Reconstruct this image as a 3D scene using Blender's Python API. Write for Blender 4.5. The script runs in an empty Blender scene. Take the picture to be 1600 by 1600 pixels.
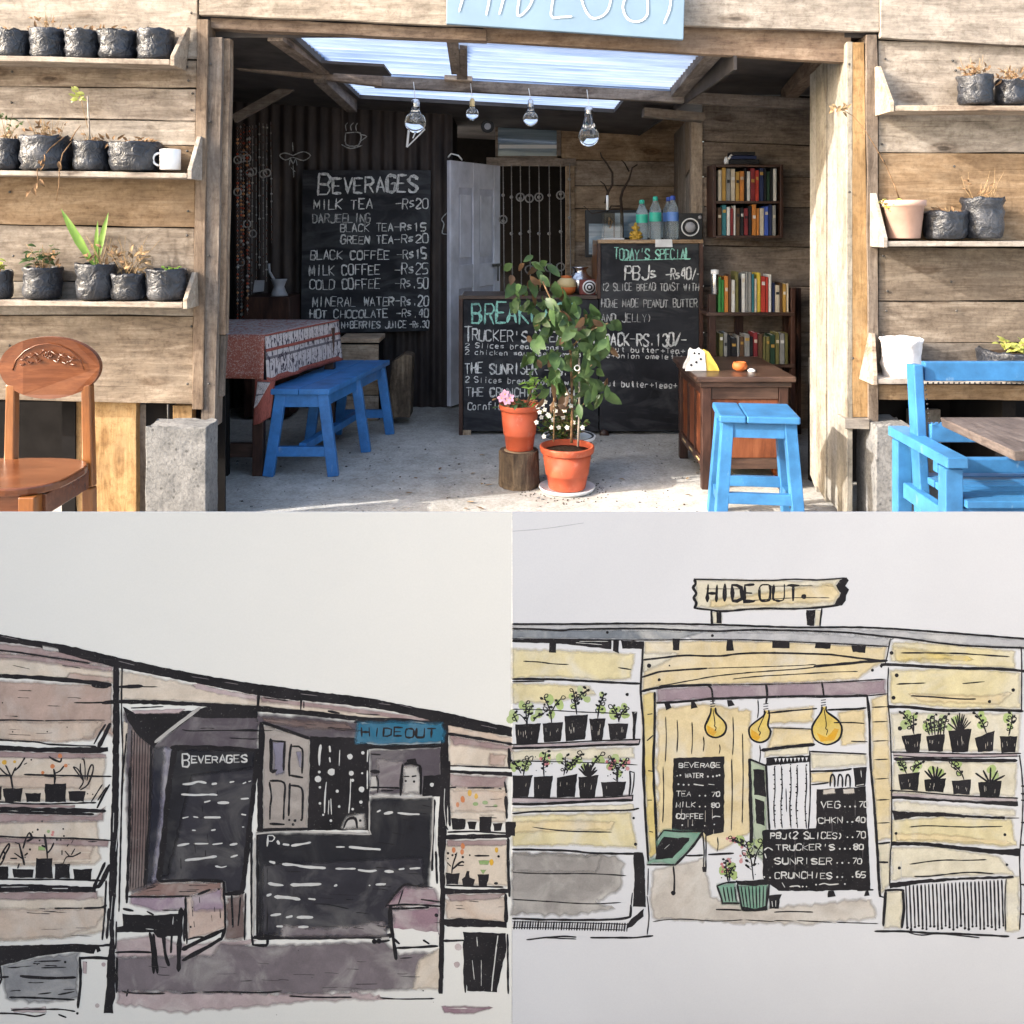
import bpy, bmesh, math, random
from mathutils import Vector, Matrix, noise
from mathutils.geometry import tessellate_polygon

# ---------------------------------------------------------------- camera, sky, sun, exposure
S = bpy.context.scene
COL = S.collection
rnd = random.Random(11)
F = 1400.0            # focal length in units of the 1600-unit frame
HOR = 348.0           # row of the horizon
CZ = 1.30             # eye height
cam_d = bpy.data.cameras.new('camera')
cam = bpy.data.objects.new('camera', cam_d)
COL.objects.link(cam)
cam.location = (0, 0, CZ)
cam.rotation_euler = (math.radians(90), 0, 0)
cam_d.sensor_width = 36
cam_d.lens = 36 * F / 1600
cam_d.shift_y = -(800 - HOR) / 1600
cam_d.clip_start = 0.05
cam_d.clip_end = 2000
S.camera = cam

SUN = Vector((0.36, 0.118, -0.182)).normalized()      # direction the light travels
w = bpy.data.worlds.new('World'); S.world = w; w.use_nodes = True
nt = w.node_tree
sky = nt.nodes.new('ShaderNodeTexSky'); sky.sky_type = 'NISHITA'; sky.sun_disc = False
sky.dust_density = 4.6; sky.ozone_density = 0.4; sky.air_density = 1.0
sky.sun_elevation = math.asin(-SUN.z)
sky.sun_rotation = math.atan2(-SUN.x, -SUN.y)
bg = nt.nodes['Background']; bg.inputs['Strength'].default_value = 0.15
nt.links.new(sky.outputs[0], bg.inputs[0])
sl = bpy.data.lights.new('sun', 'SUN'); sl.energy = 2.0; sl.angle = math.radians(0.5); sl.color = (1, .96, .90)
so = bpy.data.objects.new('sun', sl); COL.objects.link(so)
so.rotation_euler = SUN.to_track_quat('-Z', 'Y').to_euler(); so.location = (-6, -3, 6)
S.view_settings.view_transform = 'Standard'; S.view_settings.look = 'None'
S.view_settings.gamma = 1; S.view_settings.use_curve_mapping = False
S.view_settings.exposure = 2.15
S.render.engine = 'CYCLES'
S.cycles.max_bounces = 8; S.cycles.diffuse_bounces = 5; S.cycles.transparent_max_bounces = 12

# ---------------------------------------------------------------- helpers
def P(x, y, d):
    """point at distance d seen at frame position x, y (1600 units)"""
    return Vector(((x - 800) / F * d, d, CZ - (y - HOR) / F * d))

def lin(c):
    return tuple(((u / 255) / 12.92 if u / 255 <= .04045 else ((u / 255 + .055) / 1.055) ** 2.4) for u in c)

class NT:
    def __init__(s, name, rough=.7, spec=.3):
        s.m = bpy.data.materials.new(name); s.m.use_nodes = True
        s.t = s.m.node_tree; s.b = s.t.nodes['Principled BSDF']
        s.b.inputs['Roughness'].default_value = rough
        s.b.inputs['Specular IOR Level'].default_value = spec
    def n(s, typ, **kw):
        o = s.t.nodes.new(typ)
        for k, v in kw.items():
            if k in o.inputs: o.inputs[k].default_value = v
            else: setattr(o, k, v)
        return o
    def l(s, a, b): s.t.links.new(a, b)
    def coords(s, scale=(1, 1, 1), rand=True):
        tc = s.n('ShaderNodeTexCoord'); out = tc.outputs['Object']
        if rand:
            oi = s.n('ShaderNodeObjectInfo')
            mu = s.n('ShaderNodeMath', operation='MULTIPLY'); mu.inputs[1].default_value = 37
            s.l(oi.outputs['Random'], mu.inputs[0])
            ad = s.n('ShaderNodeVectorMath', operation='ADD')
            s.l(out, ad.inputs[0]); s.l(mu.outputs[0], ad.inputs[1]); out = ad.outputs[0]
        mp = s.n('ShaderNodeMapping'); mp.inputs['Scale'].default_value = scale
        s.l(out, mp.inputs['Vector'])
        return mp.outputs[0]
    def noise(s, vec, scale, detail=5, rough=.6, dist=0):
        o = s.n('ShaderNodeTexNoise'); o.inputs['Scale'].default_value = scale
        o.inputs['Detail'].default_value = detail; o.inputs['Roughness'].default_value = rough
        o.inputs['Distortion'].default_value = dist
        s.l(vec, o.inputs['Vector']); return o.outputs['Fac']
    def ramp(s, fac, stops):
        o = s.n('ShaderNodeValToRGB'); e = o.color_ramp.elements
        while len(e) < len(stops): e.new(.5)
        for el, (p, c) in zip(e, stops):
            el.position = p; el.color = (*c, 1) if len(c) == 3 else c
        s.l(fac, o.inputs[0]); return o.outputs[0]
    def mix(s, fac, a, b, mode='MIX'):
        o = s.n('ShaderNodeMix', data_type='RGBA', blend_type=mode)
        for sock, v in ((o.inputs[0], fac), (o.inputs[6], a), (o.inputs[7], b)):
            if hasattr(v, 'links'): s.l(v, sock)
            else: sock.default_value = v if not isinstance(v, tuple) else (*v[:3], 1)
        return o.outputs[2]
    def bump(s, h, strength=.3, dist=.01):
        o = s.n('ShaderNodeBump'); o.inputs['Strength'].default_value = strength; o.inputs['Distance'].default_value = dist
        s.l(h, o.inputs['Height']); s.l(o.outputs[0], s.b.inputs['Normal'])
    def col(s, c):
        if isinstance(c, tuple): s.b.inputs['Base Color'].default_value = (*c, 1)
        else: s.l(c, s.b.inputs['Base Color'])

def flat(name, c, rough=.6, spec=.4, metal=0, var=.12, scale=12, bump=.0):
    t = NT(name, rough, spec); t.b.inputs['Metallic'].default_value = metal
    v = t.noise(t.coords(), scale, 4)
    d = tuple(x * (1 - var * 2) for x in c); u = tuple(min(1, x * (1 + var)) for x in c)
    t.col(t.ramp(v, [(.3, d), (.7, u)]))
    if bump: t.bump(v, bump)
    return t.m

def wood(name, lo, mid, hi, axis='x', rough=.8, knots=True, g=1.0, hue=.05, val=.35, bump=.5, spec=.2, sat=(.5, 1.02)):
    """planks: grain stretched along one local axis, blotches, knots, a tone of its own for each piece"""
    t = NT(name, rough, spec)
    ax = lambda l, c: {'x': (l, c, c), 'y': (c, l, c), 'z': (c, c, l)}[axis]
    sc = ax(3.2, 30)
    gr = t.noise(t.coords(sc), 1.3 * g, 8, .72, .9)
    bl = t.noise(t.coords(ax(2.0, 5)), 1.7, 5, .65, 1.0)
    m1 = t.n('ShaderNodeMath', operation='MULTIPLY_ADD'); m1.inputs[1].default_value = .52
    t.l(bl, m1.inputs[0])
    m2 = t.n('ShaderNodeMath', operation='MULTIPLY'); m2.inputs[1].default_value = .5; t.l(gr, m2.inputs[0])
    t.l(m2.outputs[0], m1.inputs[2])
    c = t.ramp(m1.outputs[0], [(.36, lo), (.51, mid), (.66, hi)])
    if knots:
        ring = t.n('ShaderNodeTexVoronoi'); ring.inputs['Scale'].default_value = 1
        t.l(t.coords(ax(2.4, 6.5)), ring.inputs['Vector'])
        kc = t.ramp(ring.outputs['Distance'], [(.05, (.20, .16, .13)), (.09, (.75, .68, .62)), (.13, (.55, .48, .42)), (.20, (1, 1, 1))])
        c = t.mix(.8, c, kc, 'MULTIPLY')
        cr = t.noise(t.coords(ax(1.3, 62)), 1.5, 4, .6, .3)                      # drying cracks along the grain
        c = t.mix(.75, c, t.ramp(cr, [(.27, (.30, .25, .21)), (.36, (1, 1, 1))]), 'MULTIPLY')
        sp_ = t.noise(t.coords((1, 1, 1)), 42, 6, .75)                            # speckled weathering
        c = t.mix(.55, c, t.ramp(sp_, [(.36, (.52, .47, .42)), (.50, (1, 1, 1)), (.66, (1.22, 1.2, 1.16))]), 'MULTIPLY')
        stn = t.noise(t.coords((1, 1, 1)), 2.6, 5, .6, 1.4)                       # grey and brown water stains
        c = t.mix(t.ramp(stn, [(.50, (0, 0, 0)), (.66, (.42, .42, .42))]), c, tuple(q * .62 + .02 for q in mid))
    oi = t.n('ShaderNodeObjectInfo')
    hs = t.n('ShaderNodeHueSaturation')
    a = t.n('ShaderNodeMapRange'); a.inputs[3].default_value = 1 - val; a.inputs[4].default_value = 1 + val * .7
    t.l(oi.outputs['Random'], a.inputs[0]); t.l(a.outputs[0], hs.inputs['Value'])
    b = t.n('ShaderNodeMath', operation='MULTIPLY'); b.inputs[1].default_value = 7.13; t.l(oi.outputs['Random'], b.inputs[0])
    f = t.n('ShaderNodeMath', operation='FRACT'); t.l(b.outputs[0], f.inputs[0])
    r2 = t.n('ShaderNodeMapRange'); r2.inputs[3].default_value = sat[0] if knots else .97; r2.inputs[4].default_value = sat[1] if knots else 1.05
    t.l(f.outputs[0], r2.inputs[0]); t.l(r2.outputs[0], hs.inputs['Saturation'])
    t.l(c, hs.inputs['Color']); t.col(hs.outputs[0])
    t.bump(gr, bump, .006)
    return t.m

def tagit(o, label=None, cat=None, group=None, kind=None):
    if label: o['label'] = label
    if cat: o['category'] = cat
    if group: o['group'] = group
    if kind: o['kind'] = kind
    return o

def thing(name, label, cat, loc=(0, 0, 0), group=None):
    o = bpy.data.objects.new(name, None); COL.objects.link(o); o.location = loc
    o.empty_display_size = .05
    return tagit(o, label, cat, group)

def wloc(o):
    v = Vector((0, 0, 0))
    while o: v += o.location; o = o.parent
    return v

class MB:
    """collects shapes in world coordinates, links them as one mesh"""
    def __init__(s): s.v = []; s.f = []; s.mi = []; s.sm = []; s.mats = []; s.al = []
    def m(s, mat):
        if mat not in s.mats: s.mats.append(mat)
        return s.mats.index(mat)
    def add(s, vs, fs, mat, smooth=False, al=None):
        s.al += al if al else [1.0] * len(vs); o = len(s.v); s.v += [tuple(p) for p in vs]; k = s.m(mat)
        for f in fs: s.f.append([i + o for i in f]); s.mi.append(k); s.sm.append(smooth)
    def box(s, x0, x1, y0, y1, z0, z1, mat):
        vs = [(x, y, z) for x in (x0, x1) for y in (y0, y1) for z in (z0, z1)]
        s.add(vs, [(0, 1, 3, 2), (4, 6, 7, 5), (0, 4, 5, 1), (2, 3, 7, 6), (0, 2, 6, 4), (1, 5, 7, 3)], mat)
    def hexa(s, a, b, mat):
        """solid between quad a and quad b (four points each)"""
        s.add(list(a) + list(b), [(3, 2, 1, 0), (4, 5, 6, 7), (0, 1, 5, 4), (1, 2, 6, 5), (2, 3, 7, 6), (3, 0, 4, 7)], mat)
    def beam(s, p0, p1, w, t, mat, up=(0, 0, 1), w1=None, t1=None):
        p0 = Vector(p0); p1 = Vector(p1); d = (p1 - p0).normalized(); up = Vector(up)
        if abs(d.dot(up)) > .95: up = Vector((0, 1, 0))
        a = d.cross(up).normalized(); b = a.cross(d)
        w1 = w if w1 is None else w1; t1 = t if t1 is None else t1
        q = lambda p, w, t: [p - a * w / 2 - b * t / 2, p + a * w / 2 - b * t / 2, p + a * w / 2 + b * t / 2, p - a * w / 2 + b * t / 2]
        s.hexa(q(p0, w, t), q(p1, w1, t1), mat)
    def tube(s, pts, r, mat, n=6, r1=None, cap=True):
        pts = [Vector(p) for p in pts]; L = len(pts); rings = []; last = None
        for i, p in enumerate(pts):
            d = (pts[min(i + 1, L - 1)] - pts[max(i - 1, 0)]).normalized()
            u = last if last is not None else (Vector((0, 0, 1)) if abs(d.z) < .9 else Vector((1, 0, 0)))
            a = d.cross(u).normalized() if d.cross(u).length > 1e-6 else Vector((1, 0, 0)); b = a.cross(d).normalized(); last = b
            rr = r + ((r1 if r1 is not None else r) - r) * i / max(1, L - 1)
            rings.append([p + (a * math.cos(k * 2 * math.pi / n) + b * math.sin(k * 2 * math.pi / n)) * rr for k in range(n)])
        vs = [q for g in rings for q in g]; fs = []
        for i in range(L - 1):
            for k in range(n): fs.append((i * n + k, i * n + (k + 1) % n, (i + 1) * n + (k + 1) % n, (i + 1) * n + k))
        if cap: fs.append(tuple(range(n - 1, -1, -1))); fs.append(tuple((L - 1) * n + k for k in range(n)))
        s.add(vs, fs, mat, True)
    def lathe(s, prof, c, mat, n=20, jit=0, axis='z', smooth=True, sx=1, sy=1):
        """prof: (radius, height) from bottom to top"""
        c = Vector(c); vs = []; fs = []; L = len(prof)
        for i, (r, h) in enumerate(prof):
            for k in range(n):
                a = k * 2 * math.pi / n; rr = r
                if jit and r > 1e-4: rr = r * (1 + jit * noise.noise(Vector((math.cos(a) * 3 + c.x * 9, math.sin(a) * 3 + c.z * 9, h * 45))))
                q = Vector((math.cos(a) * rr * sx, math.sin(a) * rr * sy, h))
                if axis == 'y': q = Vector((q.x, -q.z, q.y))
                if axis == 'x': q = Vector((q.z, q.y, q.x))
                vs.append(c + q)
        for i in range(L - 1):
            for k in range(n): fs.append((i * n + k, i * n + (k + 1) % n, (i + 1) * n + (k + 1) % n, (i + 1) * n + k))
        if prof[0][0] > 1e-4: fs.append(tuple(range(n - 1, -1, -1)))
        if prof[-1][0] > 1e-4: fs.append(tuple((L - 1) * n + k for k in range(n)))
        s.add(vs, fs, mat, smooth)
    def ball(s, c, r, mat, n=10, sz=1, sx=1, sy=1):
        s.lathe([(max(1e-5, math.sin(math.pi * i / 7) * r), -math.cos(math.pi * i / 7) * r * sz) for i in range(8)], c, mat, n, sx=sx, sy=sy)
    def leaf(s, p, d, nrm, L, W, mat, fold=.25, droop=.3):
        """a leaf: midrib and two folded halves, bent along its length"""
        p = Vector(p); d = Vector(d).normalized(); nrm = Vector(nrm); a = d.cross(nrm)
        a = a.normalized() if a.length > 1e-4 else Vector((1, 0, 0)); u = a.cross(d).normalized()
        prof = [(0, .08), (.2, .7), (.45, 1), (.7, .8), (.88, .4), (1, .02)]; vs = []
        for t, wd in prof:
            c = p + d * L * t - u * (droop * L * t * t)
            h = wd * W / 2
            vs += [c - a * h + u * h * fold, c, c + a * h + u * h * fold]
        fs = []
        for i in range(len(prof) - 1):
            k = i * 3; fs += [(k, k + 1, k + 4, k + 3), (k + 1, k + 2, k + 5, k + 4)]
        s.add(vs, fs, mat, True)
    def build(s, name, parent=None, bevel=0, kind=None, origin=None, sub=0):
        base = wloc(parent) if parent else Vector(origin or (0, 0, 0))
        me = bpy.data.meshes.new(name)
        me.from_pydata([(x - base.x, y - base.y, z - base.z) for x, y, z in s.v], [], s.f)
        for m in s.mats: me.materials.append(m)
        me.polygons.foreach_set('material_index', s.mi); me.polygons.foreach_set('use_smooth', s.sm)
        me.update()
        o = bpy.data.objects.new(name, me); COL.objects.link(o)
        if min(s.al, default=1) < 1 or getattr(s, 'pig', False):
            at_ = me.attributes.new('pigment', 'FLOAT', 'POINT'); at_.data.foreach_set('value', s.al)
        if parent: o.parent = parent
        else: o.location = base
        if bevel:
            b = o.modifiers.new('b', 'BEVEL'); b.width = bevel; b.segments = 2; b.limit_method = 'ANGLE'; b.angle_limit = .6
        if kind: o['kind'] = kind
        return o

def plank(name, parent, A, B, C, D, th, mat, n=12, jit=.004, back=None):
    """board with front corners A (start, low) B (end, low) C (end, high) D (start, high); rough edges"""
    A, B, C, D = map(Vector, (A, B, C, D))
    nr = (B - A).cross(D - A).normalized()        # towards the viewer when A->B runs right
    back = Vector(back) if back else -nr * th
    sd = rnd.random() * 90; vs = []
    for i in range(n + 1):
        t = i / n; lo = A.lerp(B, t); hi = D.lerp(C, t); up = (hi - lo).normalized()
        e1 = noise.noise(Vector((t * (B - A).length * 4, sd, 0))) * jit; e2 = noise.noise(Vector((t * (B - A).length * 4, sd, 7))) * jit
        q = noise.noise(Vector((t * 2, sd, 3))) * jit * .5
        lo = lo + up * e1 + nr * q; hi = hi + up * e2 + nr * q
        vs += [lo, hi, hi + back, lo + back]
    fs = []
    for i in range(n):
        k = i * 4
        for a, b in ((0, 1), (1, 2), (2, 3), (3, 0)): fs.append((k + b, k + a, k + 4 + a, k + 4 + b))
    fs += [(0, 1, 2, 3), (n * 4 + 3, n * 4 + 2, n * 4 + 1, n * 4)]
    m = MB(); m.add(vs, fs, mat)
    return m.build(name, parent, bevel=.0025)

# ---------------------------------------------------------------- handwriting and drawing on flat surfaces
FONT = {}
for row in """A:00 26 40;12 32|B:00 06;06 36 45 44 33 03;33 42 41 30 00|C:45 36 16 05 01 10 30 41|D:00 06 26 45 41 20 00|E:46 06 00 40;03 33|F:46 06 00;03 33|G:45 36 16 05 01 10 30 41 43 23|H:00 06;40 46;03 43|I:20 26|J:46 41 30 10 01|K:00 06;46 03 40|L:06 00 40|M:00 06 21 46 40|N:00 06 40 46|O:16 05 01 10 30 41 45 36 16|P:00 06 36 45 44 33 03|R:00 06 36 45 44 33 03;23 40|S:45 36 16 05 04 42 41 30 10 01|T:06 46;26 20|U:06 01 10 30 41 46|V:06 20 46|W:06 10 25 30 46|X:00 46;06 40|Y:06 23 46;23 20|Z:06 46 00 40|0:16 05 01 10 30 41 45 36 16|1:15 26 20|2:05 16 36 45 44 00 40|3:05 16 36 45 44 33 42 41 30 10 01|4:30 36 02 42|5:46 06 03 33 42 41 30 00|6:36 05 01 10 30 41 42 33 03|7:06 46 10|8:16 05 04 42 41 30 10 01 02 44 45 36 16|9:44 33 13 04 05 16 36 45 44 30|-:03 43|+:03 43;21 25|/:00 46|(:36 24 22 30|):16 24 22 10|.:20 21|':26 24|a:34 14 03 01 10 31;34 31 40|b:06 00 20 31 33 24 04|c:34 14 03 01 10 30|d:36 30 10 01 03 14 33|e:02 32 33 24 14 03 01 10 30|f:36 26 15 10;04 34|g:34 14 03 02 11 31;34 31 20 00|h:06 00;03 14 24 33 30|i:24 20;25 26|j:24 21 10 00|k:06 00;34 02 30|l:26 20|m:00 04;03 14 23 20;23 34 43 40|n:00 04;03 14 24 33 30|o:14 03 01 10 20 31 33 24 14|p:04 00;04 24 33 32 21 01|r:00 04;03 14 34|s:34 14 03 32 21 01|t:26 21 30;14 34|u:04 01 10 20 31;34 30|w:04 10 23 30 44|x:04 30;00 34|y:04 22;44 10""".split('|'):
    k, v = row[0], row[2:]
    FONT[k] = [[(int(p[0]), int(p[1])) for p in st.split()] for st in v.split(';')]

class Ink:
    """flat marks on an upright surface at distance d; coordinates in frame units"""
    cnt = 0
    def __init__(s, d): s.d = d; s.mb = MB(); s.mb.pig = True
    def pt(s, x, y, lift): return P(x, y, s.d) + Vector((0, -lift, 0))
    def lift(s, lvl):
        Ink.cnt += 1
        return .00004 + lvl * .00005 + (Ink.cnt % 13) * .000004
    def stroke(s, pts, w, mat, lvl=5, smooth=True, jit=.18, taper=.7, wob=.35):
        pts = [Vector((*p, 0)) for p in pts]
        if len(pts) == 1: return s.dot(pts[0].x, pts[0].y, w / 2, mat, lvl)
        q = []
        step = 5.0 if w > 1.2 else 3.0
        for i in range(len(pts) - 1):
            a, b = pts[i], pts[i + 1]; p0 = pts[i - 1] if i else a; p3 = pts[i + 2] if i + 2 < len(pts) else b
            n = max(1, int((b - a).length / step)); n = max(n, 3 if (smooth and len(pts) > 2) else 1)
            for k in range(n):
                t = k / n
                if smooth and len(pts) > 2:
                    c = .5 * ((2 * a) + (b - p0) * t + (2 * p0 - 5 * a + 4 * b - p3) * t * t + (3 * a - p0 - 3 * b + p3) * t ** 3)
                else: c = a.lerp(b, t)
                q.append(c)
        q.append(pts[-1]); L = len(q); sd = rnd.random() * 99; h = s.lift(lvl); vs = []
        for i, c in enumerate(q):
            d = (q[min(i + 1, L - 1)] - q[max(i - 1, 0)])
            d = d.normalized() if d.length > 1e-6 else Vector((1, 0, 0)); nn = Vector((-d.y, d.x, 0))
            ww = w * (1 + jit * 2 * noise.noise(Vector((i * .45, sd, 0))))
            if i == 0 or i == L - 1: ww *= taper
            o = nn * (wob * noise.noise(Vector((i * .3, sd, 5))) * min(w, 4) * .4)
            vs += [s.pt(c.x + o.x + nn.x * ww / 2, c.y + o.y + nn.y * ww / 2, h), s.pt(c.x + o.x - nn.x * ww / 2, c.y + o.y - nn.y * ww / 2, h)]
        d0 = (q[1] - q[0]).normalized(); d1 = (q[-1] - q[-2]).normalized()
        e0 = q[0] - d0 * w * .4; e1 = q[-1] + d1 * w * .4
        vs += [s.pt(e0.x, e0.y, h), s.pt(e1.x, e1.y, h)]
        fs = [(2 * i, 2 * i + 2, 2 * i + 3, 2 * i + 1) for i in range(L - 1)] + [(2 * L, 0, 1), (2 * L + 1, 2 * L - 1, 2 * L - 2)]
        s.mb.add(vs, fs, mat); return s
    def poly(s, pts, mat, lvl=1, rough=.5, step=7, soft=0):
        q = []
        for i in range(len(pts)):
            a = Vector((*pts[i], 0)); b = Vector((*pts[(i + 1) % len(pts)], 0)); n = max(1, int((b - a).length / step))
            for k in range(n): q.append(a.lerp(b, k / n))
        sd = rnd.random() * 99
        q = [c + Vector((noise.noise(Vector((c.x * .13, c.y * .13, sd))), noise.noise(Vector((c.x * .13, c.y * .13, sd + 9))), 0)) * rough * 2 for c in q]
        h = s.lift(lvl); n = len(q)
        if soft:
            ar = sum(q[i].x * q[(i + 1) % n].y - q[(i + 1) % n].x * q[i].y for i in range(n)); sg_ = 1 if ar > 0 else -1
            inn = []
            for i in range(n):
                d = q[(i + 1) % n] - q[i - 1]; d = d.normalized() if d.length > 1e-6 else Vector((1, 0, 0)); inn.append(q[i] + Vector((-d.y, d.x, 0)) * sg_ * soft)
                q[i] = q[i] - Vector((-d.y, d.x, 0)) * sg_ * soft * .7
            s.mb.add([s.pt(c.x, c.y, h) for c in q + inn], [(i, (i + 1) % n, (i + 1) % n + n, i + n) for i in range(n)] + [tuple(k + n for k in f) for f in tessellate_polygon([inn])], mat, al=[0.0] * n + [1.0] * n); return s
        s.mb.add([s.pt(c.x, c.y, h) for c in q], tessellate_polygon([q]), mat); return s
    def dot(s, x, y, r, mat, lvl=5, sy=1.0, n=9):
        h = s.lift(lvl); sd = rnd.random() * 9
        s.mb.add([s.pt(x + math.cos(k * 6.283 / n) * r * (1 + .25 * noise.noise(Vector((k, sd, 0)))), y + math.sin(k * 6.283 / n) * r * sy * (1 + .25 * noise.noise(Vector((k, sd, 4)))), h) for k in range(n)], [tuple(range(n))], mat); return s
    def text(s, t, x0, x1, y1, h, wd, mat, lvl=5, slope=0.0, jit=.10, y2=None):
        wd = wd * (1.18 if s.d > 2 else 1)
        """write t between x0 and x1 on baseline y1, cap height h"""
        n = len(t); adv = (x1 - x0) / max(1, n)
        for i, ch in enumerate(t):
            if ch == ' ' or ch not in FONT: continue
            cw = adv * .74; ox = x0 + i * adv + rnd.uniform(-.05, .05) * adv
            oy = y1 + slope * (ox - x0) + rnd.uniform(-jit, jit) * h * .5
            hh = h * (1 + rnd.uniform(-jit, jit)); sk = rnd.uniform(-.06, .14)
            for st in FONT[ch]:
                pp = [(ox + (px / 4 + rnd.uniform(-.03, .03)) * cw + sk * py / 6 * cw, oy - (py / 6 + rnd.uniform(-.02, .02)) * hh) for px, py in st]
                s.stroke(pp, wd * rnd.uniform(.8, 1.2), mat, lvl, smooth=len(pp) > 3 and ch not in 'DBPREFLMNWKZH', jit=.45, taper=.6, wob=.3)
        return s
    def build(s, name, parent): return s.mb.build(name, parent)

# ---------------------------------------------------------------- materials
M = {}
M['plank'] = wood('weathered_plank', (.095, .066, .043), (.225, .168, .116), (.385, .308, .226), 'x', sat=(.6, 1.0))
M['plank_warm'] = wood('warm_plank', (.135, .08, .038), (.285, .185, .10), (.425, .305, .187), 'x', val=.2, sat=(.9, 1.2))
M['plank_pale'] = wood('pale_plank', (.14, .108, .079), (.285, .23, .172), (.425, .365, .29), 'x', val=.18, sat=(.55, .9))
M['post'] = wood('post_wood', (.075, .05, .034), (.18, .13, .092), (.31, .24, .175), 'z', val=.25)
M['post_warm'] = wood('post_warm', (.18, .103, .04), (.345, .217, .102), (.45, .315, .168), 'z', val=.15, sat=(.95, 1.15))
M['gate'] = wood('gate_plank', (.15, .125, .094), (.28, .25, .197), (.38, .345, .28), 'z', val=.15)
M['beam'] = wood('roof_beam', (.09, .06, .045), (.22, .155, .11), (.36, .275, .205), 'x', val=.2)
M['beam_y'] = wood('rafter', (.07, .05, .036), (.16, .115, .085), (.27, .205, .155), 'y', val=.2)
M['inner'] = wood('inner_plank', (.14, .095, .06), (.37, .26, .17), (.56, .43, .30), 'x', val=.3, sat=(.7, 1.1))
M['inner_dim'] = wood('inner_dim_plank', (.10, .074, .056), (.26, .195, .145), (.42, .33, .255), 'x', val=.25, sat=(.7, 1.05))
M['inner_z'] = wood('inner_upright', (.13, .09, .06), (.32, .24, .165), (.48, .38, .27), 'z', val=.2)
M['shelfw'] = wood('shelf_wood', (.17, .12, .085), (.32, .26, .20), (.44, .385, .31), 'x', val=.12)
M['darkwood'] = wood('dark_wood', (.016, .008, .006), (.045, .02, .014), (.085, .042, .03), 'z', rough=.45, knots=False, val=.1, spec=.4, bump=.1)
M['darkwood_x'] = wood('dark_wood_x', (.022, .013, .010), (.06, .034, .025), (.115, .068, .05), 'x', rough=.35, knots=False, val=.1, spec=.5, bump=.1)
M['redwood'] = wood('red_panel', (.085, .025, .011), (.16, .05, .022), (.24, .085, .04), 'z', rough=.45, knots=False, val=.1, bump=.1, spec=.4)
M['chairw'] = wood('varnished_teak', (.075, .022, .009), (.130, .043, .017), (.20, .074, .032), 'x', rough=.25, knots=False, val=.05, bump=.08, spec=.5)
M['chairz'] = wood('varnished_leg', (.115, .040, .012), (.215, .078, .022), (.30, .12, .038), 'z', rough=.28, knots=False, val=.08, bump=.08, spec=.5)
M['tabletop'] = wood('rough_tabletop', (.035, .02, .015), (.10, .062, .045), (.19, .13, .10), 'y', rough=.5, val=.1)
M['stump'] = wood('stump_bark', (.03, .02, .013), (.10, .07, .045), (.26, .19, .12), 'z', val=.1, bump=1, g=.7)
M['stump_top'] = flat('stump_top', (.30, .22, .14), .9)

t = NT('concrete_floor', .9, .15)
v = t.coords((1, 1, 1), False); n1 = t.noise(v, 1.3, 6, .6); n2 = t.noise(v, 60, 4, .7); n3 = t.noise(v, 11, 5, .65)
c = t.ramp(n1, [(.32, (.37, .36, .335)), (.66, (.60, .58, .545))])
c = t.mix(.55, c, t.ramp(n3, [(.34, (.62, .60, .56)), (.62, (1.05, 1.05, 1.05))]), 'MULTIPLY')
c = t.mix(.6, c, t.ramp(n2, [(.32, (.5, .49, .47)), (.6, (1.08, 1.08, 1.08))]), 'MULTIPLY')
n4 = t.noise(v, 2.7, 7, .7, 2.0); c = t.mix(.5, c, t.ramp(n4, [(.485, (1, 1, 1)), (.50, (.55, .53, .5)), (.515, (1, 1, 1))]), 'MULTIPLY')
n5 = t.noise(v, .9, 4, .55); c = t.mix(t.ramp(n5, [(.52, (0, 0, 0)), (.7, (.5, .5, .5))]), c, (.27, .235, .19))
t.col(c); t.bump(n2, .5, .006); M['floor'] = t.m
t = NT('raw_concrete', .95, .1); v = t.coords((1, 1, 1)); n1 = t.noise(v, 7, 6, .65); n2 = t.noise(v, 70, 4, .7)
c = t.ramp(n1, [(.3, (.12, .12, .12)), (.7, (.25, .247, .243))]); c = t.mix(.5, c, t.ramp(n2, [(.36, (.42, .42, .42)), (.55, (1.1, 1.1, 1.1))]), 'MULTIPLY')
pit = t.n('ShaderNodeTexVoronoi'); pit.inputs['Scale'].default_value = 26; t.l(v, pit.inputs['Vector']); c = t.mix(.7, c, t.ramp(pit.outputs['Distance'], [(.10, (.35, .35, .35)), (.20, (1, 1, 1))]), 'MULTIPLY')
t.col(c); t.bump(n2, .5, .006); M['plinth'] = t.m
t = NT('dark_tin', .6, .3); v = t.coords((3, 3, .7)); n1 = t.noise(v, 3, 6, .65)
t.col(t.ramp(n1, [(.35, (.020, .016, .016)), (.60, (.052, .040, .036)), (.78, (.11, .08, .065))])); M['tin'] = t.m
M['roof'] = flat('roof_underside', (.07, .062, .06), .8, var=.3, scale=4)
M['dark'] = flat('near_black', (.014, .013, .013), .95, .05)  # near-black tone, also painted as the unlit void under the walls
t = NT('translucent_sheet', .45, .3)
tr = t.n('ShaderNodeBsdfTranslucent'); v = t.coords((.8, 9, 1), False)
t.l(t.ramp(t.noise(v, 2, 4), [(.3, (.17, .25, .40)), (.66, (.47, .56, .70))]), tr.inputs[0])
t.b.inputs['Base Color'].default_value = (.75, .82, .9, 1)
mx = t.n('ShaderNodeMixShader'); mx.inputs[0].default_value = .82
t.l(t.b.outputs[0], mx.inputs[1]); t.l(tr.outputs[0], mx.inputs[2]); t.l(mx.outputs[0], t.t.nodes['Material Output'].inputs[0]); M['skylight'] = t.m
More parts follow.
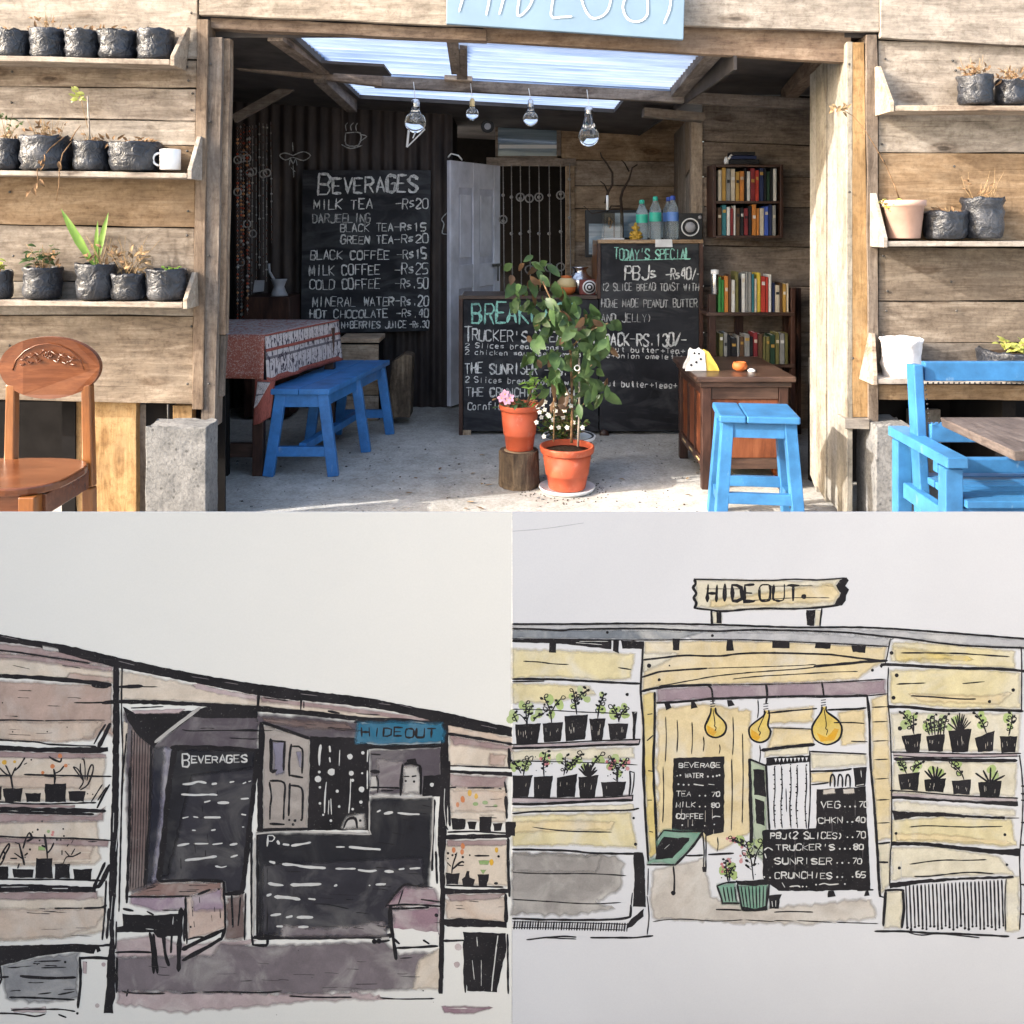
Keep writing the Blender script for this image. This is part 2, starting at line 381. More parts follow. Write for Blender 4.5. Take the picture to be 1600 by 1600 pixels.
def chalk(name, c):
    t = NT(name, .95, .05); v = t.coords((1, 1, 1)); n1 = t.noise(v, 75, 5, .75); n2 = t.noise(v, 9, 3)
    k = t.ramp(n1, [(.36, tuple(q * .22 for q in c)), (.52, c)]); t.col(t.mix(t.ramp(n2, [(.35, (.45, .45, .45)), (.6, (0, 0, 0))]), k, tuple(q * .35 for q in c))); return t.m
M['chalk'] = chalk('white_chalk', (.74, .74, .72))
M['chalk_dim'] = chalk('faint_chalk', (.48, .48, .47))
M['chalk_teal'] = chalk('teal_chalk', (.33, .66, .55))
t = NT('blackboard', .75, .2); v = t.coords((1, 1, 1)); n1 = t.noise(v, 3, 6, .6)
k = t.ramp(n1, [(.35, (.010, .010, .013)), (.70, (.030, .031, .036))]); n2 = t.noise(t.coords((1.2, 1, 3)), 2.2, 5, .6, 1.5); t.col(t.mix(t.ramp(n2, [(.46, (0, 0, 0)), (.70, (.42, .42, .42))]), k, (.11, .115, .12))); M['board'] = t.m
def blue(name, c):
    t = NT(name, .42, .4); v = t.coords((1, 1, 1)); n1 = t.noise(v, 9, 6, .65); n2 = t.noise(t.coords((1, 1, .35)), 30, 5, .7)
    k = t.ramp(n1, [(.3, tuple(q * .66 for q in c)), (.7, tuple(min(1, q * 1.2) for q in c))])
    k = t.mix(t.ramp(n2, [(.63, (0, 0, 0)), (.72, (.35, .35, .35))]), k, (.30, .40, .48))
    n3 = t.noise(t.coords((1, 1, 1)), 4, 6, .7); k = t.mix(.6, k, t.ramp(n3, [(.3, (.55, .56, .6)), (.55, (1, 1, 1))]), 'MULTIPLY')
    t.col(k); t.bump(n2, .12, .003); return t.m
M['blue'] = blue('blue_paint', (.040, .17, .37)); M['blue_dark'] = blue('deep_blue_paint', (.045, .20, .50))
t = NT('black_poly', .28, .55); v = t.coords((1, 1, 1)); n1 = t.noise(v, 28, 4, .55, 1.2); n2 = t.noise(v, 7, 3)
k = t.ramp(n1, [(.4, (.009, .011, .016)), (.72, (.030, .034, .046))]); k = t.mix(t.ramp(n2, [(.52, (0, 0, 0)), (.80, (.26, .26, .26))]), k, (.24, .24, .25)); t.col(k)
rr = t.n('ShaderNodeMapRange'); rr.inputs[3].default_value = .30; rr.inputs[4].default_value = .55; t.l(n2, rr.inputs[0]); t.l(rr.outputs[0], t.b.inputs['Roughness'])
t.bump(n1, .9, .012); M['poly'] = t.m
M['soil'] = flat('soil', (.06, .042, .03), 1, .05, var=.3, scale=60, bump=.6)
M['dry'] = flat('dry_stem', (.32, .22, .12), .9, .1, var=.3, scale=30)
M['drybrown'] = flat('dry_leaf', (.22, .135, .075), .9, .1, var=.35, scale=30)
M['twig'] = flat('dark_branch', (.035, .024, .018), .9, .1)
def leafmat(name, a, b):
    t = NT(name, .45, .35); n1 = t.noise(t.coords((1, 1, 1)), 18, 4); t.col(t.ramp(n1, [(.3, a), (.7, b)]))
    t.b.inputs['Subsurface Weight'].default_value = 0
    tr = t.n('ShaderNodeBsdfTranslucent'); tr.inputs[0].default_value = (*[min(1, q * 1.4) for q in b], 1)
    mx = t.n('ShaderNodeMixShader'); mx.inputs[0].default_value = .25
    t.l(t.b.outputs[0], mx.inputs[1]); t.l(tr.outputs[0], mx.inputs[2]); t.l(mx.outputs[0], t.t.nodes['Material Output'].inputs[0]); return t.m
M['leaf'] = leafmat('leaf_dark', (.022, .05, .018), (.075, .13, .045)); M['leaf_red'] = leafmat('leaf_red', (.06, .035, .02), (.13, .075, .04))
M['leaf_vivid'] = leafmat('leaf_bright', (.09, .19, .03), (.20, .33, .06)); M['leaf_yel'] = leafmat('leaf_yellowish', (.22, .26, .05), (.40, .42, .12))  # brighter and yellower leaf greens
t = NT('terracotta_plastic', .5, .35); v = t.coords((1, 1, 1)); k = t.ramp(t.noise(v, 7, 4), [(.3, (.36, .068, .03)), (.7, (.50, .105, .046))]); t.col(t.mix(t.ramp(t.noise(v, 22, 5, .7), [(.56, (0, 0, 0)), (.74, (.4, .4, .4))]), k, (.46, .30, .22))); M['terra'] = t.m
M['pinkpot'] = flat('pale_pink_pot', (.52, .34, .27), .7, .2, var=.12, scale=8)
M['white'] = flat('white_glaze', (.78, .78, .77), .3, .5, var=.04)
M['whitebag'] = flat('white_plastic_bag', (.70, .68, .68), .5, .3, var=.15, scale=14, bump=.5)
M['offwhite'] = flat('white_petal', (.80, .78, .70), .7)
M['pink'] = flat('pink_petal', (.66, .36, .50), .7)
M['signblue'] = flat('sky_blue_sign', (.18, .265, .35), .55, .3, var=.05, scale=5)
M['rope'] = flat('white_rope', (.82, .84, .82), .8, .2, var=.05)
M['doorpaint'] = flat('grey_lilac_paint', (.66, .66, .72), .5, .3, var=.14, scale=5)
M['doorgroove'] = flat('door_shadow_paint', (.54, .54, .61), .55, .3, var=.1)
M['steel'] = flat('steel', (.62, .62, .63), .25, .5, metal=1, var=.05)
M['iron'] = flat('iron', (.06, .055, .05), .6, .4, var=.2)
M['bead_w'] = flat('pale_bead', (.36, .34, .32), .4); M['bead_d'] = flat('brown_bead', (.10, .045, .03), .5); M['bead_r'] = flat('red_bead', (.42, .07, .03), .5); M['bead_o'] = flat('orange_bead', (.55, .24, .10), .5)
M['black'] = flat('black_plastic', (.015, .015, .016), .5, .4)
M['grey'] = flat('grey_plastic', (.34, .34, .36), .4, .4)
M['yellow'] = flat('yellow_plastic', (.72, .52, .10), .5); M['gold'] = flat('gold_paint', (.55, .33, .04), .45); M['orange'] = flat('orange_clay', (.50, .13, .03), .6)
M['cream'] = flat('cream_glaze', (.62, .48, .25), .4); M['redbox'] = flat('dark_red_lacquer', (.16, .03, .025), .4)
M['teal'] = flat('teal_cap', (.05, .50, .36), .4); M['bluecap'] = flat('blue_cap', (.06, .12, .5), .4); M['ltblue'] = flat('label_blue', (.12, .25, .62), .4)
M['card'] = flat('white_card', (.7, .7, .7), .8)
t = NT('clear_glass', .02, .5); t.b.inputs['Transmission Weight'].default_value = 1; t.b.inputs['IOR'].default_value = 1.45; t.col((.95, .97, .97)); M['glass'] = t.m
t = NT('bulb_glass', .03, .6); t.b.inputs['Transmission Weight'].default_value = 1; t.b.inputs['IOR'].default_value = 1.32; t.col((.97, .98, .98)); M['bulbglass'] = t.m
t = NT('bottle_plastic', .08, .5); t.b.inputs['Transmission Weight'].default_value = .85; t.b.inputs['IOR'].default_value = 1.2; t.col((.82, .88, .90)); M['pet'] = t.m
t = NT('window_pane', .06, .8); n1 = t.noise(t.coords((.3, 1, 6), False), 2.5, 3); t.col(t.ramp(n1, [(.4, (.12, .17, .21)), (.6, (.30, .37, .42))])); M['pane'] = t.m

# ---------------------------------------------------------------- ground
g = MB()
nx, ny = 60, 60
g.add([(-300, -300, 0), (300, -300, 0), (300, 300, 0), (-300, 300, 0)], [(0, 1, 2, 3)], M['floor'])
ground = g.build('ground', kind='structure')

# ---------------------------------------------------------------- the cafe shack
DW = 3.89; DB = 6.30; DD = 6.90; DR = 5.64
shack = thing('cafe_shack', 'open fronted cafe shack of weathered planks with a translucent roof panel', 'building', (0, DW, 0))

def pxboard(name, par, d, xl, xr, tl, tr_, bl, br, th, mat, n=12, jit=.004):
    return plank(name, par, P(xl, bl, d), P(xr, br, d), P(xr, tr_, d), P(xl, tl, d), th, mat, n, jit)

# left front wall: rows of horizontal boards (left and right height of every seam)
rows = [(-90, -88), (92, 93.5), (133, 138), (181, 189), (222, 228), (348, 356), (438, 441), (491, 494), (621, 632)]
for i in range(len(rows) - 1):
    (a, b), (c, d) = rows[i], rows[i + 1]
    dd = DW + (.006 if i % 2 else 0); g0 = 0.8
    pxboard('plank', shack, dd, -210, 308 - i * .9, a + g0, b + g0, c - g0, d - g0, .028, M[['plank_pale', 'plank', 'plank', 'plank_pale', 'plank_warm', 'plank', 'plank_pale', 'plank'][i]], 26, .005)
# right front wall
rows = [(62, 81), (238, 240), (386, 388), (470, 472), (535, 537), (600, 601), (625, 626)]
for i in range(len(rows) - 1):
    (a, b), (c, d) = rows[i], rows[i + 1]
    pxboard('plank', shack, DW + (.006 if i % 2 else 0), 1373, 1810, a + .8, b + .8, c - .8, d - .8, .028, M[['plank_pale', 'plank_warm', 'plank', 'plank', 'plank', 'plank_warm'][i]], 22, .005)
# boards under the roof edge
pxboard('fascia_board', shack, DW - .03, 311, 760, -100, -100, 22, 42, .03, M['plank_pale'], 40, .012)
pxboard('fascia_board', shack, DW - .02, 762, 1374, -100, -100, 30, 50, .03, M['plank_pale'], 24, .004)
pxboard('fascia_board', shack, DW - .03, 1376, 1810, -100, -100, 59, 80, .03, M['plank_pale'], 24, .006)
# door-posts of the wide opening
pxboard('post', shack, DW - .012, 309, 325, 34, 34, 672, 672, .05, M['post'], 14, .003)
def upright(name, par, d, xl, xr, yt, yb, th, mat, skew=0, jit=.003):
    """board whose length runs upwards"""
    return plank(name, par, P(xr + skew, yb, d), P(xr, yt, d), P(xl, yt, d), P(xl + skew, yb, d), th, mat, 14, jit)
for o in [c for c in shack.children if c.name.startswith('post')]: bpy.data.objects.remove(o)
upright('post', shack, DW - .02, 308, 325, 30, 640, .12, M['post'], -8)
upright('post', shack, DW - .005, 326, 348, 58, 668, .10, M['post'], -12)
upright('post', shack, DW + .02, 349, 360, 60, 523, .05, M['post'], -8)
upright('post', shack, DW + .03, 344, 353, 524, 620, .03, M['post'], -4)
upright('post', shack, DW - .004, 1325, 1351, 66, 652, .09, M['post_warm'], 6)
upright('post', shack, DW - .014, 1354, 1371, 54, 668, .12, M['post'], 3, .006)
pxboard('sill_block', shack, DW - .03, 1320, 1359, 655, 655, 670, 671, .10, M['plank_pale'], 3, .002)
# lintel under the fascia
plank('lintel', shack, P(329, 44, DW + .01), P(760, 64, DW + .01), P(760, 46, DW + .01), P(329, 27, DW + .01), .07, M['beam'], 18, .005)
plank('lintel', shack, P(755, 64, DW + .03), P(1330, 98, DW + .03), P(1330, 40, DW + .03), P(755, 30, DW + .03), .05, M['beam'], 14, .003)

# short return wall of upright boards on the right of the opening
A0 = Vector((1.452, DW - .005, 0)); A1 = Vector((1.448, 4.38, 0))
cuts = [0, .25, .52, .80, 1.0]
for i in range(4):
    a = A0.lerp(A1, cuts[i]) ; b = A0.lerp(A1, cuts[i + 1] - .012)
    zt = lambda q: 2.085 - .13 * (q.y - DW)
    if i % 2: a = a + Vector((.006, 0, 0)); b = b + Vector((.006, 0, 0))
    # front corners run upwards so that the grain follows local z
    plank('plank', shack, (a.x, a.y, .012), (a.x, a.y, zt(a)), (b.x, b.y, zt(b)), (b.x, b.y, .012 + .02 * i), .025, M['gate'], 14, .002)

# enclosing walls: tin at the back left, boards elsewhere
def corrugated(name, par, x0, x1, z0, z1, y, pitch, amp, mat, ang=None):
    n = int((x1 - x0) / pitch * 6); m = MB(); vs = []
    for i in range(n + 1):
        x = x0 + (x1 - x0) * i / n; dy = amp * math.sin(2 * math.pi * (x - x0) / pitch)
        vs += [(x, y + dy, z0), (x, y + dy, z1), (x, y + dy + .002, z0), (x, y + dy + .002, z1)]
    fs = []
    for i in range(n):
        k = i * 4; fs += [(k, k + 4, k + 5, k + 1), (k + 2, k + 3, k + 7, k + 6)]
    m.add(vs, fs, mat, True); return m.build(name, par)
corrugated('corrugated_sheet', shack, -2.0, -1.2, 0, 2.25, DB, .085, .012, M['tin'])
corrugated('corrugated_sheet', shack, -1.21, -.42, 0, 2.25, DB + .014, .085, .012, M['tin'])
m = MB(); m.box(-2.02, -1.96, DW + .13, DB + .2, 0, 2.3, M['dark']); m.build('side_wall', shack)
m = MB(); m.box(-.46, -.425, DB + .03, DD + .06, 0, 2.25, M['dark']); m.build('side_wall', shack)
m = MB(); m.box(2.2, 2.26, DW + .13, DD, 0, 2.3, M['dark']); m.build('side_wall', shack)
m = MB(); m.box(-.6, 1.4, DD + .9, DD + .95, 0, 2.3, M['dark']); m.build('back_wall', shack)
# back wall right of the doorway
brow = [(176, 180), (250, 253), (290, 291), (326, 327), (378, 378), (450, 450), (560, 560)]
for i in range(len(brow) - 1):
    x0 = 877 if i == 0 else (898 if i == 1 else 896)
    pxboard('plank', shack, DD + .004 * (i % 2), x0, 1070, brow[i][0] + .5, brow[i][1] + .5, brow[i + 1][0] - .5, brow[i + 1][1] - .5, .025, M['inner'], 12, .004)
pxboard('door_post', shack, DD - .03, 884, 898, 258, 258, 690, 690, .05, M['inner'], 4)
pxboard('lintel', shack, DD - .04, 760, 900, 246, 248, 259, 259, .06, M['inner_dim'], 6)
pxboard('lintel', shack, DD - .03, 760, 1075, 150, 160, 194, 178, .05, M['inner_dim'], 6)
# transom window over the doorway
m = MB(); w0 = P(774, 248, DD); w1 = P(876, 195, DD)
for x0, x1, z0, z1 in ((w0.x, w1.x, w1.z - .02, w1.z), (w0.x, w1.x, w0.z, w0.z + .02), (w0.x, w0.x + .02, w0.z, w1.z), (w1.x - .03, w1.x, w0.z, w1.z)):
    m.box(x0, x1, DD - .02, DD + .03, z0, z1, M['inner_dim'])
win = m.build('window', shack)
m = MB(); m.box(w0.x + .02, w1.x - .03, DD + .005, DD + .011, w0.z + .02, w1.z - .02, M['pane']); m.build('pane', win)
m = MB(); q = P(825, 228, DD); m.box(w0.x + .03, w1.x - .032, DD - .012, DD + .002, q.z - .02, q.z + .008, M['white']); m.build('glazing_bar', win)
# slanted upright boards at the corner, then the wall that carries the books
plank('plank', shack, (1.262, DD - .03, .3), (1.262, DD - .03, 1.98), (1.20, 6.1, 1.99), (1.20, 6.1, .3), .02, M['inner_z'], 8)
plank('plank', shack, (1.198, 6.08, .3), (1.198, 6.08, 1.60), (1.178, 5.69, 1.68), (1.178, 5.69, .3), .02, M['inner_z'], 8)
plank('plank', shack, (1.196, 6.08, 1.62), (1.196, 6.08, 2.0), (1.178, 5.69, 2.0), (1.178, 5.69, 1.70), .02, M['inner_z'], 8)
upright('corner_post', shack, DR - .01, 1080, 1098, 176, 720, .06, M['inner_z'])
rrow = [(150, 160), (221, 232), (276, 277), (323, 325), (384, 388), (447, 448), (520, 520), (600, 600), (705, 705)]
for i in range(len(rrow) - 1):
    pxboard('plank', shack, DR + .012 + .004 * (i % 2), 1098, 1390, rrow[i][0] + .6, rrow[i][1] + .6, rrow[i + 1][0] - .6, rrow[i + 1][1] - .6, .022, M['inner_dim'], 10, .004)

# added dark backing behind the planks, so no light shows through gaps
for x0, x1, y0, y1, d in ((-205, 306, -88, 628, DW + .037), (1375, 1800, -95, 622, DW + .037), (1100, 1388, 150, 705, DR + .045), (880, 1066, 178, 560, DD + .035)):
    a = P(x0, y1, d); b = P(x1, y0, d); m = MB(); m.box(a.x, b.x, d, d + .012, a.z, b.z, M['dark']); m.build('gap_backing', shack)
a = P(229, 816, DW + .22); b = P(345, 632, DW + .22); m = MB(); m.box(a.x, b.x, DW + .22, DW + .24, 0, b.z, M['dark']); m.build('gap_backing', shack)  # added dark sheet filling the gap beside the left plinth against sun
a = P(228, 816, DW + .10); b = P(356, 600, DW + .10); m = MB(); m.box(a.x, b.x - .012, DW + .10, DW + .11, 0, b.z, M['dark']); m.build('gap_backing', shack)  # second added sheet, stops a sun streak on the floor
m = MB(); m.box(-1.6, 1.8, DW + .075, DW + .085, 2.12, 2.6, M['roof']); m.build('gap_backing', shack)
# roof: dark sheets round an opening covered with translucent corrugated sheets
def rz(x, d): return 2.135 - .056 * (x + .93) - .018 * (d - 3.9)
def slab(name, x0, x1, d0, d1, mat, th=.03, dz=0):
    m = MB(); a = [(x, y, rz(x, y) + dz) for x, y in ((x0, d0), (x1, d0), (x1, d1), (x0, d1))]; b = [(x, y, z + th) for x, y, z in a]
    m.hexa(a, b, mat); return m.build(name, shack)
slab('roof_sheet', -2.7, -.985, DW + .03, DD + 1, M['roof'])
m = MB(); m.box(.985, 2.75, DW + .03, DD + 1, 2.11, 2.14, M['roof']); m.build('roof_sheet', shack)
m = MB(); m.box(.970, .984, DW + .03, DD + 1, 1.97, 2.2, M['roof']); m.build('leak_strip', shack)  # added strip, blocks the light leak between the two roof levels
slab('roof_sheet', -.985, .985, 5.80, DD + 1, M['roof'])
slab('roof_sheet', .66, .985, 5.16, 5.80, M['roof'])
def wavy(name, x0, x1, d0, d1, dz):
    n = int((d1 - d0) / .075 * 6); m = MB(); vs = []; fs = []
    for i in range(n + 1):
        y = d0 + (d1 - d0) * i / n; o = .011 * math.sin(2 * math.pi * (y - d0) / .075) + dz
        for x in (x0, x1): vs.append((x, y, rz(x, y) + .045 + o))
    for i in range(n): k = i * 2; fs.append((k, k + 1, k + 3, k + 2))
    m.add(vs, fs, M['skylight'], True); return m.build(name, shack)
wavy('skylight_sheet', -1.02, .968, DW + .09, 5.14, .012)
wavy('skylight_sheet', -1.02, .968, 5.05, 5.83, -.012)
m = MB(); m.hexa([(x, y, rz(x, y) - .002) for x, y in ((-.985, 4.62), (-.66, 4.62), (-.66, 4.9), (-.985, 4.9))], [(x, y, rz(x, y) + .012) for x, y in ((-.985, 4.62), (-.66, 4.62), (-.66, 4.9), (-.985, 4.9))], M['roof']); m.build('roof_patch', shack)
m = MB(); m.beam(P(372, 100, 4.95), P(597, 127, 5.0), .06, .065, M['beam']); m.build('cross_beam', shack, bevel=.003)
m = MB(); m.beam(P(585, 128, 5.04), P(1285, 164, 5.10), .06, .062, M['beam']); m.build('cross_beam', shack, bevel=.003)
for a, b, ww in (((430, 50, 3.97), (505, 106, 4.9), .07), ((500, 118, 4.95), (550, 166, 5.9), .07), ((1118, 70, 3.97), (1058, 142, 5.08), .08), ((1310, 60, 3.97), (1230, 150, 5.2), .07)):
    m = MB(); m.beam(P(*a), P(*b), ww, .08, M['beam_y']); m.build('rafter', shack, bevel=.003)
# broken board across the translucent sheet
m = MB(); m.beam(P(706, 52, 4.0), P(712, 112, 4.75), .055, .03, M['beam_y'], w1=.045); m.beam(P(724, 72, 4.25), P(722, 120, 4.95), .035, .03, M['beam_y'], w1=.06); m.build('broken_board', shack)
m = MB(); m.beam(P(695, 122, 5.0), P(738, 124, 5.0), .07, .025, M['inner']); m.build('cleat', shack)
m = MB(); m.beam(P(1005, 176, 5.4), P(1098, 184, 5.4), .10, .05, M['inner_dim']); m.build('cleat', shack)
# diagonal brace in the dark left bay
m = MB(); m.beam(P(366, 186, 5.6), P(470, 128, 5.6), .05, .05, M['beam']); m.build('brace', shack)

# foot of the walls: near-black sheets standing in for the unlit void, loose boards, concrete plinths
m = MB(); m.box(-3, -1.46, 4.6, 4.64, 0, .62, M['dark']); m.build('void_sheet', shack)
m = MB(); m.box(1.50, 3.2, 4.5, 4.54, 0, .62, M['dark']); m.build('void_sheet', shack)
upright('skirting_board', shack, DW + .06, 148, 213, 626, 830, .04, M['post_warm'])
plank('skirting_board', shack, P(128, 830, DW + .15), P(102, 626, DW + .22), P(140, 626, DW + .22), P(150, 830, DW + .15), .02, M['post_warm'], 8) if False else upright('skirting_board', shack, DW + .14, 100, 142, 626, 830, .03, M['post_warm'], 24)
upright('skirting_board', shack, DW + .10, 214, 228, 632, 830, .3, M['post'])
upright('skirting_board', shack, DW + .04, 270, 300, 634, 690, .05, M['post_warm'])
upright('skirting_board', shack, 4.40, 1505, 1546, 640, 790, .03, M['inner_z'])
upright('skirting_board', shack, 4.42, 1420, 1470, 640, 790, .03, M['inner_z'])
m = MB(); m.tube([P(262.5, 632, DW - .02), P(263, 672, DW - .02)], .004, M['iron']); m.build('rebar', shack)
def plinth(xl, xr, yt, d, depth, seed, lean=0):
    a = P(xl, yt, d); b = P(xr, yt, d); n = 12; m = MB(); vs = []; fs = []
    k = 10; ring = []
    pts = [(a.x, d), (b.x, d), (b.x, d + depth), (a.x, d + depth)]
    per = []
    for i in range(4):
        for j in range(k): 
            p, q = pts[i], pts[(i + 1) % 4]; per.append((p[0] + (q[0] - p[0]) * j / k, p[1] + (q[1] - p[1]) * j / k))
    N = len(per)
    for i in range(n + 1):
        z = a.z * i / n
        for (x, y) in per:
            e = noise.noise(Vector((x * 14 + seed, y * 14, z * 14))) * .003
            zz = z + (noise.noise(Vector((x * 22, y * 22, seed))) * .015 if i == n else 0)
            vs.append((x + e, y + noise.noise(Vector((x * 15, z * 15, seed))) * .003, zz))
    for i in range(n):
        for j in range(N): fs.append((i * N + j, i * N + (j + 1) % N, (i + 1) * N + (j + 1) % N, (i + 1) * N + j))
    fs.append(tuple(n * N + j for j in range(N))); m.add(vs, fs, M['plinth']); return m.build('concrete_plinth', shack, bevel=.004)
plinth(227, 322, 668, 3.72, .15, 3)
plinth(1369, 1425, 665, 3.80, .22, 8)

# nail heads along the board ends
for x, ys in ((296, (20, 70, 104, 126, 146, 172, 236, 330, 368, 428, 510, 600)), (18, (112, 160, 300, 400, 540)), (1382, (92, 225, 252, 372, 400, 455, 486, 524, 550, 590)), (1490, (95, 110, 260, 440, 486)), (1330, (100, 300, 560)), (330, (100, 190, 400, 600))):
    for y in ys:
        q = P(x + rnd.uniform(-5, 5), y, DW - (.006 if x not in (1330, 330) else .014)); m = MB(); m.lathe([(.006, 0), (.0055, .0025), (.0001, .003)], q + Vector((0, .002, 0)), M['iron'], 7, axis='y'); m.build('nail', shack)
# blue name board over the opening
sg = thing('name_board', 'sky blue board lettered in white strokes hung over the opening', 'sign', P(880, 50, DW - .06))
a, b, c_, d_ = P(697, 37, DW - .08), P(1068, 62, DW - .08), P(1072, -70, DW - .08), P(699, -70, DW - .08)
m = MB(); th = Vector((0, .025, 0)); m.hexa([a, b, c_, d_], [a + th, b + th, c_ + th, d_ + th], M['signblue']); m.build('board', sg, bevel=.003)
class Sg(Ink):
    def pt(s, x, y, lift): return P(x, y, s.d) + Vector((0, -lift * 8, 0))
k = Sg(DW - .0805)
W = M['rope']; wd = 3.2
for st in ([(737, -62), (728, -20), (717, 18)], [(772, -60), (768, -20), (760, 23)], [(728, -22), (768, -18)], [(797, -60), (790, -15), (780, 22)],
           [(820, -60), (814, -20), (809, 24), (826, 12), (834, -10), (832, -40), (816, -60)],
           [(890, -60), (862, -58), (860, -20), (872, -22)], [(868, -20), (861, 24), (876, 27), (893, 26)],
           [(931, -60), (912, -40), (908, -5), (918, 22), (930, 29), (946, 21), (954, 0), (952, -40), (931, -60)],
           [(978, -60), (980, -15), (973, 12), (981, 30), (997, 34), (1010, 25), (1012, 5), (1008, -60)],
           [(1030, -56), (1068, -54)], [(1050, -55), (1048, 0), (1044, 20), (1037, 36)]):
    k.stroke(st, wd, W, 5, jit=.1)
k.build('lettering', sg)

# ---------------------------------------------------------------- wall shelves and the pots on them
def shelf(label, xl, xr, yl, yr, bx, by, side, wide=.15, label_cat='shelf', mat='shelfw', th=.022):
    """yl/yr: front top edge; bx,by: top of the slanting end board on the wall"""
    df = DW - wide
    o = thing('wall_shelf', label, 'shelf', P((max(xl, 0) + min(xr, 1600)) / 2, (yl + yr) / 2, df), 'plank shelves on the cafe front')
    A = P(xl, yl, df); B = P(xr, yr, df)
    A2 = Vector((A.x, DW - .001, A.z)); B2 = Vector((B.x, DW - .001, B.z)); dn = Vector((0, 0, -th))
    plank('board', o, A + dn, B + dn, B, A, wide, M[mat], 20, .0025, back=(0, wide - .003, 0))
    e = B if side > 0 else A
    top = P(bx, by, DW - .012)
    f = e + Vector((side * .004, -.004, -th - .004)); bk = Vector((e.x + side * .004, DW - .008, e.z - th - .004))
    mm = MB(); t2 = Vector((side * .018, 0, 0)); tp = Vector((e.x + side * .004 + (top.x - e.x) * .0, DW - .008, top.z)); 
    shift = Vector((top.x - e.x - side * .004, 0, 0)); fr = f + Vector((0, 0, .04))
    q = [f, bk, tp + shift, tp + shift + Vector((0, -.03, 0)), fr]
    n = len(q); mm.add(q + [p + t2 for p in q], [tuple(range(n)), tuple(range(2 * n - 1, n - 1, -1))] + [(i, i + n, (i + 1) % n + n, (i + 1) % n) for i in range(n)], M[mat]); mm.build('end_board', o, bevel=.002)
    return o, df

def pot_bag(name, label, xc, yb, wpx, hpx, dfront, plant=None, group='black plant bags on the cafe shelves', mat=None, top=1.03, seed=0, cat='plant pot', dup_depth=.075):
    d = dfront + dup_depth
    base = P(xc, yb, dfront + .02); base = Vector((base.x * d / (dfront + .02), d, base.z))
    sc = F / (d - .03); r = wpx / sc / 2; h = hpx / sc
    o = thing(name, label, cat, base, group)
    m = MB(); mt = M[mat or 'poly']
    if mt is M['poly'] or mt is M['whitebag']:
        prof = [(r * .80, 0.001), (r * .93, h * .06), (r * .97, h * .2), (r * .99, h * .35), (r * .96, h * .5), (r * .99, h * .65), (r * .97, h * .8), (r * top, h * .93), (r * top * .98, h), (r * top * .93, h * .995), (r * .90, h * .86)]
        rj = random.Random(seed * 7 + 1); js = rj.uniform(.06, .13) * (1.8 if mt is M['whitebag'] else 1); m.lathe([(q * rj.uniform(.96, 1.04), z) for q, z in prof], base, mt, 30, js, sx=rj.uniform(.95, 1.04), sy=.95); m.build('bag', o)
        dz_ = [noise.noise(Vector((v.co.x * 30, v.co.y * 30, seed))) * .012 if v.co.z > h * .9 else 0 for v in o.children[-1].data.vertices]
        for v, q in zip(o.children[-1].data.vertices, dz_): v.co.z += q
    else:
        prof = [(r * .72, 0.001), (r * .76, h * .02), (r * .93, h * .84), (r * 1.02, h * .85), (r * 1.03, h), (r * .95, h), (r * .9, h * .86)]
        m.lathe(prof, base, mt, 28); m.build('pot', o)
    m = MB(); m.lathe([(r * .93, h * .84), (r * .6, h * .875), (.0001, h * .88)], base, M['soil'], 14, .05); m.build('soil', o)
    if plant: plant(o, base + Vector((0, 0, h * .87)), r, random.Random(seed + 5))
    return o

def dry_twigs(n=6, hgt=.06, leaves=6, mat='dry', lm='drybrown', spread=1.0):
    def f(o, c, r, rn):
        m = MB()
        for i in range(n):
            a = rn.uniform(0, 6.28); p = c + Vector((math.cos(a) * r * .5 * rn.random(), math.sin(a) * r * .3, 0)); h = hgt * rn.uniform(.5, 1.1)
            e = p + Vector((rn.uniform(-.5, .5) * h * spread, rn.uniform(-.2, .2) * h, h)); mid = p.lerp(e, .5) + Vector((rn.uniform(-.1, .1) * h, 0, 0))
            m.tube([p, mid, e], .0016, M[mat], 4, .0006)
        m.build('stems', o)
        m = MB()
        for i in range(leaves):
            p = c + Vector((rn.uniform(-.9, .9) * r * spread, rn.uniform(-.5, .3) * r, rn.uniform(.0, .7) * hgt))
            m.leaf(p, (rn.uniform(-1, 1), rn.uniform(-1, .2), rn.uniform(-.4, 1)), (rn.uniform(-.5, .5), -1, rn.random()), rn.uniform(.02, .035), .012, M[lm], .5, .6)
        if leaves: m.build('leaves', o)
    return f
def green_plant(n=12, hgt=.09, L=.03, W=.017, lm='leaf_vivid', extra=None):
    def f(o, c, r, rn):
        m = MB(); m2 = MB(); tips = []
        for i in range(max(3, n // 4)):
            a = rn.uniform(0, 6.28); e = c + Vector((math.cos(a) * r * rn.uniform(.2, .9), math.sin(a) * r * .4, hgt * rn.uniform(.4, 1)))
            m.tube([c, c.lerp(e, .5) + Vector((0, 0, .01)), e], .0018, M['dry'], 4, .0008); tips.append(e)
        for i in range(n):
            t_ = rn.choice(tips); p = c.lerp(t_, rn.uniform(.4, 1))
            m2.leaf(p, (rn.uniform(-1, 1), rn.uniform(-1, .4), rn.uniform(-.2, .9)), (rn.uniform(-.4, .4), -.5, 1), L * rn.uniform(.7, 1.2), W * rn.uniform(.7, 1.2), M[lm], .3, .5)
        m.build('stems', o); m2.build('leaves', o)
        if extra: extra(o, c, r, rn)
    return f

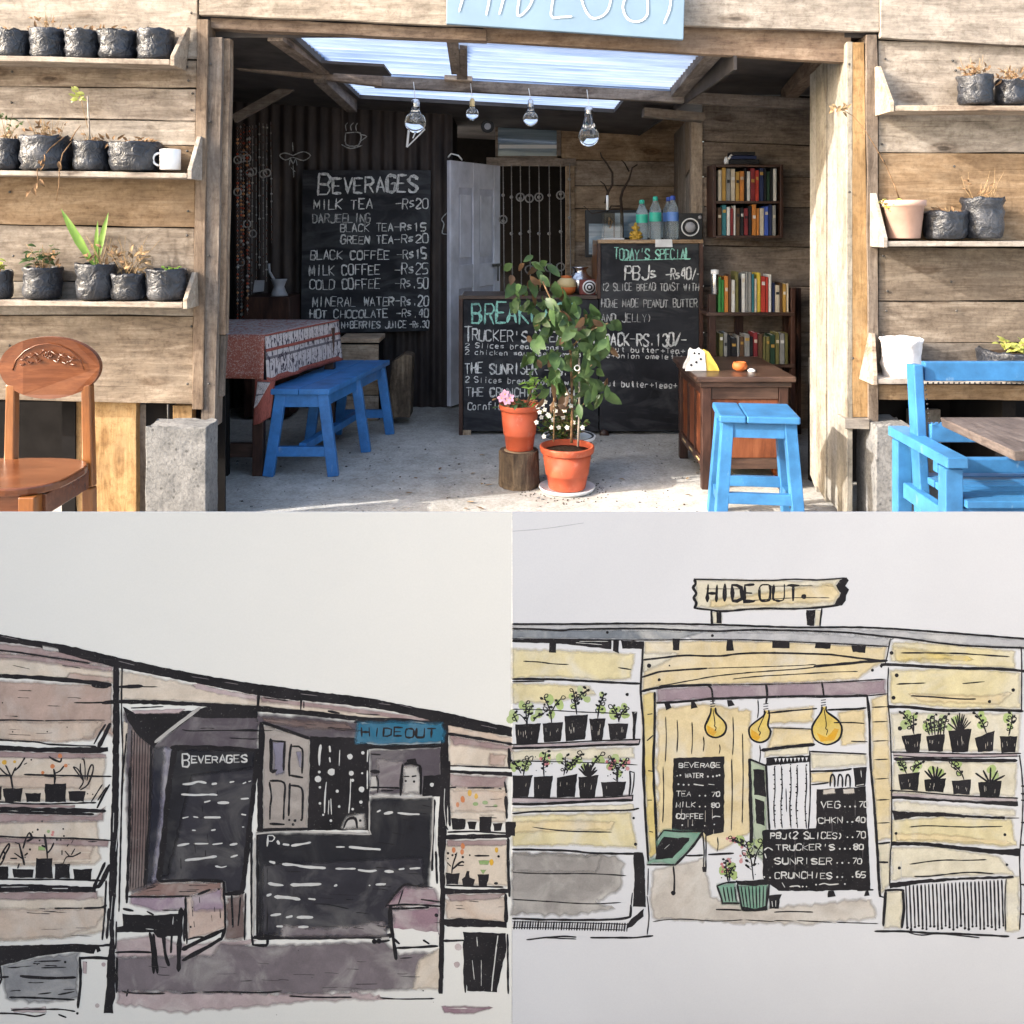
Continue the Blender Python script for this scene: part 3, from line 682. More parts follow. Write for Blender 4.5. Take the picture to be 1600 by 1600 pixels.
o1, d1 = shelf('plank shelf of five black bags, highest on the left wall, above the mug shelf', -210, 265, 82, 93, 291, 44, 1, .14)
o2, d2 = shelf('plank shelf with a white mug at its right end, middle one on the left wall', -210, 292, 263, 270, 311, 214, 1, .14)
o3, d3 = shelf('plank shelf with sprouting bags, lowest on the left wall above the teak chair', -210, 285, 467, 473, 303, 425, 1, .15)
o4, d4 = shelf('short plank shelf, highest on the right wall, carrying two bags', 1398, 1810, 165, 165, 1373, 105, -1, .16)
o5, d5 = shelf('plank shelf with the pale pink pot, middle one on the right wall', 1388, 1810, 377, 377, 1366, 302, -1, .15)
o6, d6 = shelf('weathered plank shelf behind the blue armchair, lowest on the right wall', 1372, 1810, 592, 592, 1364, 520, -1, .16)

posn = ['leftmost and cut by the edge', 'second from the left', 'middle one', 'second from the right', 'nearest the end board']
for i, (x, w_, h_) in enumerate([(20, 54, 44), (76, 56, 46), (129, 52, 45), (184, 58, 46), (243, 54, 48)]):
    pot_bag('plant_bag', f'black plastic plant bag on the highest left shelf, {posn[i]}', x, 89 + i * .8, w_, h_, d1, dry_twigs([5, 14, 7, 6, 5][i], [.035, .085, .045, .04, .03][i], [6, 22, 8, 8, 5][i]), seed=i)
for i, (x, w_, h_, lb) in enumerate([(10, 50, 48, 'black plant bag with a thin leafy stem at the left edge of the mug shelf'), (72, 76, 53, 'wide black bag with dry stems trailing over the mug shelf'), (144, 58, 46, 'black bag holding an upright pale stick on the mug shelf'), (212, 78, 45, 'wide black bag right beside the white mug')]):
    p = [green_plant(18, .17, .024, .016, 'leaf', lambda o, c, r, rn: dry_twigs(12, .09, 10)(o, c, r, rn)), dry_twigs(34, .105, 26), dry_twigs(12, .06, 16), dry_twigs(16, .045, 30)][i]
    o = pot_bag('plant_bag', lb, x, 265 + i * .6, w_, h_, d2, p, seed=20 + i)
    if i == 1:
        mm = MB()
        for pts in ([(100, 214), (78, 232), (66, 248), (58, 268), (60, 285), (52, 292)], [(112, 222), (98, 240), (93, 262), (92, 290), (88, 314)], [(110, 220), (118, 206), (126, 196)]):
            mm.tube([P(x_, y_, d2 - .012) if y_ > 225 else P(x_, y_, d2 + .02) for x_, y_ in pts], .0028, M['drybrown'], 5, .0014)
        rn = random.Random(3)
        for x_, y_ in ((66, 248), (68, 240), (58, 286), (53, 292), (92, 252), (48, 297), (70, 256), (62, 280)):
            mm.leaf(P(x_, y_, d2 - .014), (rn.uniform(-1, 1), -.3, -1), (0, -1, .3), .035, .018, M['drybrown'], .6, .4)
        mm.build('trailing_stem', o)
    if i == 2:
        mm = MB(); mm.tube([P(140, 218, d2 + .06), P(137, 150, d2 + .06)], .0035, M['shelfw'], 6); mm.build('stick', o)
        mm = MB(); rn = random.Random(8)
        for _ in range(12): mm.leaf(P(125 + rn.uniform(-8, 8), 148 + rn.uniform(-8, 10), d2 + .06), (rn.uniform(-1, 1), -.3, rn.uniform(-.6, .6)), (0, -1, .5), .028, .014, M['leaf_yel'], .3, .4)
        mm.tube([P(137, 200, d2 + .06), P(130, 170, d2 + .06), P(124, 140, d2 + .06)], .0014, M['dry'], 4); mm.build('sprig', o)
# mug
bs = P(266, 266, d2 + .05); mug = thing('mug', 'white enamel mug at the right end of the middle left shelf', 'mug', bs, None)
m = MB(); r = .043; m.lathe([(r * .94, 0.001), (r, .004), (r, .086), (r * .96, .088), (r * .93, .084), (r * .92, .006)], bs, M['white'], 26); m.build('cup', mug)
m = MB(); m.tube([bs + Vector((-r * math.cos(.4) - .026 * math.sin(q), -.018, .045 + .026 * math.cos(q))) for q in [i * math.pi / 8 for i in range(9)]], .005, M['white'], 8); m.build('handle', mug)

def strap_leaf(o, c, r, rn):
    mm = MB()
    for px, py, L, W in ((92, 326, .22, .038), (100, 338, .17, .030), (166, 332, .16, .028), (150, 345, .12, .02)):
        e = P(px, py, c.y - .02); mm.leaf(c, e - c, (0, -1, .2), (e - c).length, W, M['leaf_vivid'], .35, .08)
    mm.build('leaf_blade', o); dry_twigs(14, .13, 20)(o, c + Vector((.04, 0, 0)), r, rn)
lab3 = ['black bag with green shoots at the left edge of the lowest left shelf', 'black bag with a small dark leafed seedling on the lowest left shelf', 'tall black bag with long green strap leaves', 'black bag with a light torn patch under dry stems', 'black bag with one small sprout at the end of the lowest left shelf']
for i, (x, w_, h_) in enumerate([(0, 38, 44), (67, 58, 50), (150, 58, 56), (202, 54, 42), (260, 60, 49)]):
    p = [green_plant(16, .09, .03, .02, 'leaf_yel'), green_plant(34, .12, .032, .022, 'leaf', lambda o, c, r, rn: dry_twigs(14, .10, 14)(o, c, r, rn)), strap_leaf, dry_twigs(26, .16, 40, 'dry', 'dry', 1.5), green_plant(14, .05, .022, .014, 'leaf_vivid')][i]
    pot_bag('plant_bag', lab3[i], x, 468 + i * .6, w_, h_, d3, p, seed=40 + i)
for i, (x, w_, h_, lb) in enumerate([(1524, 54, 46, 'black bag with a silvery torn side on the highest right shelf'), (1580, 48, 38, 'black bag at the right edge of the highest right shelf')]):
    pot_bag('plant_bag', lb, x, 162, w_, h_, d4, dry_twigs(18, .10 - .03 * i, 34), seed=60 + i)
def creeper(o, c, r, rn):
    green_plant(26, .05, .026, .016, 'leaf_yel')(o, c + Vector((-.04, -.02, -.02)), r, rn)
    mm = MB(); mm.tube([P(x_, y_, d5 + .05 if y_ > 250 else d5 - .02) for x_, y_ in ((1405, 310), (1398, 290), (1385, 260), (1368, 230), (1352, 204), (1334, 182), (1318, 172), (1300, 168))], .0028, M['drybrown'], 5, .0012)
    for i in range(14):
        t_ = rn.random(); p = P(1300 + rn.uniform(-4, 30), 168 + rn.uniform(-8, 8), d5 - .02); mm.leaf(p, (rn.uniform(-1, 1), -.2, rn.uniform(-1, .6)), (0, -1, .3), .028, .012, M['dry'], .5, .5)
    mm.build('creeper', o)
pot_bag('flower_pot', 'pale pink plastic pot with a dry creeper reaching to the post', 1412, 373, 64, 60, d5, creeper, mat='pinkpot', group=None, seed=70)
pot_bag('plant_bag', 'low black bag standing right beside the pale pink pot', 1477, 374, 66, 44, d5, dry_twigs(8, .04, 10), seed=71)
pot_bag('plant_bag', 'tall wrinkled black bag with bare twigs on the middle right shelf', 1535, 373, 62, 64, d5, dry_twigs(14, .14, 10), seed=72)
def fringe(o, c, r, rn): pass
pot_bag('plastic_bag', 'crumpled white plastic bag on the lowest right shelf beside the post', 1408, 594, 60, 62, d6, None, mat='whitebag', group=None, cat='bag', seed=73, top=1.08)
pot_bag('plant_bag', 'wide black bag of lime green succulents behind the blue armchair', 1585, 594, 110, 46, d6, green_plant(70, .055, .03, .02, 'leaf_yel'), seed=74)

# ---------------------------------------------------------------- door, curtain, chalk drawings: parts and things at the back
# open panelled door
H0 = P(702, 248, DB - .06); H1 = P(779, 262, DD - .04)
door = bpy.data.objects.new('door', None); COL.objects.link(door); door.parent = shack
dloc = Vector((H1.x, H1.y, 0.0)); door.location = dloc - shack.location
u = Vector((H1.x - H0.x, H1.y - H0.y, 0)); dw = u.length; u.normalize(); nrm = Vector((u.y, -u.x, 0))   # faces the viewer
ztop = 1.735
def dq(name, a0, a1, z0, z1, off, th, mat, bev=.003):
    m = MB(); p = lambda a, z, o: Vector((H0.x, H0.y, 0)) + u * a + nrm * o + Vector((0, 0, z))
    m.hexa([p(a0, z0, off), p(a1, z0, off), p(a1, z1, off), p(a0, z1, off)], [p(a0, z0, off - th), p(a1, z0, off - th), p(a1, z1, off - th), p(a0, z1, off - th)], mat)
    return m.build(name, door, bevel=bev)
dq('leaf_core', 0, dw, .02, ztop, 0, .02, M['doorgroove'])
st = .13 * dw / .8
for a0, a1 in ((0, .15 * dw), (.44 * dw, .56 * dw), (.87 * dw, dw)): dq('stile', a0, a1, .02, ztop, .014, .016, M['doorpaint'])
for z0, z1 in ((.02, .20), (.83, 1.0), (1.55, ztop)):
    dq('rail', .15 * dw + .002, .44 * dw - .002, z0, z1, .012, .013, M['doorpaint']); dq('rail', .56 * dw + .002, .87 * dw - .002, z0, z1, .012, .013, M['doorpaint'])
for a0, a1 in ((.19, .40), (.60, .83)):
    for z0, z1 in ((.25, .78), (1.05, 1.5)): dq('panel', a0 * dw, a1 * dw, z0, z1, .008, .009, M['doorpaint'], .006)
m = MB(); hp = Vector((H0.x, H0.y, 0)) + u * (.80 * dw) + nrm * .03; m.beam(hp + Vector((0, 0, .98)), hp + u * .12 + Vector((0, 0, .98)), .012, .02, M['iron']); m.beam(hp + u * .08 + Vector((0, 0, .86)), hp + u * .08 + Vector((0, 0, .98)), .012, .014, M['iron']); m.build('bolt', door)
m = MB(); m.tube([P(700, 246, DB - .07), P(705, 240, DB - .08), P(716, 243, DB - .1), P(722, 250, DB - .07)], .006, M['rope']); m.build('wire_loop', door)

def beadstring(x, y0, y1, d, mats, rn, rings=(), step=.022, r=.007, big=()):
    mm = MB(); a = P(x, y0, d); b = P(x + rn.uniform(-2, 2), y1, d); n = int((a - b).length / step)
    mm.tube([a, b], .0016, M['bead_w'], 4)
    for i in range(n):
        c = a.lerp(b, (i + .5) / n); rr = r * rn.uniform(.6, 1.15)
        mm.lathe([(.0001, -rr), (rr * .8, -rr * .6), (rr, 0), (rr * .8, rr * .6), (.0001, rr)], c, M[rn.choice(mats)], 6)
    for y in rings:
        c = P(x, y, d); R_ = .024
        mm.tube([c + Vector((R_ * math.cos(k), 0, R_ * math.sin(k))) for k in [i * math.pi / 6 for i in range(13)]], .005, M['bead_w'], 5, cap=False)
    for y in big: mm.ball(P(x, y, d), .02, M['bead_w'], 8)
    return mm
rn = random.Random(4)
cur = thing('bead_curtain', 'curtain of pale bead strings with rings hanging in the dark doorway', 'curtain', P(837, 440, DD - .02))
for i, x in enumerate([786, 799, 813, 827, 842, 858, 876, 890]):
    mm = MB(); d = DD - .06; a = P(x, 257, d); b = P(x + 2, 470, d); mm.tube([a, b], .0038, M['bead_w'], 5)
    for y in [[305, 345], [308, 365], [310, 365], [305, 362], [308, 365], [305, 365], [303, 362], [280, 340]][i]: mm.ball(P(x, y, d - .003), .013, M['bead_w'], 8)
    nb = int((a - b).length / .045)
    for q in range(nb): c = a.lerp(b, (q + rn.random() * .5) / nb); mm.lathe([(.0001, -.008), (.006, 0), (.0001, .008)], c, M['bead_w'], 5)
    for y in [[340], [], [305], [307, 418], [305], [415], [302, 414], []][i]:
        c = P(x, y + 3, d - .012); R_ = .03; mm.tube([c + Vector((R_ * math.cos(k), 0, R_ * math.sin(k))) for k in [i * math.pi / 6 for i in range(13)]], .0055, M['bead_w'], 5, cap=False)
    mm.build('string', cur)
bd = thing('bead_hanging', 'hanging of red and brown bead strings with rings in the dark left bay', 'curtain', P(395, 500, 5.9))
for i, x in enumerate([371, 376, 381, 386, 390, 395, 400, 405, 411, 417, 423]):
    rg = {0: (250, 300), 1: (248, 410), 2: (242,), 3: (247, 350), 5: (268, 365), 8: (272,), 9: (270,), 4: (270,)}.get(i, ())
    mm = beadstring(x, 193 + rn.uniform(-4, 6), [500, 500, 498, 492, 480, 460, 440, 420, 430, 440, 380][i], 5.9 + (i % 3) * .03, ['bead_d', 'bead_d', 'bead_r', 'bead_o', 'bead_d', 'bead_w'] if i < 5 else ['bead_d', 'bead_w', 'bead_d'], rn, rg, step=.024 if i < 5 else .05, r=.0095 if i < 5 else .007)
    mm.build('string', bd)

# chalk drawings on the tin sheets
def chalkart(name, label, strokes, d, wd=1.6, mat='chalk_dim'):
    k = Ink(d)
    for s_ in strokes: k.stroke(s_, wd, M[mat], 5)
    xs = [p[0] for s_ in strokes for p in s_]; ys = [p[1] for s_ in strokes for p in s_]
    o = thing(name, label, 'drawing', P(sum(xs) / len(xs), max(ys), d)); k.build('chalk_lines', o); return o
chalkart('chalk_cup', 'chalk outline of a steaming cup on the dark tin wall', [[(540, 208), (541, 226), (560, 227), (563, 208), (540, 208)], [(563, 210), (573, 213), (562, 221)], [(534, 226), (548, 232), (566, 227)], [(541, 204), (540, 196), (543, 192)], [(549, 204), (548, 197), (552, 192)], [(557, 204), (556, 197), (559, 192)]], DB - .016)
chalkart('chalk_dragonfly', 'chalk outline of a dragonfly on the dark tin wall', [[(457, 223), (458, 236)], [(458, 243), (445, 239), (437, 243), (446, 250), (458, 246), (474, 251), (485, 243), (474, 237), (458, 243)], [(452, 258), (454, 248), (458, 256), (462, 248), (464, 258)], [(458, 256), (459, 277)], [(455, 262), (461, 268)]], DB - .016)
chalkart('chalk_house', 'chalk outline of a small house beside the grey door', [[(700, 331), (690, 342), (694, 350), (691, 364), (700, 366)]], DB - .016)
# paper triangle hanging behind the first bulb
tr_ = thing('paper_pennant', 'small white triangular frame hung behind the leftmost bulb', 'pennant', P(645, 225, 5.2))
m = MB()
for a, b in (((636, 230), (664, 202)), ((664, 202), (640, 190)), ((640, 190), (636, 230)), ((645, 216), (652, 200))): m.beam(P(*a, 5.2), P(*b, 5.2), .012, .006, M['card'])
m.build('frame', tr_)

# ---------------------------------------------------------------- chalk boards and the counter
bb = thing('menu_board', 'tall blackboard of beverages and prices against the tin wall', 'blackboard', P(570, 521, DB - .1))
m = MB(); a, b, c_, e = P(470, 521, DB - .1), P(670, 517, DB - .1), P(673, 266, DB - .1), P(473, 266, DB - .1); th = Vector((0, .02, 0)); m.hexa([a, b, c_, e], [a + th, b + th, c_ + th, e + th], M['board']); m.build('board', bb)
k = Ink(DB - .1015); C = M['chalk']
k.text('B', 497, 521, 305, 35, 3.0, C); k.text('EVERAGES', 520, 655, 301, 25, 3.0, C, slope=-.015)
for tx, x0, x1, y, h, px0, px1, pr, mt in [('MILK TEA', 490, 584, 327, 15, 619, 671, '-Rs20', C), ('DARJEELING', 489, 581, 348, 13, 0, 0, '', M['chalk_dim']), ('BLACK TEA', 532, 616, 362, 12, 616, 668, '-Rs15', C), ('GREEN TEA', 533, 616, 381, 12, 616, 672, '-Rs20', C),
        ('BLACK COFFEE', 485, 611, 406, 14, 620, 669, '-Rs15', C), ('MILK COFFEE', 484, 596, 430, 15, 617, 671, '-Rs25', C), ('COLD COFFEE', 484, 596, 452, 15, 617, 671, '-Rs.50', C), ('MINERAL WATER', 488, 618, 479, 14, 618, 671, '-Rs.20', C), ('HOT CHOCOLATE', 484, 608, 497, 12, 620, 671, '-Rs.40', C), ('N+BERRIES JUICE', 534, 636, 513, 10, 640, 671, '-Rs.30', C)]:
    k.text(tx, x0, x1, y, h, 1.7, mt, slope=-.01)
    if pr: k.text(pr, px0, px1, y - 1, h * 1.05, 1.7, C, slope=-.02)
k.build('lettering', bb)

DC = 5.49
ct = thing('counter', 'black chalkboard counter of two heights with breakfast menus and prices', 'counter', P(905, 680, DC))
def panel(name, par, x0, x1, y0, y1, d, th, mat, bev=.002):
    a = P(x0, y1, d); b = P(x1, y0, d); m = MB(); m.box(a.x, b.x, d, d + th, a.z, b.z, mat); return m.build(name, par, bevel=bev)
panel('front_board', ct, 724, 935, 468, 674, DC, .03, M['board']); panel('front_board', ct, 937, 1092, 381, 674, DC, .03, M['board'])
for x0, x1, y0, y1 in ((717, 723, 463, 683), (1093, 1099, 376, 684), (933.5, 938.5, 376, 467)):
    panel('edge_strip', ct, x0, x1, y0, y1, DC - .01, .04, M['darkwood'])
panel('edge_strip', ct, 717, 933, 462, 467.5, DC - .012, .05, M['darkwood_x']); panel('edge_strip', ct, 934, 1099, 374.5, 380, DC - .012, .05, M['inner'])
a = P(719, 464, DC); b = P(933, 464, DC); m = MB(); m.box(a.x, b.x, DC + .04, DC + .5, a.z - .025, a.z - .003, M['darkwood_x']); m.build('counter_top', ct)
a = P(934, 376, DC); b = P(1097, 376, DC); m = MB(); m.box(a.x, b.x, DC + .04, DC + .42, a.z - .025, a.z - .003, M['inner']); m.build('counter_top', ct)
a = P(936, 376, DC); m = MB(); m.box(a.x - .01, a.x + .012, DC + .031, DC + .42, .87, a.z - .026, M['chairz']); m.build('side_board', ct)
a = P(717, 464, DC); m = MB(); m.box(a.x, a.x + .02, DC + .031, DC + .5, .03, a.z - .03, M['board']); m.build('side_board', ct)
m = MB(); m.box(a.x + .02, P(1092, 400, DC).x, DC + .40, DC + .42, .03, .83, M['dark']); m.build('back_board', ct)
for x in (728, 1090): q = P(x, 684, DC); m = MB(); m.box(q.x - .03, q.x + .03, DC - .005, DC + .05, 0, .03, M['inner_z']); m.build('foot', ct)
q = P(944, 678, DC); m = MB(); m.lathe([(.026, -.012), (.03, 0), (.026, .012)], q + Vector((0, -.01, 0)), M['darkwood'], 14, axis='y'); m.build('castor', ct)
k = Ink(DC - .001)
k.text('BREAKFAST', 738, 905, 505, 30, 3.0, M['chalk_teal'], slope=-.01)
k.text('T', 727, 741, 534, 24, 2.2, C); k.text("RUCKER'S BREAKFAST", 738, 935, 532, 17, 1.9, C, slope=.02); k.text('PACK-RS.130/-', 945, 1075, 540, 19, 2.2, C, slope=.0)
k.text('2 Slices bread toast with peanut butter+Tea+', 727, 1072, 543, 7.5, 1.2, C, slope=.028)
k.text('2 chicken sausage+tomato sauce+onion omelette', 727, 1070, 553.5, 7, 1.2, C, slope=.024)
k.text('THE SUNRISER -RS.90/-', 727, 928, 583, 16, 1.9, C, slope=.02)
k.text('2 Slices bread toast with peanut butter+1egg+', 727, 1060, 597, 8.5, 1.3, C, slope=.03)
k.text('THE CRUNCHIE -RS.60/-', 729, 925, 619, 13, 1.9, C, slope=.01); k.text('Cornflakes+milk', 731, 850, 640, 11, 1.5, C)
k.build('lettering', ct); k = Ink(DC - .001)
k.text("TODAY'S SPECIAL", 960, 1080, 405, 16, 1.8, M['chalk_teal']); k.stroke([(972, 407), (1079, 404)], 1.3, M['chalk_teal'])
k.text('PBJs', 976, 1030, 436, 20, 2.2, C); k.text('-Rs40/-', 1040, 1098, 437, 17, 2.0, C)
for tx, x0, x1, y, h in (('(2 SLICE BREAD TOAST WITH', 940, 1093, 454, 11), ('HOME MADE PEANUT BUTTER', 940, 1091, 480, 12), ('AND JELLY)', 940, 1020, 503, 13)): k.text(tx, x0, x1, y, h, 1.35, M['chalk_dim'])
k.build('lettering', ct)
ztall = P(0, 375, DC).z; zlow = P(0, 463, DC).z

# things on the tall counter
def at(px, d, z): return Vector(((px - 800) / F * d, d, z))
def bottle(name, label, px, d, cap, lab, h=.27, r=.037):
    b = at(px, d, ztall); o = thing(name, label, 'bottle', b, 'water bottles on the tall counter')
    m = MB(); m.lathe([(r * .85, 0.001), (r, .012), (r, h * .5), (r * .96, h * .52), (r, h * .56), (r * .98, h * .7), (r * .62, h * .82), (.014, h * .9), (.013, h * .92)], b, M['pet'], 18); m.build('body', o)
    m = MB(); m.lathe([(r * 1.012, h * .42), (r * 1.015, h * .43), (r * 1.015, h * .62), (r * 1.012, h * .63)], b, M[lab], 18); m.build('label_band', o)
    m = MB(); m.lathe([(.016, h * .9), (.017, h * .905), (.016, h * .985), (.012, h)], b, M[cap], 14); m.build('cap', o); return o
bottle('water_bottle', 'clear bottle with teal cap, left of the teal capped pair', 1003, 5.62, 'teal', 'teal', .25)
bottle('water_bottle', 'clear bottle with teal cap, right of the teal capped pair', 1024, 5.60, 'teal', 'teal')
bottle('water_bottle', 'clear bottle with blue cap, half hidden behind another blue one', 1045, 5.72, 'bluecap', 'ltblue')
bottle('water_bottle', 'clear bottle with blue cap standing nearest the speaker', 1051, 5.60, 'bluecap', 'ltblue', .275)
b = at(1079, 5.58, ztall); sp = thing('speaker', 'small black box speaker with one round cone on the tall counter', 'speaker', b)
m = MB(); m.box(b.x - .072, b.x + .074, 5.58, 5.7, ztall, ztall + .165, M['black']); m.build('cabinet', sp, bevel=.004)
m = MB(); c0 = b + Vector((-.003, -.004, .078)); m.tube([c0 + Vector((.053 * math.cos(q), -.002, .053 * math.sin(q))) for q in [i * math.pi / 14 for i in range(29)]], .0045, M['white'], 6, cap=False); m.build('cone_ring', sp)
m = MB(); m.lathe([(.033, 0), (.032, .005), (.012, .009), (.0001, .01)], c0, M['grey'], 20, axis='y'); m.build('cone', sp)
m = MB(); m.lathe([(.012, 0), (.010, .006), (.0001, .008)], b + Vector((.058, -.003, .14)), M['grey'], 12, axis='y'); m.build('tweeter', sp)
b = at(993, 5.58, ztall); fg = thing('figurine', 'small golden seated figurine left of the water bottles', 'figurine', b)
m = MB(); m.lathe([(.035, 0), (.034, .012), (.02, .014)], b, M['gold'], 14); m.ball(b + Vector((0, 0, .034)), .027, M['gold'], 10); m.ball(b + Vector((0, -.005, .072)), .018, M['gold'], 10); m.ball(b + Vector((-.017, 0, .075)), .009, M['gold'], 8, sy=.4); m.ball(b + Vector((.017, 0, .075)), .009, M['gold'], 8, sy=.4)
m.tube([b + Vector((0, -.02, .068)), b + Vector((.006, -.03, .05)), b + Vector((-.004, -.03, .036))], .006, M['gold'], 6, .004)
for s_ in (-1, 1): m.tube([b + Vector((s_ * .022, 0, .05)), b + Vector((s_ * .034, -.012, .036)), b + Vector((s_ * .014, -.026, .03))], .007, M['gold'], 6); m.tube([b + Vector((s_ * .012, 0, .02)), b + Vector((s_ * .034, -.016, .018)), b + Vector((0, -.03, .016))], .010, M['gold'], 6)
m.lathe([(.012, 0), (.009, .014), (.0001, .024)], b + Vector((0, 0, .086)), M['gold'], 10); m.build('body', fg)
b = at(957, 5.62, ztall); gt = thing('glass_tank', 'clear square glass jar holding water beneath the branches', 'jar', b)
m = MB(); hw = .058; hh = .165
for x0, x1, y0, y1 in ((-hw, hw, -.05, -.046), (-hw, hw, .046, .05), (-hw, -hw + .004, -.045, .045), (hw - .004, hw, -.045, .045)): m.box(b.x + x0, b.x + x1, b.y + y0, b.y + y1, ztall + .012, ztall + hh, M['glass'])
m.build('glass', gt); m = MB(); m.box(b.x - hw - .008, b.x + hw + .008, b.y - .06, b.y + .06, ztall, ztall + .011, M['card']); m.build('base', gt)
m = MB(); m.tube([P(951, 352, 5.6), P(952, 340, 5.6), P(956, 346, 5.62), P(953, 356, 5.6)], .006, M['drybrown'], 6); m.build('shell', gt)
m = MB(); m.lathe([(.008, 0), (.008, .09), (.0001, .092)], P(949, 328, 5.57), M['white'], 10); m.build('candle', gt)
br = thing('branch', 'dark forked dry branches rising above the glass jar', 'branch', at(972, 5.66, ztall))
m = MB(); tb = lambda pts, r, r1: m.tube([P(x, y, 5.66) for x, y in pts], r, M['twig'], 6, r1)
tb([(972, 372), (972, 340), (970, 310), (973, 298), (983, 280), (988, 262), (996, 257)], .012, .004); tb([(983, 268), (976, 255), (971, 250)], .006, .003)
tb([(946, 318), (950, 300), (957, 288), (957, 270), (948, 255), (940, 245), (938, 238)], .010, .004); tb([(950, 300), (944, 288), (938, 283)], .006, .003); tb([(972, 322), (955, 322), (948, 332)], .006, .005); tb([(945, 330), (925, 334), (912, 322)], .004, .003); m.build('wood', br)
b = P(1036, 383, DC - .02); cd = thing('price_card', 'white price card hung over the edge of the tall counter', 'card', b)
m = MB(); th = Vector((0, .003, 0)); q = [P(1024, 386, DC - .016), P(1051, 386, DC - .016), P(1050, 374, DC - .014), P(1024, 374, DC - .014)]; m.hexa(q, [p + th for p in q], M['card']); m.build('card', cd)
# dark tray and stacked cases behind the jar
b = at(940, 5.9, ztall); ch = thing('display_case', 'dark glass fronted case behind the branches on the counter', 'case', b)
m = MB(); m.box(b.x - .11, b.x + .46, 5.84, 5.90, ztall - .12, ztall + .19, M['black']); m.build('case', ch, bevel=.004)
m = MB(); m.box(b.x - .09, b.x + .07, 5.832, 5.838, ztall - .10, ztall + .10, M['pane']); m.box(b.x + .08, b.x + .40, 5.832, 5.838, ztall + .01, ztall + .17, M['pane']); m.build('glass_front', ch)
# things on the low counter
b = at(906, 5.72, zlow); po = thing('steel_pot', 'bright steel milk pot with a narrow neck on the low counter', 'pot', b)
m = MB(); m.lathe([(.05, 0.001), (.072, .02), (.082, .06), (.075, .10), (.050, .125), (.042, .14), (.044, .155), (.056, .165), (.056, .17), (.046, .172)], b, M['steel'], 24); m.build('body', po)
b = at(885, 5.62, zlow); jr = thing('honey_jar', 'round cream and orange glazed jar beside the steel pot', 'jar', b)
m = MB(); m.lathe([(.035, 0.001), (.055, .02), (.06, .05)], b, M['orange'], 20); m.build('base', jr); m = MB(); m.lathe([(.0605, .05), (.056, .085), (.036, .105), (.028, .108)], b, M['cream'], 20); m.build('shoulder', jr); m = MB(); m.lathe([(.034, .106), (.035, .118), (.0001, .122)], b, M['orange'], 18); m.build('lid', jr)
b = at(918, 5.60, zlow); rd = thing('red_radio', 'small dark red box with a white ringed dial on the low counter', 'box', b)
m = MB(); m.box(b.x - .05, b.x + .05, 5.6, 5.68, zlow, zlow + .095, M['redbox']); m.build('case', rd, bevel=.004)
for r_, mt, dd in ((.044, 'white', 0), (.036, 'black', .002), (.027, 'white', .004), (.018, 'black', .006), (.009, 'white', .008)):
    m = MB(); m.lathe([(r_, 0), (r_, .003 + dd)], b + Vector((.012, 0, .048)), M[mt], 22, axis='y'); m.build('dial_ring', rd)

# round speaker and bulbs under the roof
b = P(762, 198, 6.1); ws = thing('wall_speaker', 'small round dark speaker fixed high on the tin wall', 'speaker', b)
m = MB(); m.lathe([(.045, 0), (.045, .02), (.035, .03), (.030, .022)], b, M['black'], 20, axis='y'); m.build('housing', ws)
m = MB(); m.lathe([(.026, .02), (.02, .024), (.0001, .026)], b, M['grey'], 16, axis='y'); m.build('cone', ws)
def bulb(label, px, yneck, yb, d, yc, rpx, wood_=False):
    top = P(px, yc, d); bt = P(px + 3, yb, d); s_ = F / d; r = rpx / s_
    o = thing('light_bulb', label, 'light bulb', bt, 'bulbs hanging from the cross beam')
    r *= 1.12; H_ = (yb - yneck) / s_; c = Vector((bt.x, d, bt.z))
    m = MB(); prof = [(.0008, 0)]
    for i in range(1, 9): a = i * math.pi / 11; prof.append((r * math.sin(a), r - r * math.cos(a)))
    prof += [(r * .52, H_ * .70), (r * .40, H_ * .85), (r * .36, H_)]
    m.lathe(prof, c, M['bulbglass'], 18); m.lathe([(q * .93, z + .0015) for q, z in prof], c, M['bulbglass'], 18); m.build('glass', o)
    m = MB(); m.lathe([(r * .40, 0), (r * .42, .004), (r * .38, .012), (r * .42, .02), (r * .38, .028), (r * .36, .04), (r * .2, .046)], c + Vector((0, 0, H_ * .93)), M['cream' if wood_ else 'steel'], 14); m.build('cap', o)
    m = MB(); z = H_ * .45; m.tube([c + Vector((-.3 * r, 0, z)), c + Vector((-.1 * r, 0, z + .01)), c + Vector((.1 * r, 0, z)), c + Vector((.3 * r, 0, z + .01))], .0015, M['steel'], 4); m.tube([c + Vector((-.3 * r, 0, z)), c + Vector((-.08 * r, 0, H_))], .0015, M['steel'], 4); m.tube([c + Vector((.3 * r, 0, z + .01)), c + Vector((.08 * r, 0, H_))], .0015, M['steel'], 4); m.build('filament', o)
    m = MB(); m.tube([c + Vector((0, 0, H_ + .04)), Vector((top.x, d, top.z))], .0022, M['white'], 5); m.build('flex', o)
bulb('leftmost hanging bulb, large clear glass in front of the small triangle', 646, 165, 208, 4.85, 128, 15)
bulb('small hanging bulb in a pale wooden holder, second from the left', 735, 165, 188, 5.0, 130, 9, True)
bulb('small hanging bulb over the window, third from the left', 826, 166, 197, 5.0, 138, 10.5)
bulb('largest hanging bulb, rightmost one, lower than the others', 917, 175, 229, 4.9, 140, 14.5)

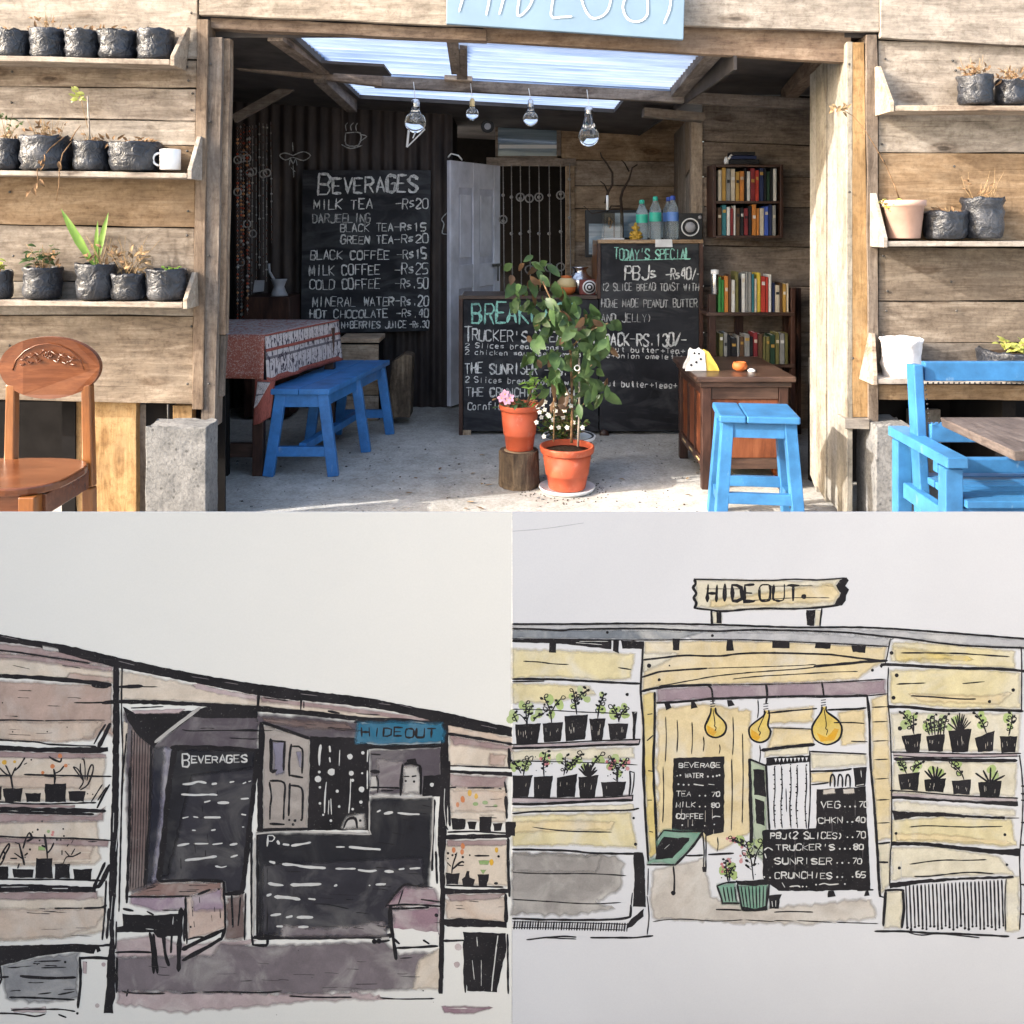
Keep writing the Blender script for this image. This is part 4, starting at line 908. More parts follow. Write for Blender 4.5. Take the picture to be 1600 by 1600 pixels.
# ---------------------------------------------------------------- left bay: table, cloth, bench
t = NT('block_print_cloth', .9, .1); v = t.coords((1, 1, 1), False)
def clothmat(name, base, ink_, sc, brk=.0, thr=.5):
    t = NT(name, .9, .1); uv = t.n('ShaderNodeUVMap').outputs[0]
    mp = t.n('ShaderNodeMapping'); mp.inputs['Scale'].default_value = sc; t.l(uv, mp.inputs['Vector'])
    br_ = t.n('ShaderNodeTexBrick'); br_.offset = .5; br_.inputs['Color1'].default_value = (0, 0, 0, 1); br_.inputs['Color2'].default_value = (0, 0, 0, 1); br_.inputs['Mortar'].default_value = (1, 1, 1, 1)
    br_.inputs['Scale'].default_value = 1; br_.inputs['Mortar Size'].default_value = .06; br_.inputs['Brick Width'].default_value = 1; br_.inputs['Row Height'].default_value = 1
    t.l(mp.outputs[0], br_.inputs[0])
    vo = t.n('ShaderNodeTexVoronoi'); vo.inputs['Scale'].default_value = 2.0; t.l(mp.outputs[0], vo.inputs['Vector'])
    wv = t.noise(mp.outputs[0], 3.2, 2, .5, 1.5)
    a = t.ramp(vo.outputs['Distance'], [(.20, (1, 1, 1)), (.28, (0, 0, 0))]); b2 = t.ramp(wv, [(thr, (0, 0, 0)), (thr + .04, (1, 1, 1))])
    k = t.mix(1, a, b2, 'LIGHTEN'); k = t.mix(brk, k, br_.outputs['Color'], 'LIGHTEN')
    fine = t.noise(t.coords((1, 1, 1), False), 240, 2)
    c = t.mix(k, base, ink_); c = t.mix(.25, c, t.ramp(fine, [(.3, (.7, .7, .7)), (.7, (1.1, 1.1, 1.1))]), 'MULTIPLY')
    t.col(c); return t.m
M['cloth_top'] = clothmat('cloth_top', (.40, .36, .35), (.30, .095, .08), (10, 8, 1), .2, thr=.55)
M['cloth_red'] = clothmat('cloth_red', (.30, .10, .075), (.44, .29, .25), (26, 9, 1), thr=.56)
M['cloth_white'] = clothmat('cloth_white', (.50, .45, .44), (.045, .035, .05), (11, 2, 1), .75, thr=.58)
M['cloth_border'] = clothmat('cloth_border', (.30, .09, .07), (.12, .04, .035), (22, 1.6, 1), thr=.58)
tt = thing('cafe_table', 'dark red wooden table under a printed cloth at the left post', 'table', (-1.55, 4.9, 0))
zt_ = .725
TL = [Vector((-1.98 + .05, 4.58, 0)), Vector((-1.27, 4.58, 0)), Vector((-1.03, 5.28, 0)), Vector((-1.90, 5.32, 0))]
m = MB(); m.hexa([p + Vector((0, 0, zt_ - .035)) for p in TL], [p + Vector((0, 0, zt_ - .004)) for p in TL], M['darkwood_x']); m.build('tabletop', tt)
m = MB(); q = [p + Vector((0, .02, .52)) for p in TL]; m.beam(q[0] + Vector((0, .03, .1)), q[1] + Vector((0, .03, .1)), .025, .09, M['darkwood_x']); m.beam(q[1] + Vector((-.04, .03, .1)), q[2] + Vector((-.05, -.03, .1)), .025, .09, M['darkwood_x']); m.build('apron', tt)
for (x, y) in ((-1.305, 4.62), (-1.06, 5.22), (-1.86, 5.25), (-1.90, 4.62)): m = MB(); m.beam((x, y, 0), (x, y, zt_ - .036), .055, .055, M['darkwood']); m.build('leg', tt, bevel=.003)
m = MB(); m.beam((-1.90, 4.66, .12), (-1.31, 4.66, .12), .04, .07, M['darkwood_x']); m.build('footrail', tt)
def sheet(name, par, rows, mat, nu=26, nv=10, wave=.0, uvs=1.0, th=.0025, wdir=Vector((0, -1, 0))):
    """cloth surface between two edge curves: rows = (top list, bottom list) of points"""
    top, bot = rows
    def lerpl(L, t):
        x = t * (len(L) - 1); i = min(int(x), len(L) - 2); return Vector(L[i]).lerp(Vector(L[i + 1]), x - i)
    vs = []; uv = []; fs = []
    for j in range(nv + 1):
        for i in range(nu + 1):
            a = lerpl(top, i / nu); b = lerpl(bot, i / nu); p = a.lerp(b, j / nv); p = p + wdir * wave * (j / nv) * (math.sin(i / nu * 19 + 1) * .6 + math.sin(i / nu * 7.3)) 
            vs.append(p); uv.append((i / nu * uvs, 1 - j / nv))
    for j in range(nv):
        for i in range(nu): k = j * (nu + 1) + i; fs.append((k, k + nu + 1, k + nu + 2, k + 1))
    m = MB(); m.add(vs, fs, mat, True); o = m.build(name, par)
    l = o.data.uv_layers.new(name='UVMap')
    for lp in o.data.loops: l.data[lp.index].uv = uv[lp.vertex_index]
    s_ = o.modifiers.new('s', 'SOLIDIFY'); s_.thickness = th; return o
cl = thing('tablecloth', 'red and white block printed cloth hanging over the left table', 'tablecloth', (-1.5, 4.85, zt_))
e = .008; up = Vector((0, 0, zt_ + .004))
A, B, C2, D2 = [p + up for p in TL]
A = A + Vector((-.0, -e, 0)); B = B + Vector((e, -e, 0)); C2 = C2 + Vector((e, 0, 0))
sheet('cloth_top', cl, ([D2, C2], [A, B]), M['cloth_top'], 20, 12)
dn = lambda p, h: p + Vector((0, 0, -h))
out = Vector((.012, -.010, 0))
sheet('front_drape', cl, ([A, B], [dn(A, .215) + Vector((0, -.01, 0)), dn(B, .225) + Vector((0, -.012, 0))]), M['cloth_red'], 30, 8, .010)
side = (C2 - B)
sheet('side_drape', cl, ([B + Vector((.001, 0, 0)), C2], [dn(B, .245) + out, dn(C2, .235) + out * 1.5]), M['cloth_white'], 40, 10, .008, 1.3, wdir=Vector((.9, -.3, 0)))
for f0, f1, nm in ((.0, .035, 'border_band'), (.30, .36, 'border_band'), (.88, 1.0, 'border_band')):
    o_ = Vector((.004, -.002, 0)); a0 = B.lerp(dn(B, .245) + out, f0) + o_; c0 = C2.lerp(dn(C2, .235) + out * 1.5, f0) + o_; a1 = B.lerp(dn(B, .245) + out, f1) + o_; c1 = C2.lerp(dn(C2, .235) + out * 1.5, f1) + o_
    sheet(nm, cl, ([a0, c0], [a1, c1]), M['cloth_border'], 40, 2, .008 * (f1 + f0) / 2, 1.3, wdir=Vector((.9, -.3, 0)))
tipA = dn(B, .222) + Vector((-.045, -.014, 0)); tipB = dn(B, .24) + Vector((.035, .04, 0)) + out
sheet('corner_tip', cl, ([tipA, dn(B, .23) + Vector((.012, -.016, 0)), tipB], [dn(B, .46) + Vector((-.055, -.012, 0)), dn(B, .45) + Vector((-.02, -.02, 0)), dn(B, .42) + Vector((.03, 0, 0))]), M['cloth_border'], 8, 8)
sheet('corner_tip', cl, ([dn(B, .235) + Vector((-.03, -.022, 0)), dn(B, .24) + Vector((.035, -.018, 0))], [dn(B, .375) + Vector((-.05, -.02, 0)), dn(B, .36) + Vector((-.035, -.022, 0))]), M['cloth_white'], 6, 6)

bn = thing('bench', 'long bright blue wooden bench beside the cloth covered table', 'bench', (-1.0, 5.0, 0))
T4 = [Vector((-1.253, 4.58, .45)), Vector((-.934, 4.58, .45)), Vector((-.757, 5.55, .45)), Vector((-1.067, 5.55, .45))]
m = MB(); dz = Vector((0, 0, -.03)); mid = lambda a, b, f: a.lerp(b, f)
for f0, f1 in ((0, .495), (.505, 1)):
    q = [mid(T4[0], T4[1], f0), mid(T4[0], T4[1], f1), mid(T4[3], T4[2], f1), mid(T4[3], T4[2], f0)]
    m = MB(); m.hexa([p + dz for p in q], q, M['blue_dark']); m.build('seat_board', bn, bevel=.004)
axis = (T4[3] - T4[0]).normalized(); wid = Vector((1, 0, 0))
for nm, f in (('a', .04), ('b', .52), ('c', .96)):
    c0 = mid(T4[0], T4[3], f); c1 = mid(T4[1], T4[2], f)
    tops = (c0 + wid * .055, c1 - wid * .045); bots = (c0 + wid * .0 - axis * .02 * (1 if nm == 'a' else 0), c1 + wid * .015 - axis * .02 * (1 if nm == 'a' else 0))
    for tp, bt in zip(tops, bots):
        m = MB(); m.beam(Vector((bt.x, bt.y, 0)), Vector((tp.x, tp.y, .419)), .055, .04, M['blue_dark'], up=(0, 1, 0)); m.build('leg', bn, bevel=.003)
    if nm == 'b': continue
    m = MB(); m.beam(Vector((tops[0].x, tops[0].y + .0, .385)) , Vector((tops[1].x, tops[1].y, .385)), .03, .065, M['blue_dark']); m.build('end_rail', bn, bevel=.002)
    l0 = Vector((bots[0].x, bots[0].y, 0)).lerp(Vector((tops[0].x, tops[0].y, .42)), .30); l1 = Vector((bots[1].x, bots[1].y, 0)).lerp(Vector((tops[1].x, tops[1].y, .42)), .30)
    m = MB(); m.beam(l0, l1, .03, .05, M['blue_dark']); m.build('stretcher', bn, bevel=.002)
for s_, f in ((0, .14), (1, .86)):
    a = mid(T4[0], T4[1], f); b = mid(T4[3], T4[2], f); m = MB(); m.beam(a + Vector((0, 0, -.065)) + axis * .06, b + Vector((0, 0, -.065)) - axis * .06, .022, .065, M['blue_dark']); m.build('side_rail', bn, bevel=.002)
a = mid(T4[0], T4[1], .5); b = mid(T4[3], T4[2], .5); m = MB(); m.beam(a + Vector((0, 0, -.31)) + axis * .05, b + Vector((0, 0, -.31)) - axis * .05, .04, .04, M['blue_dark']); m.build('stretcher', bn, bevel=.003)
# crate, stump seats at the far end of the table
b = P(568, 640, 6.0); b.z = 0; cr = thing('wooden_crate', 'dark wooden box standing under the beverages board', 'crate', b)
a = P(536, 524, 6.0); c0 = P(598, 524, 6.0)
m = MB(); m.box(a.x, c0.x, 5.85, 6.12, a.z - .03, a.z, M['inner']); m.build('lid', cr, bevel=.004)
for i in range(3): m = MB(); h = (a.z - .04) / 3; m.box(a.x + .01, c0.x - .01, 5.87, 5.89, i * h + .003, (i + 1) * h - .004, M['inner']); m.build('slat', cr, bevel=.003)
m = MB(); m.box(a.x + .012, c0.x - .012, 5.9, 6.1, 0, a.z - .035, M['dark']); m.build('core', cr)
b = P(622, 655, 5.78); b.z = 0; sp2 = thing('log_seat', 'rough upright log slab at the far end of the blue bench', 'log', b)
m = MB(); pts = [(604, 653), (641, 653), (644, 556), (632, 553), (612, 566)]; q = [P(x, y, 5.74) for x, y in pts]; q2 = [p + Vector((0, .16, 0)) for p in q]; n = len(q); m.add(q + q2, [tuple(range(n)), tuple(range(2 * n - 1, n - 1, -1))] + [(i, i + n, (i + 1) % n + n, (i + 1) % n) for i in range(n)], M['stump']); m.build('slab', sp2, bevel=.008)
# little dark cabinet in the far left corner with a tap-like grinder
b = P(430, 500, 6.0); b.z = 0; cb = thing('side_cabinet', 'dark low cabinet with pale papers in the far left corner', 'cabinet', b)
a = P(388, 462, 6.0); c0 = P(458, 462, 6.0); m = MB(); m.box(a.x, c0.x, 5.9, 6.2, .02, a.z, M['darkwood']); m.build('body', cb, bevel=.004)
b = P(404, 456, 5.95); pp = thing('paper_stack', 'pale paper leaning on the dark corner cabinet', 'paper', b)
m = MB(); q = [P(395, 457, 5.95), P(412, 455, 5.95), P(413, 438, 5.98), P(398, 438, 5.98)]; m.hexa(q, [p + Vector((0, .004, 0)) for p in q], M['grey']); m.build('sheet', pp)
b = P(432, 461, 5.95); gr_ = thing('grinder', 'grey hand grinder standing on the dark corner cabinet', 'grinder', b)
m = MB(); m.lathe([(.06, 0), (.05, .02), (.035, .06), (.05, .10), (.055, .11)], P(436, 462, 5.95), M['grey'], 14); m.tube([P(430, 440, 5.93), P(421, 425, 5.93), P(420, 412, 5.93)], .01, M['grey'], 6); m.build('body', gr_)

# ---------------------------------------------------------------- pots and plants in the middle
st_ = thing('tree_stump', 'short sawn log under the left terracotta pot', 'log', P(811, 758, 4.44) * 1)
b = P(811, 757, 4.44); b.z = 0; st_.location = b; r = .099; hs_ = .175
m = MB(); vs = []
m.lathe([(r * 1.04, 0.001), (r * 1.0, .03), (r * .97, .1), (r * .98, hs_ - .006), (r * .95, hs_)], b, M['stump'], 34, .12, smooth=False); m.build('bark', st_)
m = MB(); m.lathe([(r * .93, hs_ - .002), (r * .5, hs_ + .003), (.0001, hs_ + .004)], b, M['stump_top'], 24); m.build('sawn_top', st_)
def tpot(name, label, base, rt, rb, h, mat='terra', rim=.03):
    o = thing(name, label, 'flower pot', base)
    m = MB(); m.lathe([(rb, 0.001), (rb * 1.02, .004), (rb + (rt - rb) * .32, h * .32), (rb + (rt - rb) * .32 + .003, h * .325), (rb + (rt - rb) * .36 + .003, h * .36), (rt * .93, h - rim - .004)], base, M[mat], 36); m.build('body', o)
    m = MB(); m.lathe([(rt * .93, h - rim - .003), (rt * 1.0, h - rim), (rt * 1.02, h - rim + .006), (rt * 1.04, h - .006), (rt * 1.03, h), (rt * .95, h), (rt * .93, h - .03)], base, M[mat], 36); m.build('rim', o)
    m = MB(); m.lathe([(rt * .93, h - .028), (rt * .5, h - .02), (.0001, h - .018)], base, M['soil'], 18, .05); m.build('soil', o); return o
pb = b + Vector((.003, 0, hs_ + .005))
p1 = tpot('terracotta_pot', 'tall terracotta coloured pot with a pink flower, standing on the log', pb, .099, .066, .222, rim=.026)
def fl(mm, c, r, mat, rn, n=5, face=Vector((0, -1, .3))):
    fx = face.normalized(); a = fx.cross(Vector((0, 0, 1))).normalized(); bb_ = a.cross(fx)
    for i in range(n):
        q = i * 6.283 / n + rn.random() * .3; d = a * math.cos(q) + bb_ * math.sin(q) + fx * .25
        mm.leaf(c, d, fx, r, r * .8, mat, .2, .2)
    mm.ball(c + fx * r * .12, r * .16, M['yellow'], 6)
rn = random.Random(21); tp = pb + Vector((0, 0, .2))
m = MB(); m2 = MB(); m3 = MB()
for i in range(9):
    e = tp + Vector((rn.uniform(-.07, .05), rn.uniform(-.04, .04), rn.uniform(.02, .06))); m.tube([tp + Vector((rn.uniform(-.05, .05), 0, 0)), e], .002, M['drybrown'], 4)
for q in ((840, 598), (830, 604), (848, 610), (836, 590)): m.tube([tp + Vector((.03, 0, 0)), P(*q, 4.42)], .0026, M['dry'], 4, .001)
m.tube([tp + Vector((-.03, 0, 0)), P(795, 618, 4.38)], .002, M['leaf'], 4)
m.build('stems', p1)
for i in range(46):
    m2.leaf(P(836 + rn.gauss(0, 9), 608 + rn.gauss(0, 10), 4.42 + rn.gauss(0, .03)), (rn.uniform(-1, 1), rn.uniform(-1, .3), rn.uniform(-.2, 1)), (rn.uniform(-.5, .5), -.6, .8), rn.uniform(.03, .05), .014, M['leaf_vivid' if i % 3 else 'leaf'], .3, .5)
for i in range(40):
    m2.leaf(P(812 + rn.gauss(0, 14), 634 + rn.gauss(0, 5), 4.42 + rn.gauss(0, .04)), (rn.uniform(-1, 1), rn.uniform(-1, .3), rn.uniform(-.2, 1)), (rn.uniform(-.5, .5), -.6, .8), rn.uniform(.02, .04), .014, M['leaf' if i % 2 else 'drybrown'], .3, .5)
m2.build('leaves', p1)
for q in ((789, 616), (797, 622), (792, 626), (784, 622)): fl(m3, P(*q, 4.36), .024, M['pink'], rn)
m3.build('flower', p1)

b = P(886, 757, 4.36); b.z = .012; sc_ = thing('saucer', 'white round saucer under the wide terracotta pot', 'saucer', Vector((b.x, b.y, 0)))
m = MB(); m.lathe([(.11, 0.001), (.128, .004), (.138, .02), (.134, .022), (.122, .010), (.0001, .010)], (b.x, b.y, 0), M['white'], 36); m.build('dish', sc_)
p2 = tpot('terracotta_pot', 'wide terracotta coloured pot of a tall leafy plant on a white saucer', b, .128, .088, .205, rim=.032)
# big plant: stems, stake and broad drooping leaves, each leaf an object
top = b + Vector((0, 0, .185)); m = MB()
def stem(pts, r, r1): m.tube([P(x, y, d) for x, y, d in pts], r, M['dry' if r < .006 else 'drybrown'], 6, r1)
stem([(893, 692, 4.36), (894, 640, 4.37), (893, 590, 4.38), (891, 540, 4.38), (880, 505, 4.36), (862, 470, 4.33), (848, 440, 4.3)], .008, .004)
stem([(891, 545, 4.38), (905, 530, 4.34), (925, 515, 4.3), (950, 505, 4.28)], .005, .003); stem([(880, 505, 4.36), (858, 500, 4.38), (835, 510, 4.4)], .004, .002); stem([(893, 592, 4.38), (912, 580, 4.33), (925, 570, 4.3)], .004, .002)
stem([(894, 625, 4.37), (875, 590, 4.38), (862, 570, 4.35)], .004, .002); stem([(865, 690, 4.38), (866, 640, 4.38), (864, 595, 4.36)], .004, .003); stem([(905, 640, 4.36), (920, 620, 4.36), (935, 600, 4.36)], .003, .002)
m.build('stems', p2)
m = MB(); m.tube([P(903, 698, 4.31), P(905, 640, 4.31), P(905, 560, 4.31)], .0055, M['shelfw'], 6); m.build('stake', p2)
m = MB(); c0 = P(902, 575, 4.30); m.tube([c0 + Vector((.013 * math.cos(q), 0, .013 * math.sin(q))) for q in [i * math.pi / 6 for i in range(13)]], .003, M['white'], 5, cap=False); m.build('ring', p2)
protos = []
for L, W_, mt in ((.115, .062, 'leaf'), (.10, .05, 'leaf'), (.085, .045, 'leaf_red'), (.12, .066, 'leaf')):
    mm = MB(); mm.leaf((0, 0, 0), (0, 0, -1), (0, -1, 0), L, W_, M[mt], .22, .25); me = mm.build('leaf_proto').data; protos.append(me)
    bpy.data.objects.remove([o for o in COL.objects if o.name.startswith('leaf_proto')][0])
rn = random.Random(9)
clus = [(833, 418, 18, 12, 9, 0), (825, 450, 16, 14, 8, 2), (810, 470, 12, 10, 5, 0), (842, 480, 22, 16, 14, 0), (870, 470, 14, 14, 8, 0), (866, 500, 20, 16, 12, 0), (888, 508, 16, 14, 8, 0), (850, 530, 14, 22, 9, 3), (832, 548, 10, 16, 6, 3), (915, 505, 18, 10, 10, 2), (940, 510, 14, 10, 9, 0), (935, 540, 14, 14, 10, 0), (910, 545, 12, 16, 8, 3), (922, 575, 12, 22, 9, 3), (866, 570, 10, 16, 7, 0), (915, 600, 10, 12, 5, 0), (885, 530, 10, 12, 6, 0), (872, 600, 14, 12, 9, 0), (935, 610, 12, 12, 8, 0), (905, 630, 14, 10, 7, 0), (862, 628, 12, 10, 6, 2), (880, 575, 14, 14, 8, 0)]
LR = thing('foliage_tmp', '', '')
bpy.data.objects.remove(LR)
par_loc = wloc(p2)
for cx, cy, sx, sy, n, kind in clus:
    for i in range(int(n * 1.3)):
        p = P(cx + rn.gauss(0, sx * .8), cy - 8 + rn.gauss(0, sy * .7), 4.34 + rn.gauss(0, .07))
        o = bpy.data.objects.new('leaf', protos[2 if (rn.random() < (.4 if kind == 2 else .10)) else (3 if kind == 3 and rn.random() < .6 else rn.choice((0, 1, 3)))])
        COL.objects.link(o); o.parent = p2; o.location = p - par_loc
        o.rotation_euler = (rn.uniform(-1.1, .7), rn.uniform(-1.2, 1.2), rn.uniform(-1.1, 1.1)); s_ = rn.uniform(.5, .95); o.scale = (s_, s_, s_)
b = P(889, 720, 4.62); b.z = 0
p3 = tpot('enamel_basin_pot', 'dark pot with a white rim and small white flowers behind the wide pot', b, .125, .09, .205, mat='black', rim=.02)
m = MB(); m.lathe([(.128, .188), (.134, .19), (.138, .203), (.132, .206), (.122, .2)], b, M['white'], 36); m.build('white_rim', p3)
m = MB(); m2 = MB(); m3 = MB(); rn = random.Random(31); tp = b + Vector((0, 0, .19))
for i in range(95):
    e = P(875 + rn.gauss(0, 22), 655 + rn.gauss(0, 15), 4.53 + rn.gauss(0, .05)); m.tube([tp + Vector((rn.uniform(-.08, .06), rn.uniform(-.06, .06), 0)), tp.lerp(e, .6) + Vector((rn.uniform(-.02, .02), 0, 0)), e], .0018, M['dry'], 4, .0008)
    for j in range(5): m2.leaf(tp.lerp(e, rn.uniform(.4, 1)) + Vector((rn.uniform(-.01, .01), 0, 0)), (rn.uniform(-1, 1), rn.uniform(-1, .4), rn.uniform(-.3, 1)), (rn.uniform(-.5, .5), -.6, .8), rn.uniform(.018, .034), .012, M[rn.choice(('leaf', 'leaf', 'leaf_vivid', 'leaf_yel', 'drybrown'))], .3, .4)
m.build('stems', p3); m2.build('leaves', p3, kind='stuff')
for q in ((896, 660), (902, 648), (910, 668), (836, 646), (852, 628), (862, 668), (886, 668), (838, 660), (866, 632), (876, 636), (888, 626), (846, 652), (864, 656), (880, 652), (840, 636), (843, 644), (851, 640), (856, 648), (862, 634), (868, 642), (880, 618), (884, 614), (892, 634), (882, 641), (870, 646), (858, 650), (873, 668), (850, 682), (905, 636), (848, 632)):
    fl(m3, P(*q, 4.42 + rn.uniform(-.06, .04)), .0125, M['offwhite'], rn)
m3.build('blossoms', p3, kind='stuff')

m = MB(); rn = random.Random(55)
for i in range(420):
    x = rn.uniform(-1.5, 1.5); y = rn.uniform(3.75, 5.4); r_ = rn.choice((.002, .003, .003, .004, .006))
    m.lathe([(r_, 0.0005), (r_ * .9, r_ * .7), (.0001, r_)], (x, y, 0), M[rn.choice(('plinth', 'soil', 'shelfw', 'plinth'))], 5, .4, smooth=False, sx=rn.uniform(.7, 1.4))
for i in range(26):
    x = rn.uniform(-.5, 1.2); y = rn.uniform(3.8, 5.0); a_ = rn.uniform(0, 6.28); m.leaf((x, y, .004), (math.cos(a_), math.sin(a_), .05), (0, 0, 1), rn.uniform(.02, .045), .015, M[rn.choice(('drybrown', 'dry'))], .4, -.1)
for i in range(90):
    a_ = rn.uniform(0, 6.28); q_ = rn.uniform(.14, .24); m.lathe([(.004, 0.0005), (.003, .003), (.0001, .0035)], (.258 + math.cos(a_) * q_, 4.37 + math.sin(a_) * q_, 0), M['soil'], 5, .4, smooth=False)
tagit(m.build('grit'), 'loose grit, soil crumbs and dry leaf bits on the cafe floor', 'grit', kind='stuff')
# ---------------------------------------------------------------- desk, books, stool
dk = thing('desk', 'low dark brown panelled desk with red wood fields on the right', 'desk', (1.14, 4.65, 0))
dx0, dx1, dy0, dy1, dh = .925, 1.345, 4.36, 4.98, .555
m = MB(); m.box(dx0 - .03, dx1 + .03, dy0 - .03, dy1 + .02, dh - .028, dh, M['darkwood_x']); m.build('desktop', dk, bevel=.006)
m = MB(); m.box(dx0 - .012, dx1 + .012, dy0 - .012, dy1, dh - .055, dh - .030, M['darkwood_x']); m.build('moulding', dk, bevel=.004)
for x, y in ((dx0, dy0), (dx1 - .045, dy0), (dx0, dy1 - .045), (dx1 - .045, dy1 - .045)): m = MB(); m.box(x, x + .045, y, y + .045, 0, dh - .057, M['darkwood']); m.build('leg', dk, bevel=.003)
for z0, z1 in ((dh - .115, dh - .058), (.10, .15)): m = MB(); m.box(dx0 + .047, dx1 - .047, dy0 + .006, dy0 + .03, z0, z1, M['darkwood_x']); m.build('front_rail', dk, bevel=.002)
m = MB(); m.box(dx0 + .047, dx1 - .047, dy0 + .014, dy0 + .026, .153, dh - .118, M['redwood']); m.build('front_panel', dk)
for z0, z1 in ((dh - .10, dh - .058), (.10, .145)): m = MB(); m.box(dx0 + .006, dx0 + .03, dy0 + .047, dy1 - .047, z0, z1, M['darkwood']); m.build('side_rail', dk, bevel=.002)
for i in range(3):
    y0 = dy0 + .05 + i * .175; m = MB(); m.box(dx0 + .014, dx0 + .026, y0, y0 + .15, .148, dh - .103, M['redwood']); m.build('side_panel', dk, bevel=.003)
    m = MB(); m.box(dx0 + .004, dx0 + .012, y0 + .04, y0 + .12, .118, .128, M['cream']); m.build('inlay', dk)
    if i < 2: m = MB(); m.box(dx0 + .006, dx0 + .03, y0 + .152, y0 + .173, .148, dh - .103, M['darkwood']); m.build('side_stile', dk)
m = MB(); m.box(dx0 + .03, dx1 - .05, dy0 + .03, dy1 - .05, .15, .17, M['dark']); m.build('floor_board', dk)
m = MB(); m.box(dx1 - .03, dx1 - .01, dy0 + .05, dy1 - .05, .1, dh - .06, M['darkwood']); m.build('back_panel', dk)
# napkin holder: two upright plates with eared outline, one side yellow
b = Vector((.995, 4.55, dh)); nh = thing('napkin_holder', 'white cow shaped napkin holder with a yellow end on the desk', 'napkin holder', b)
def plate(pts, y, th, mat, nm, par):
    m = MB(); q = [Vector((x, y, z)) for x, z in pts]; q2 = [p + Vector((0, th, 0)) for p in q]; n = len(q); m.add(q + q2, [tuple(range(n)), tuple(range(2 * n - 1, n - 1, -1))] + [(i, i + n, (i + 1) % n + n, (i + 1) % n) for i in range(n)], mat); return m.build(nm, par, bevel=.002)
X = lambda px: (px - 800) / F * 4.5
out_ = [(X(1071), dh), (X(1104), dh), (X(1102), dh + .07), (X(1101), dh + .095), (X(1097), dh + .108), (X(1093), dh + .098), (X(1088), dh + .098), (X(1083), dh + .108), (X(1080), dh + .093), (X(1079), dh + .06), (X(1073), dh + .025)]
plate(out_, 4.50, .008, M['white'], 'plate', nh); plate(out_, 4.575, .008, M['white'], 'plate', nh)
plate([(X(1104), dh), (X(1125), dh), (X(1121), dh + .03), (X(1108), dh + .095), (X(1103), dh + .10)], 4.505, .072, M['yellow'], 'end_wedge', nh)
for px_, z in ((1085, .09), (1092, .088), (1088, .045), (1080, .03), (1095, .06)): m = MB(); m.lathe([(.006, 0), (.005, .002)], Vector((X(px_), 4.499, dh + z)), M['black'], 9, axis='y'); m.build('spot', nh)
b = Vector((X(1156), 4.5, dh)); ob = thing('clay_bowl', 'small round orange clay bowl on the desk', 'bowl', b)
m = MB(); m.lathe([(.018, 0.001), (.034, .012), (.038, .028), (.031, .045), (.026, .046), (.022, .036), (.0001, .03)], b, M['orange'], 20); m.build('body', ob)
b = Vector((X(1172), 4.47, dh)); cp = thing('folded_napkin', 'small crumpled white napkin beside the clay bowl', 'napkin', b)
m = MB(); m.lathe([(.018, 0.001), (.02, .008), (.012, .016), (.0001, .018)], b, M['white'], 9, .3); m.build('paper', cp)

BK = {'cream': (.52, .46, .36), 'white': (.62, .61, .58), 'ochre': (.42, .25, .06), 'brown': (.10, .055, .03), 'grey': (.24, .24, .23), 'orange': (.50, .19, .04), 'black': (.015, .015, .018), 'dark red': (.20, .025, .03), 'red': (.42, .045, .03), 'navy': (.02, .03, .085), 'teal': (.03, .16, .19), 'blue': (.05, .10, .42), 'green': (.045, .22, .05), 'yellow': (.55, .42, .06), 'olive': (.14, .13, .045), 'dark green': (.02, .05, .03)}
for k_, c in list(BK.items()): M['bk_' + k_] = flat('book_' + k_.replace(' ', '_'), c, .55, .35, var=.12, scale=14)
ordn = ['first', 'second', 'third', 'fourth', 'fifth', 'sixth', 'seventh', 'eighth', 'ninth', 'tenth', 'eleventh', 'twelfth', 'thirteenth', 'fourteenth', 'fifteenth', 'sixteenth', 'seventeenth', 'eighteenth']
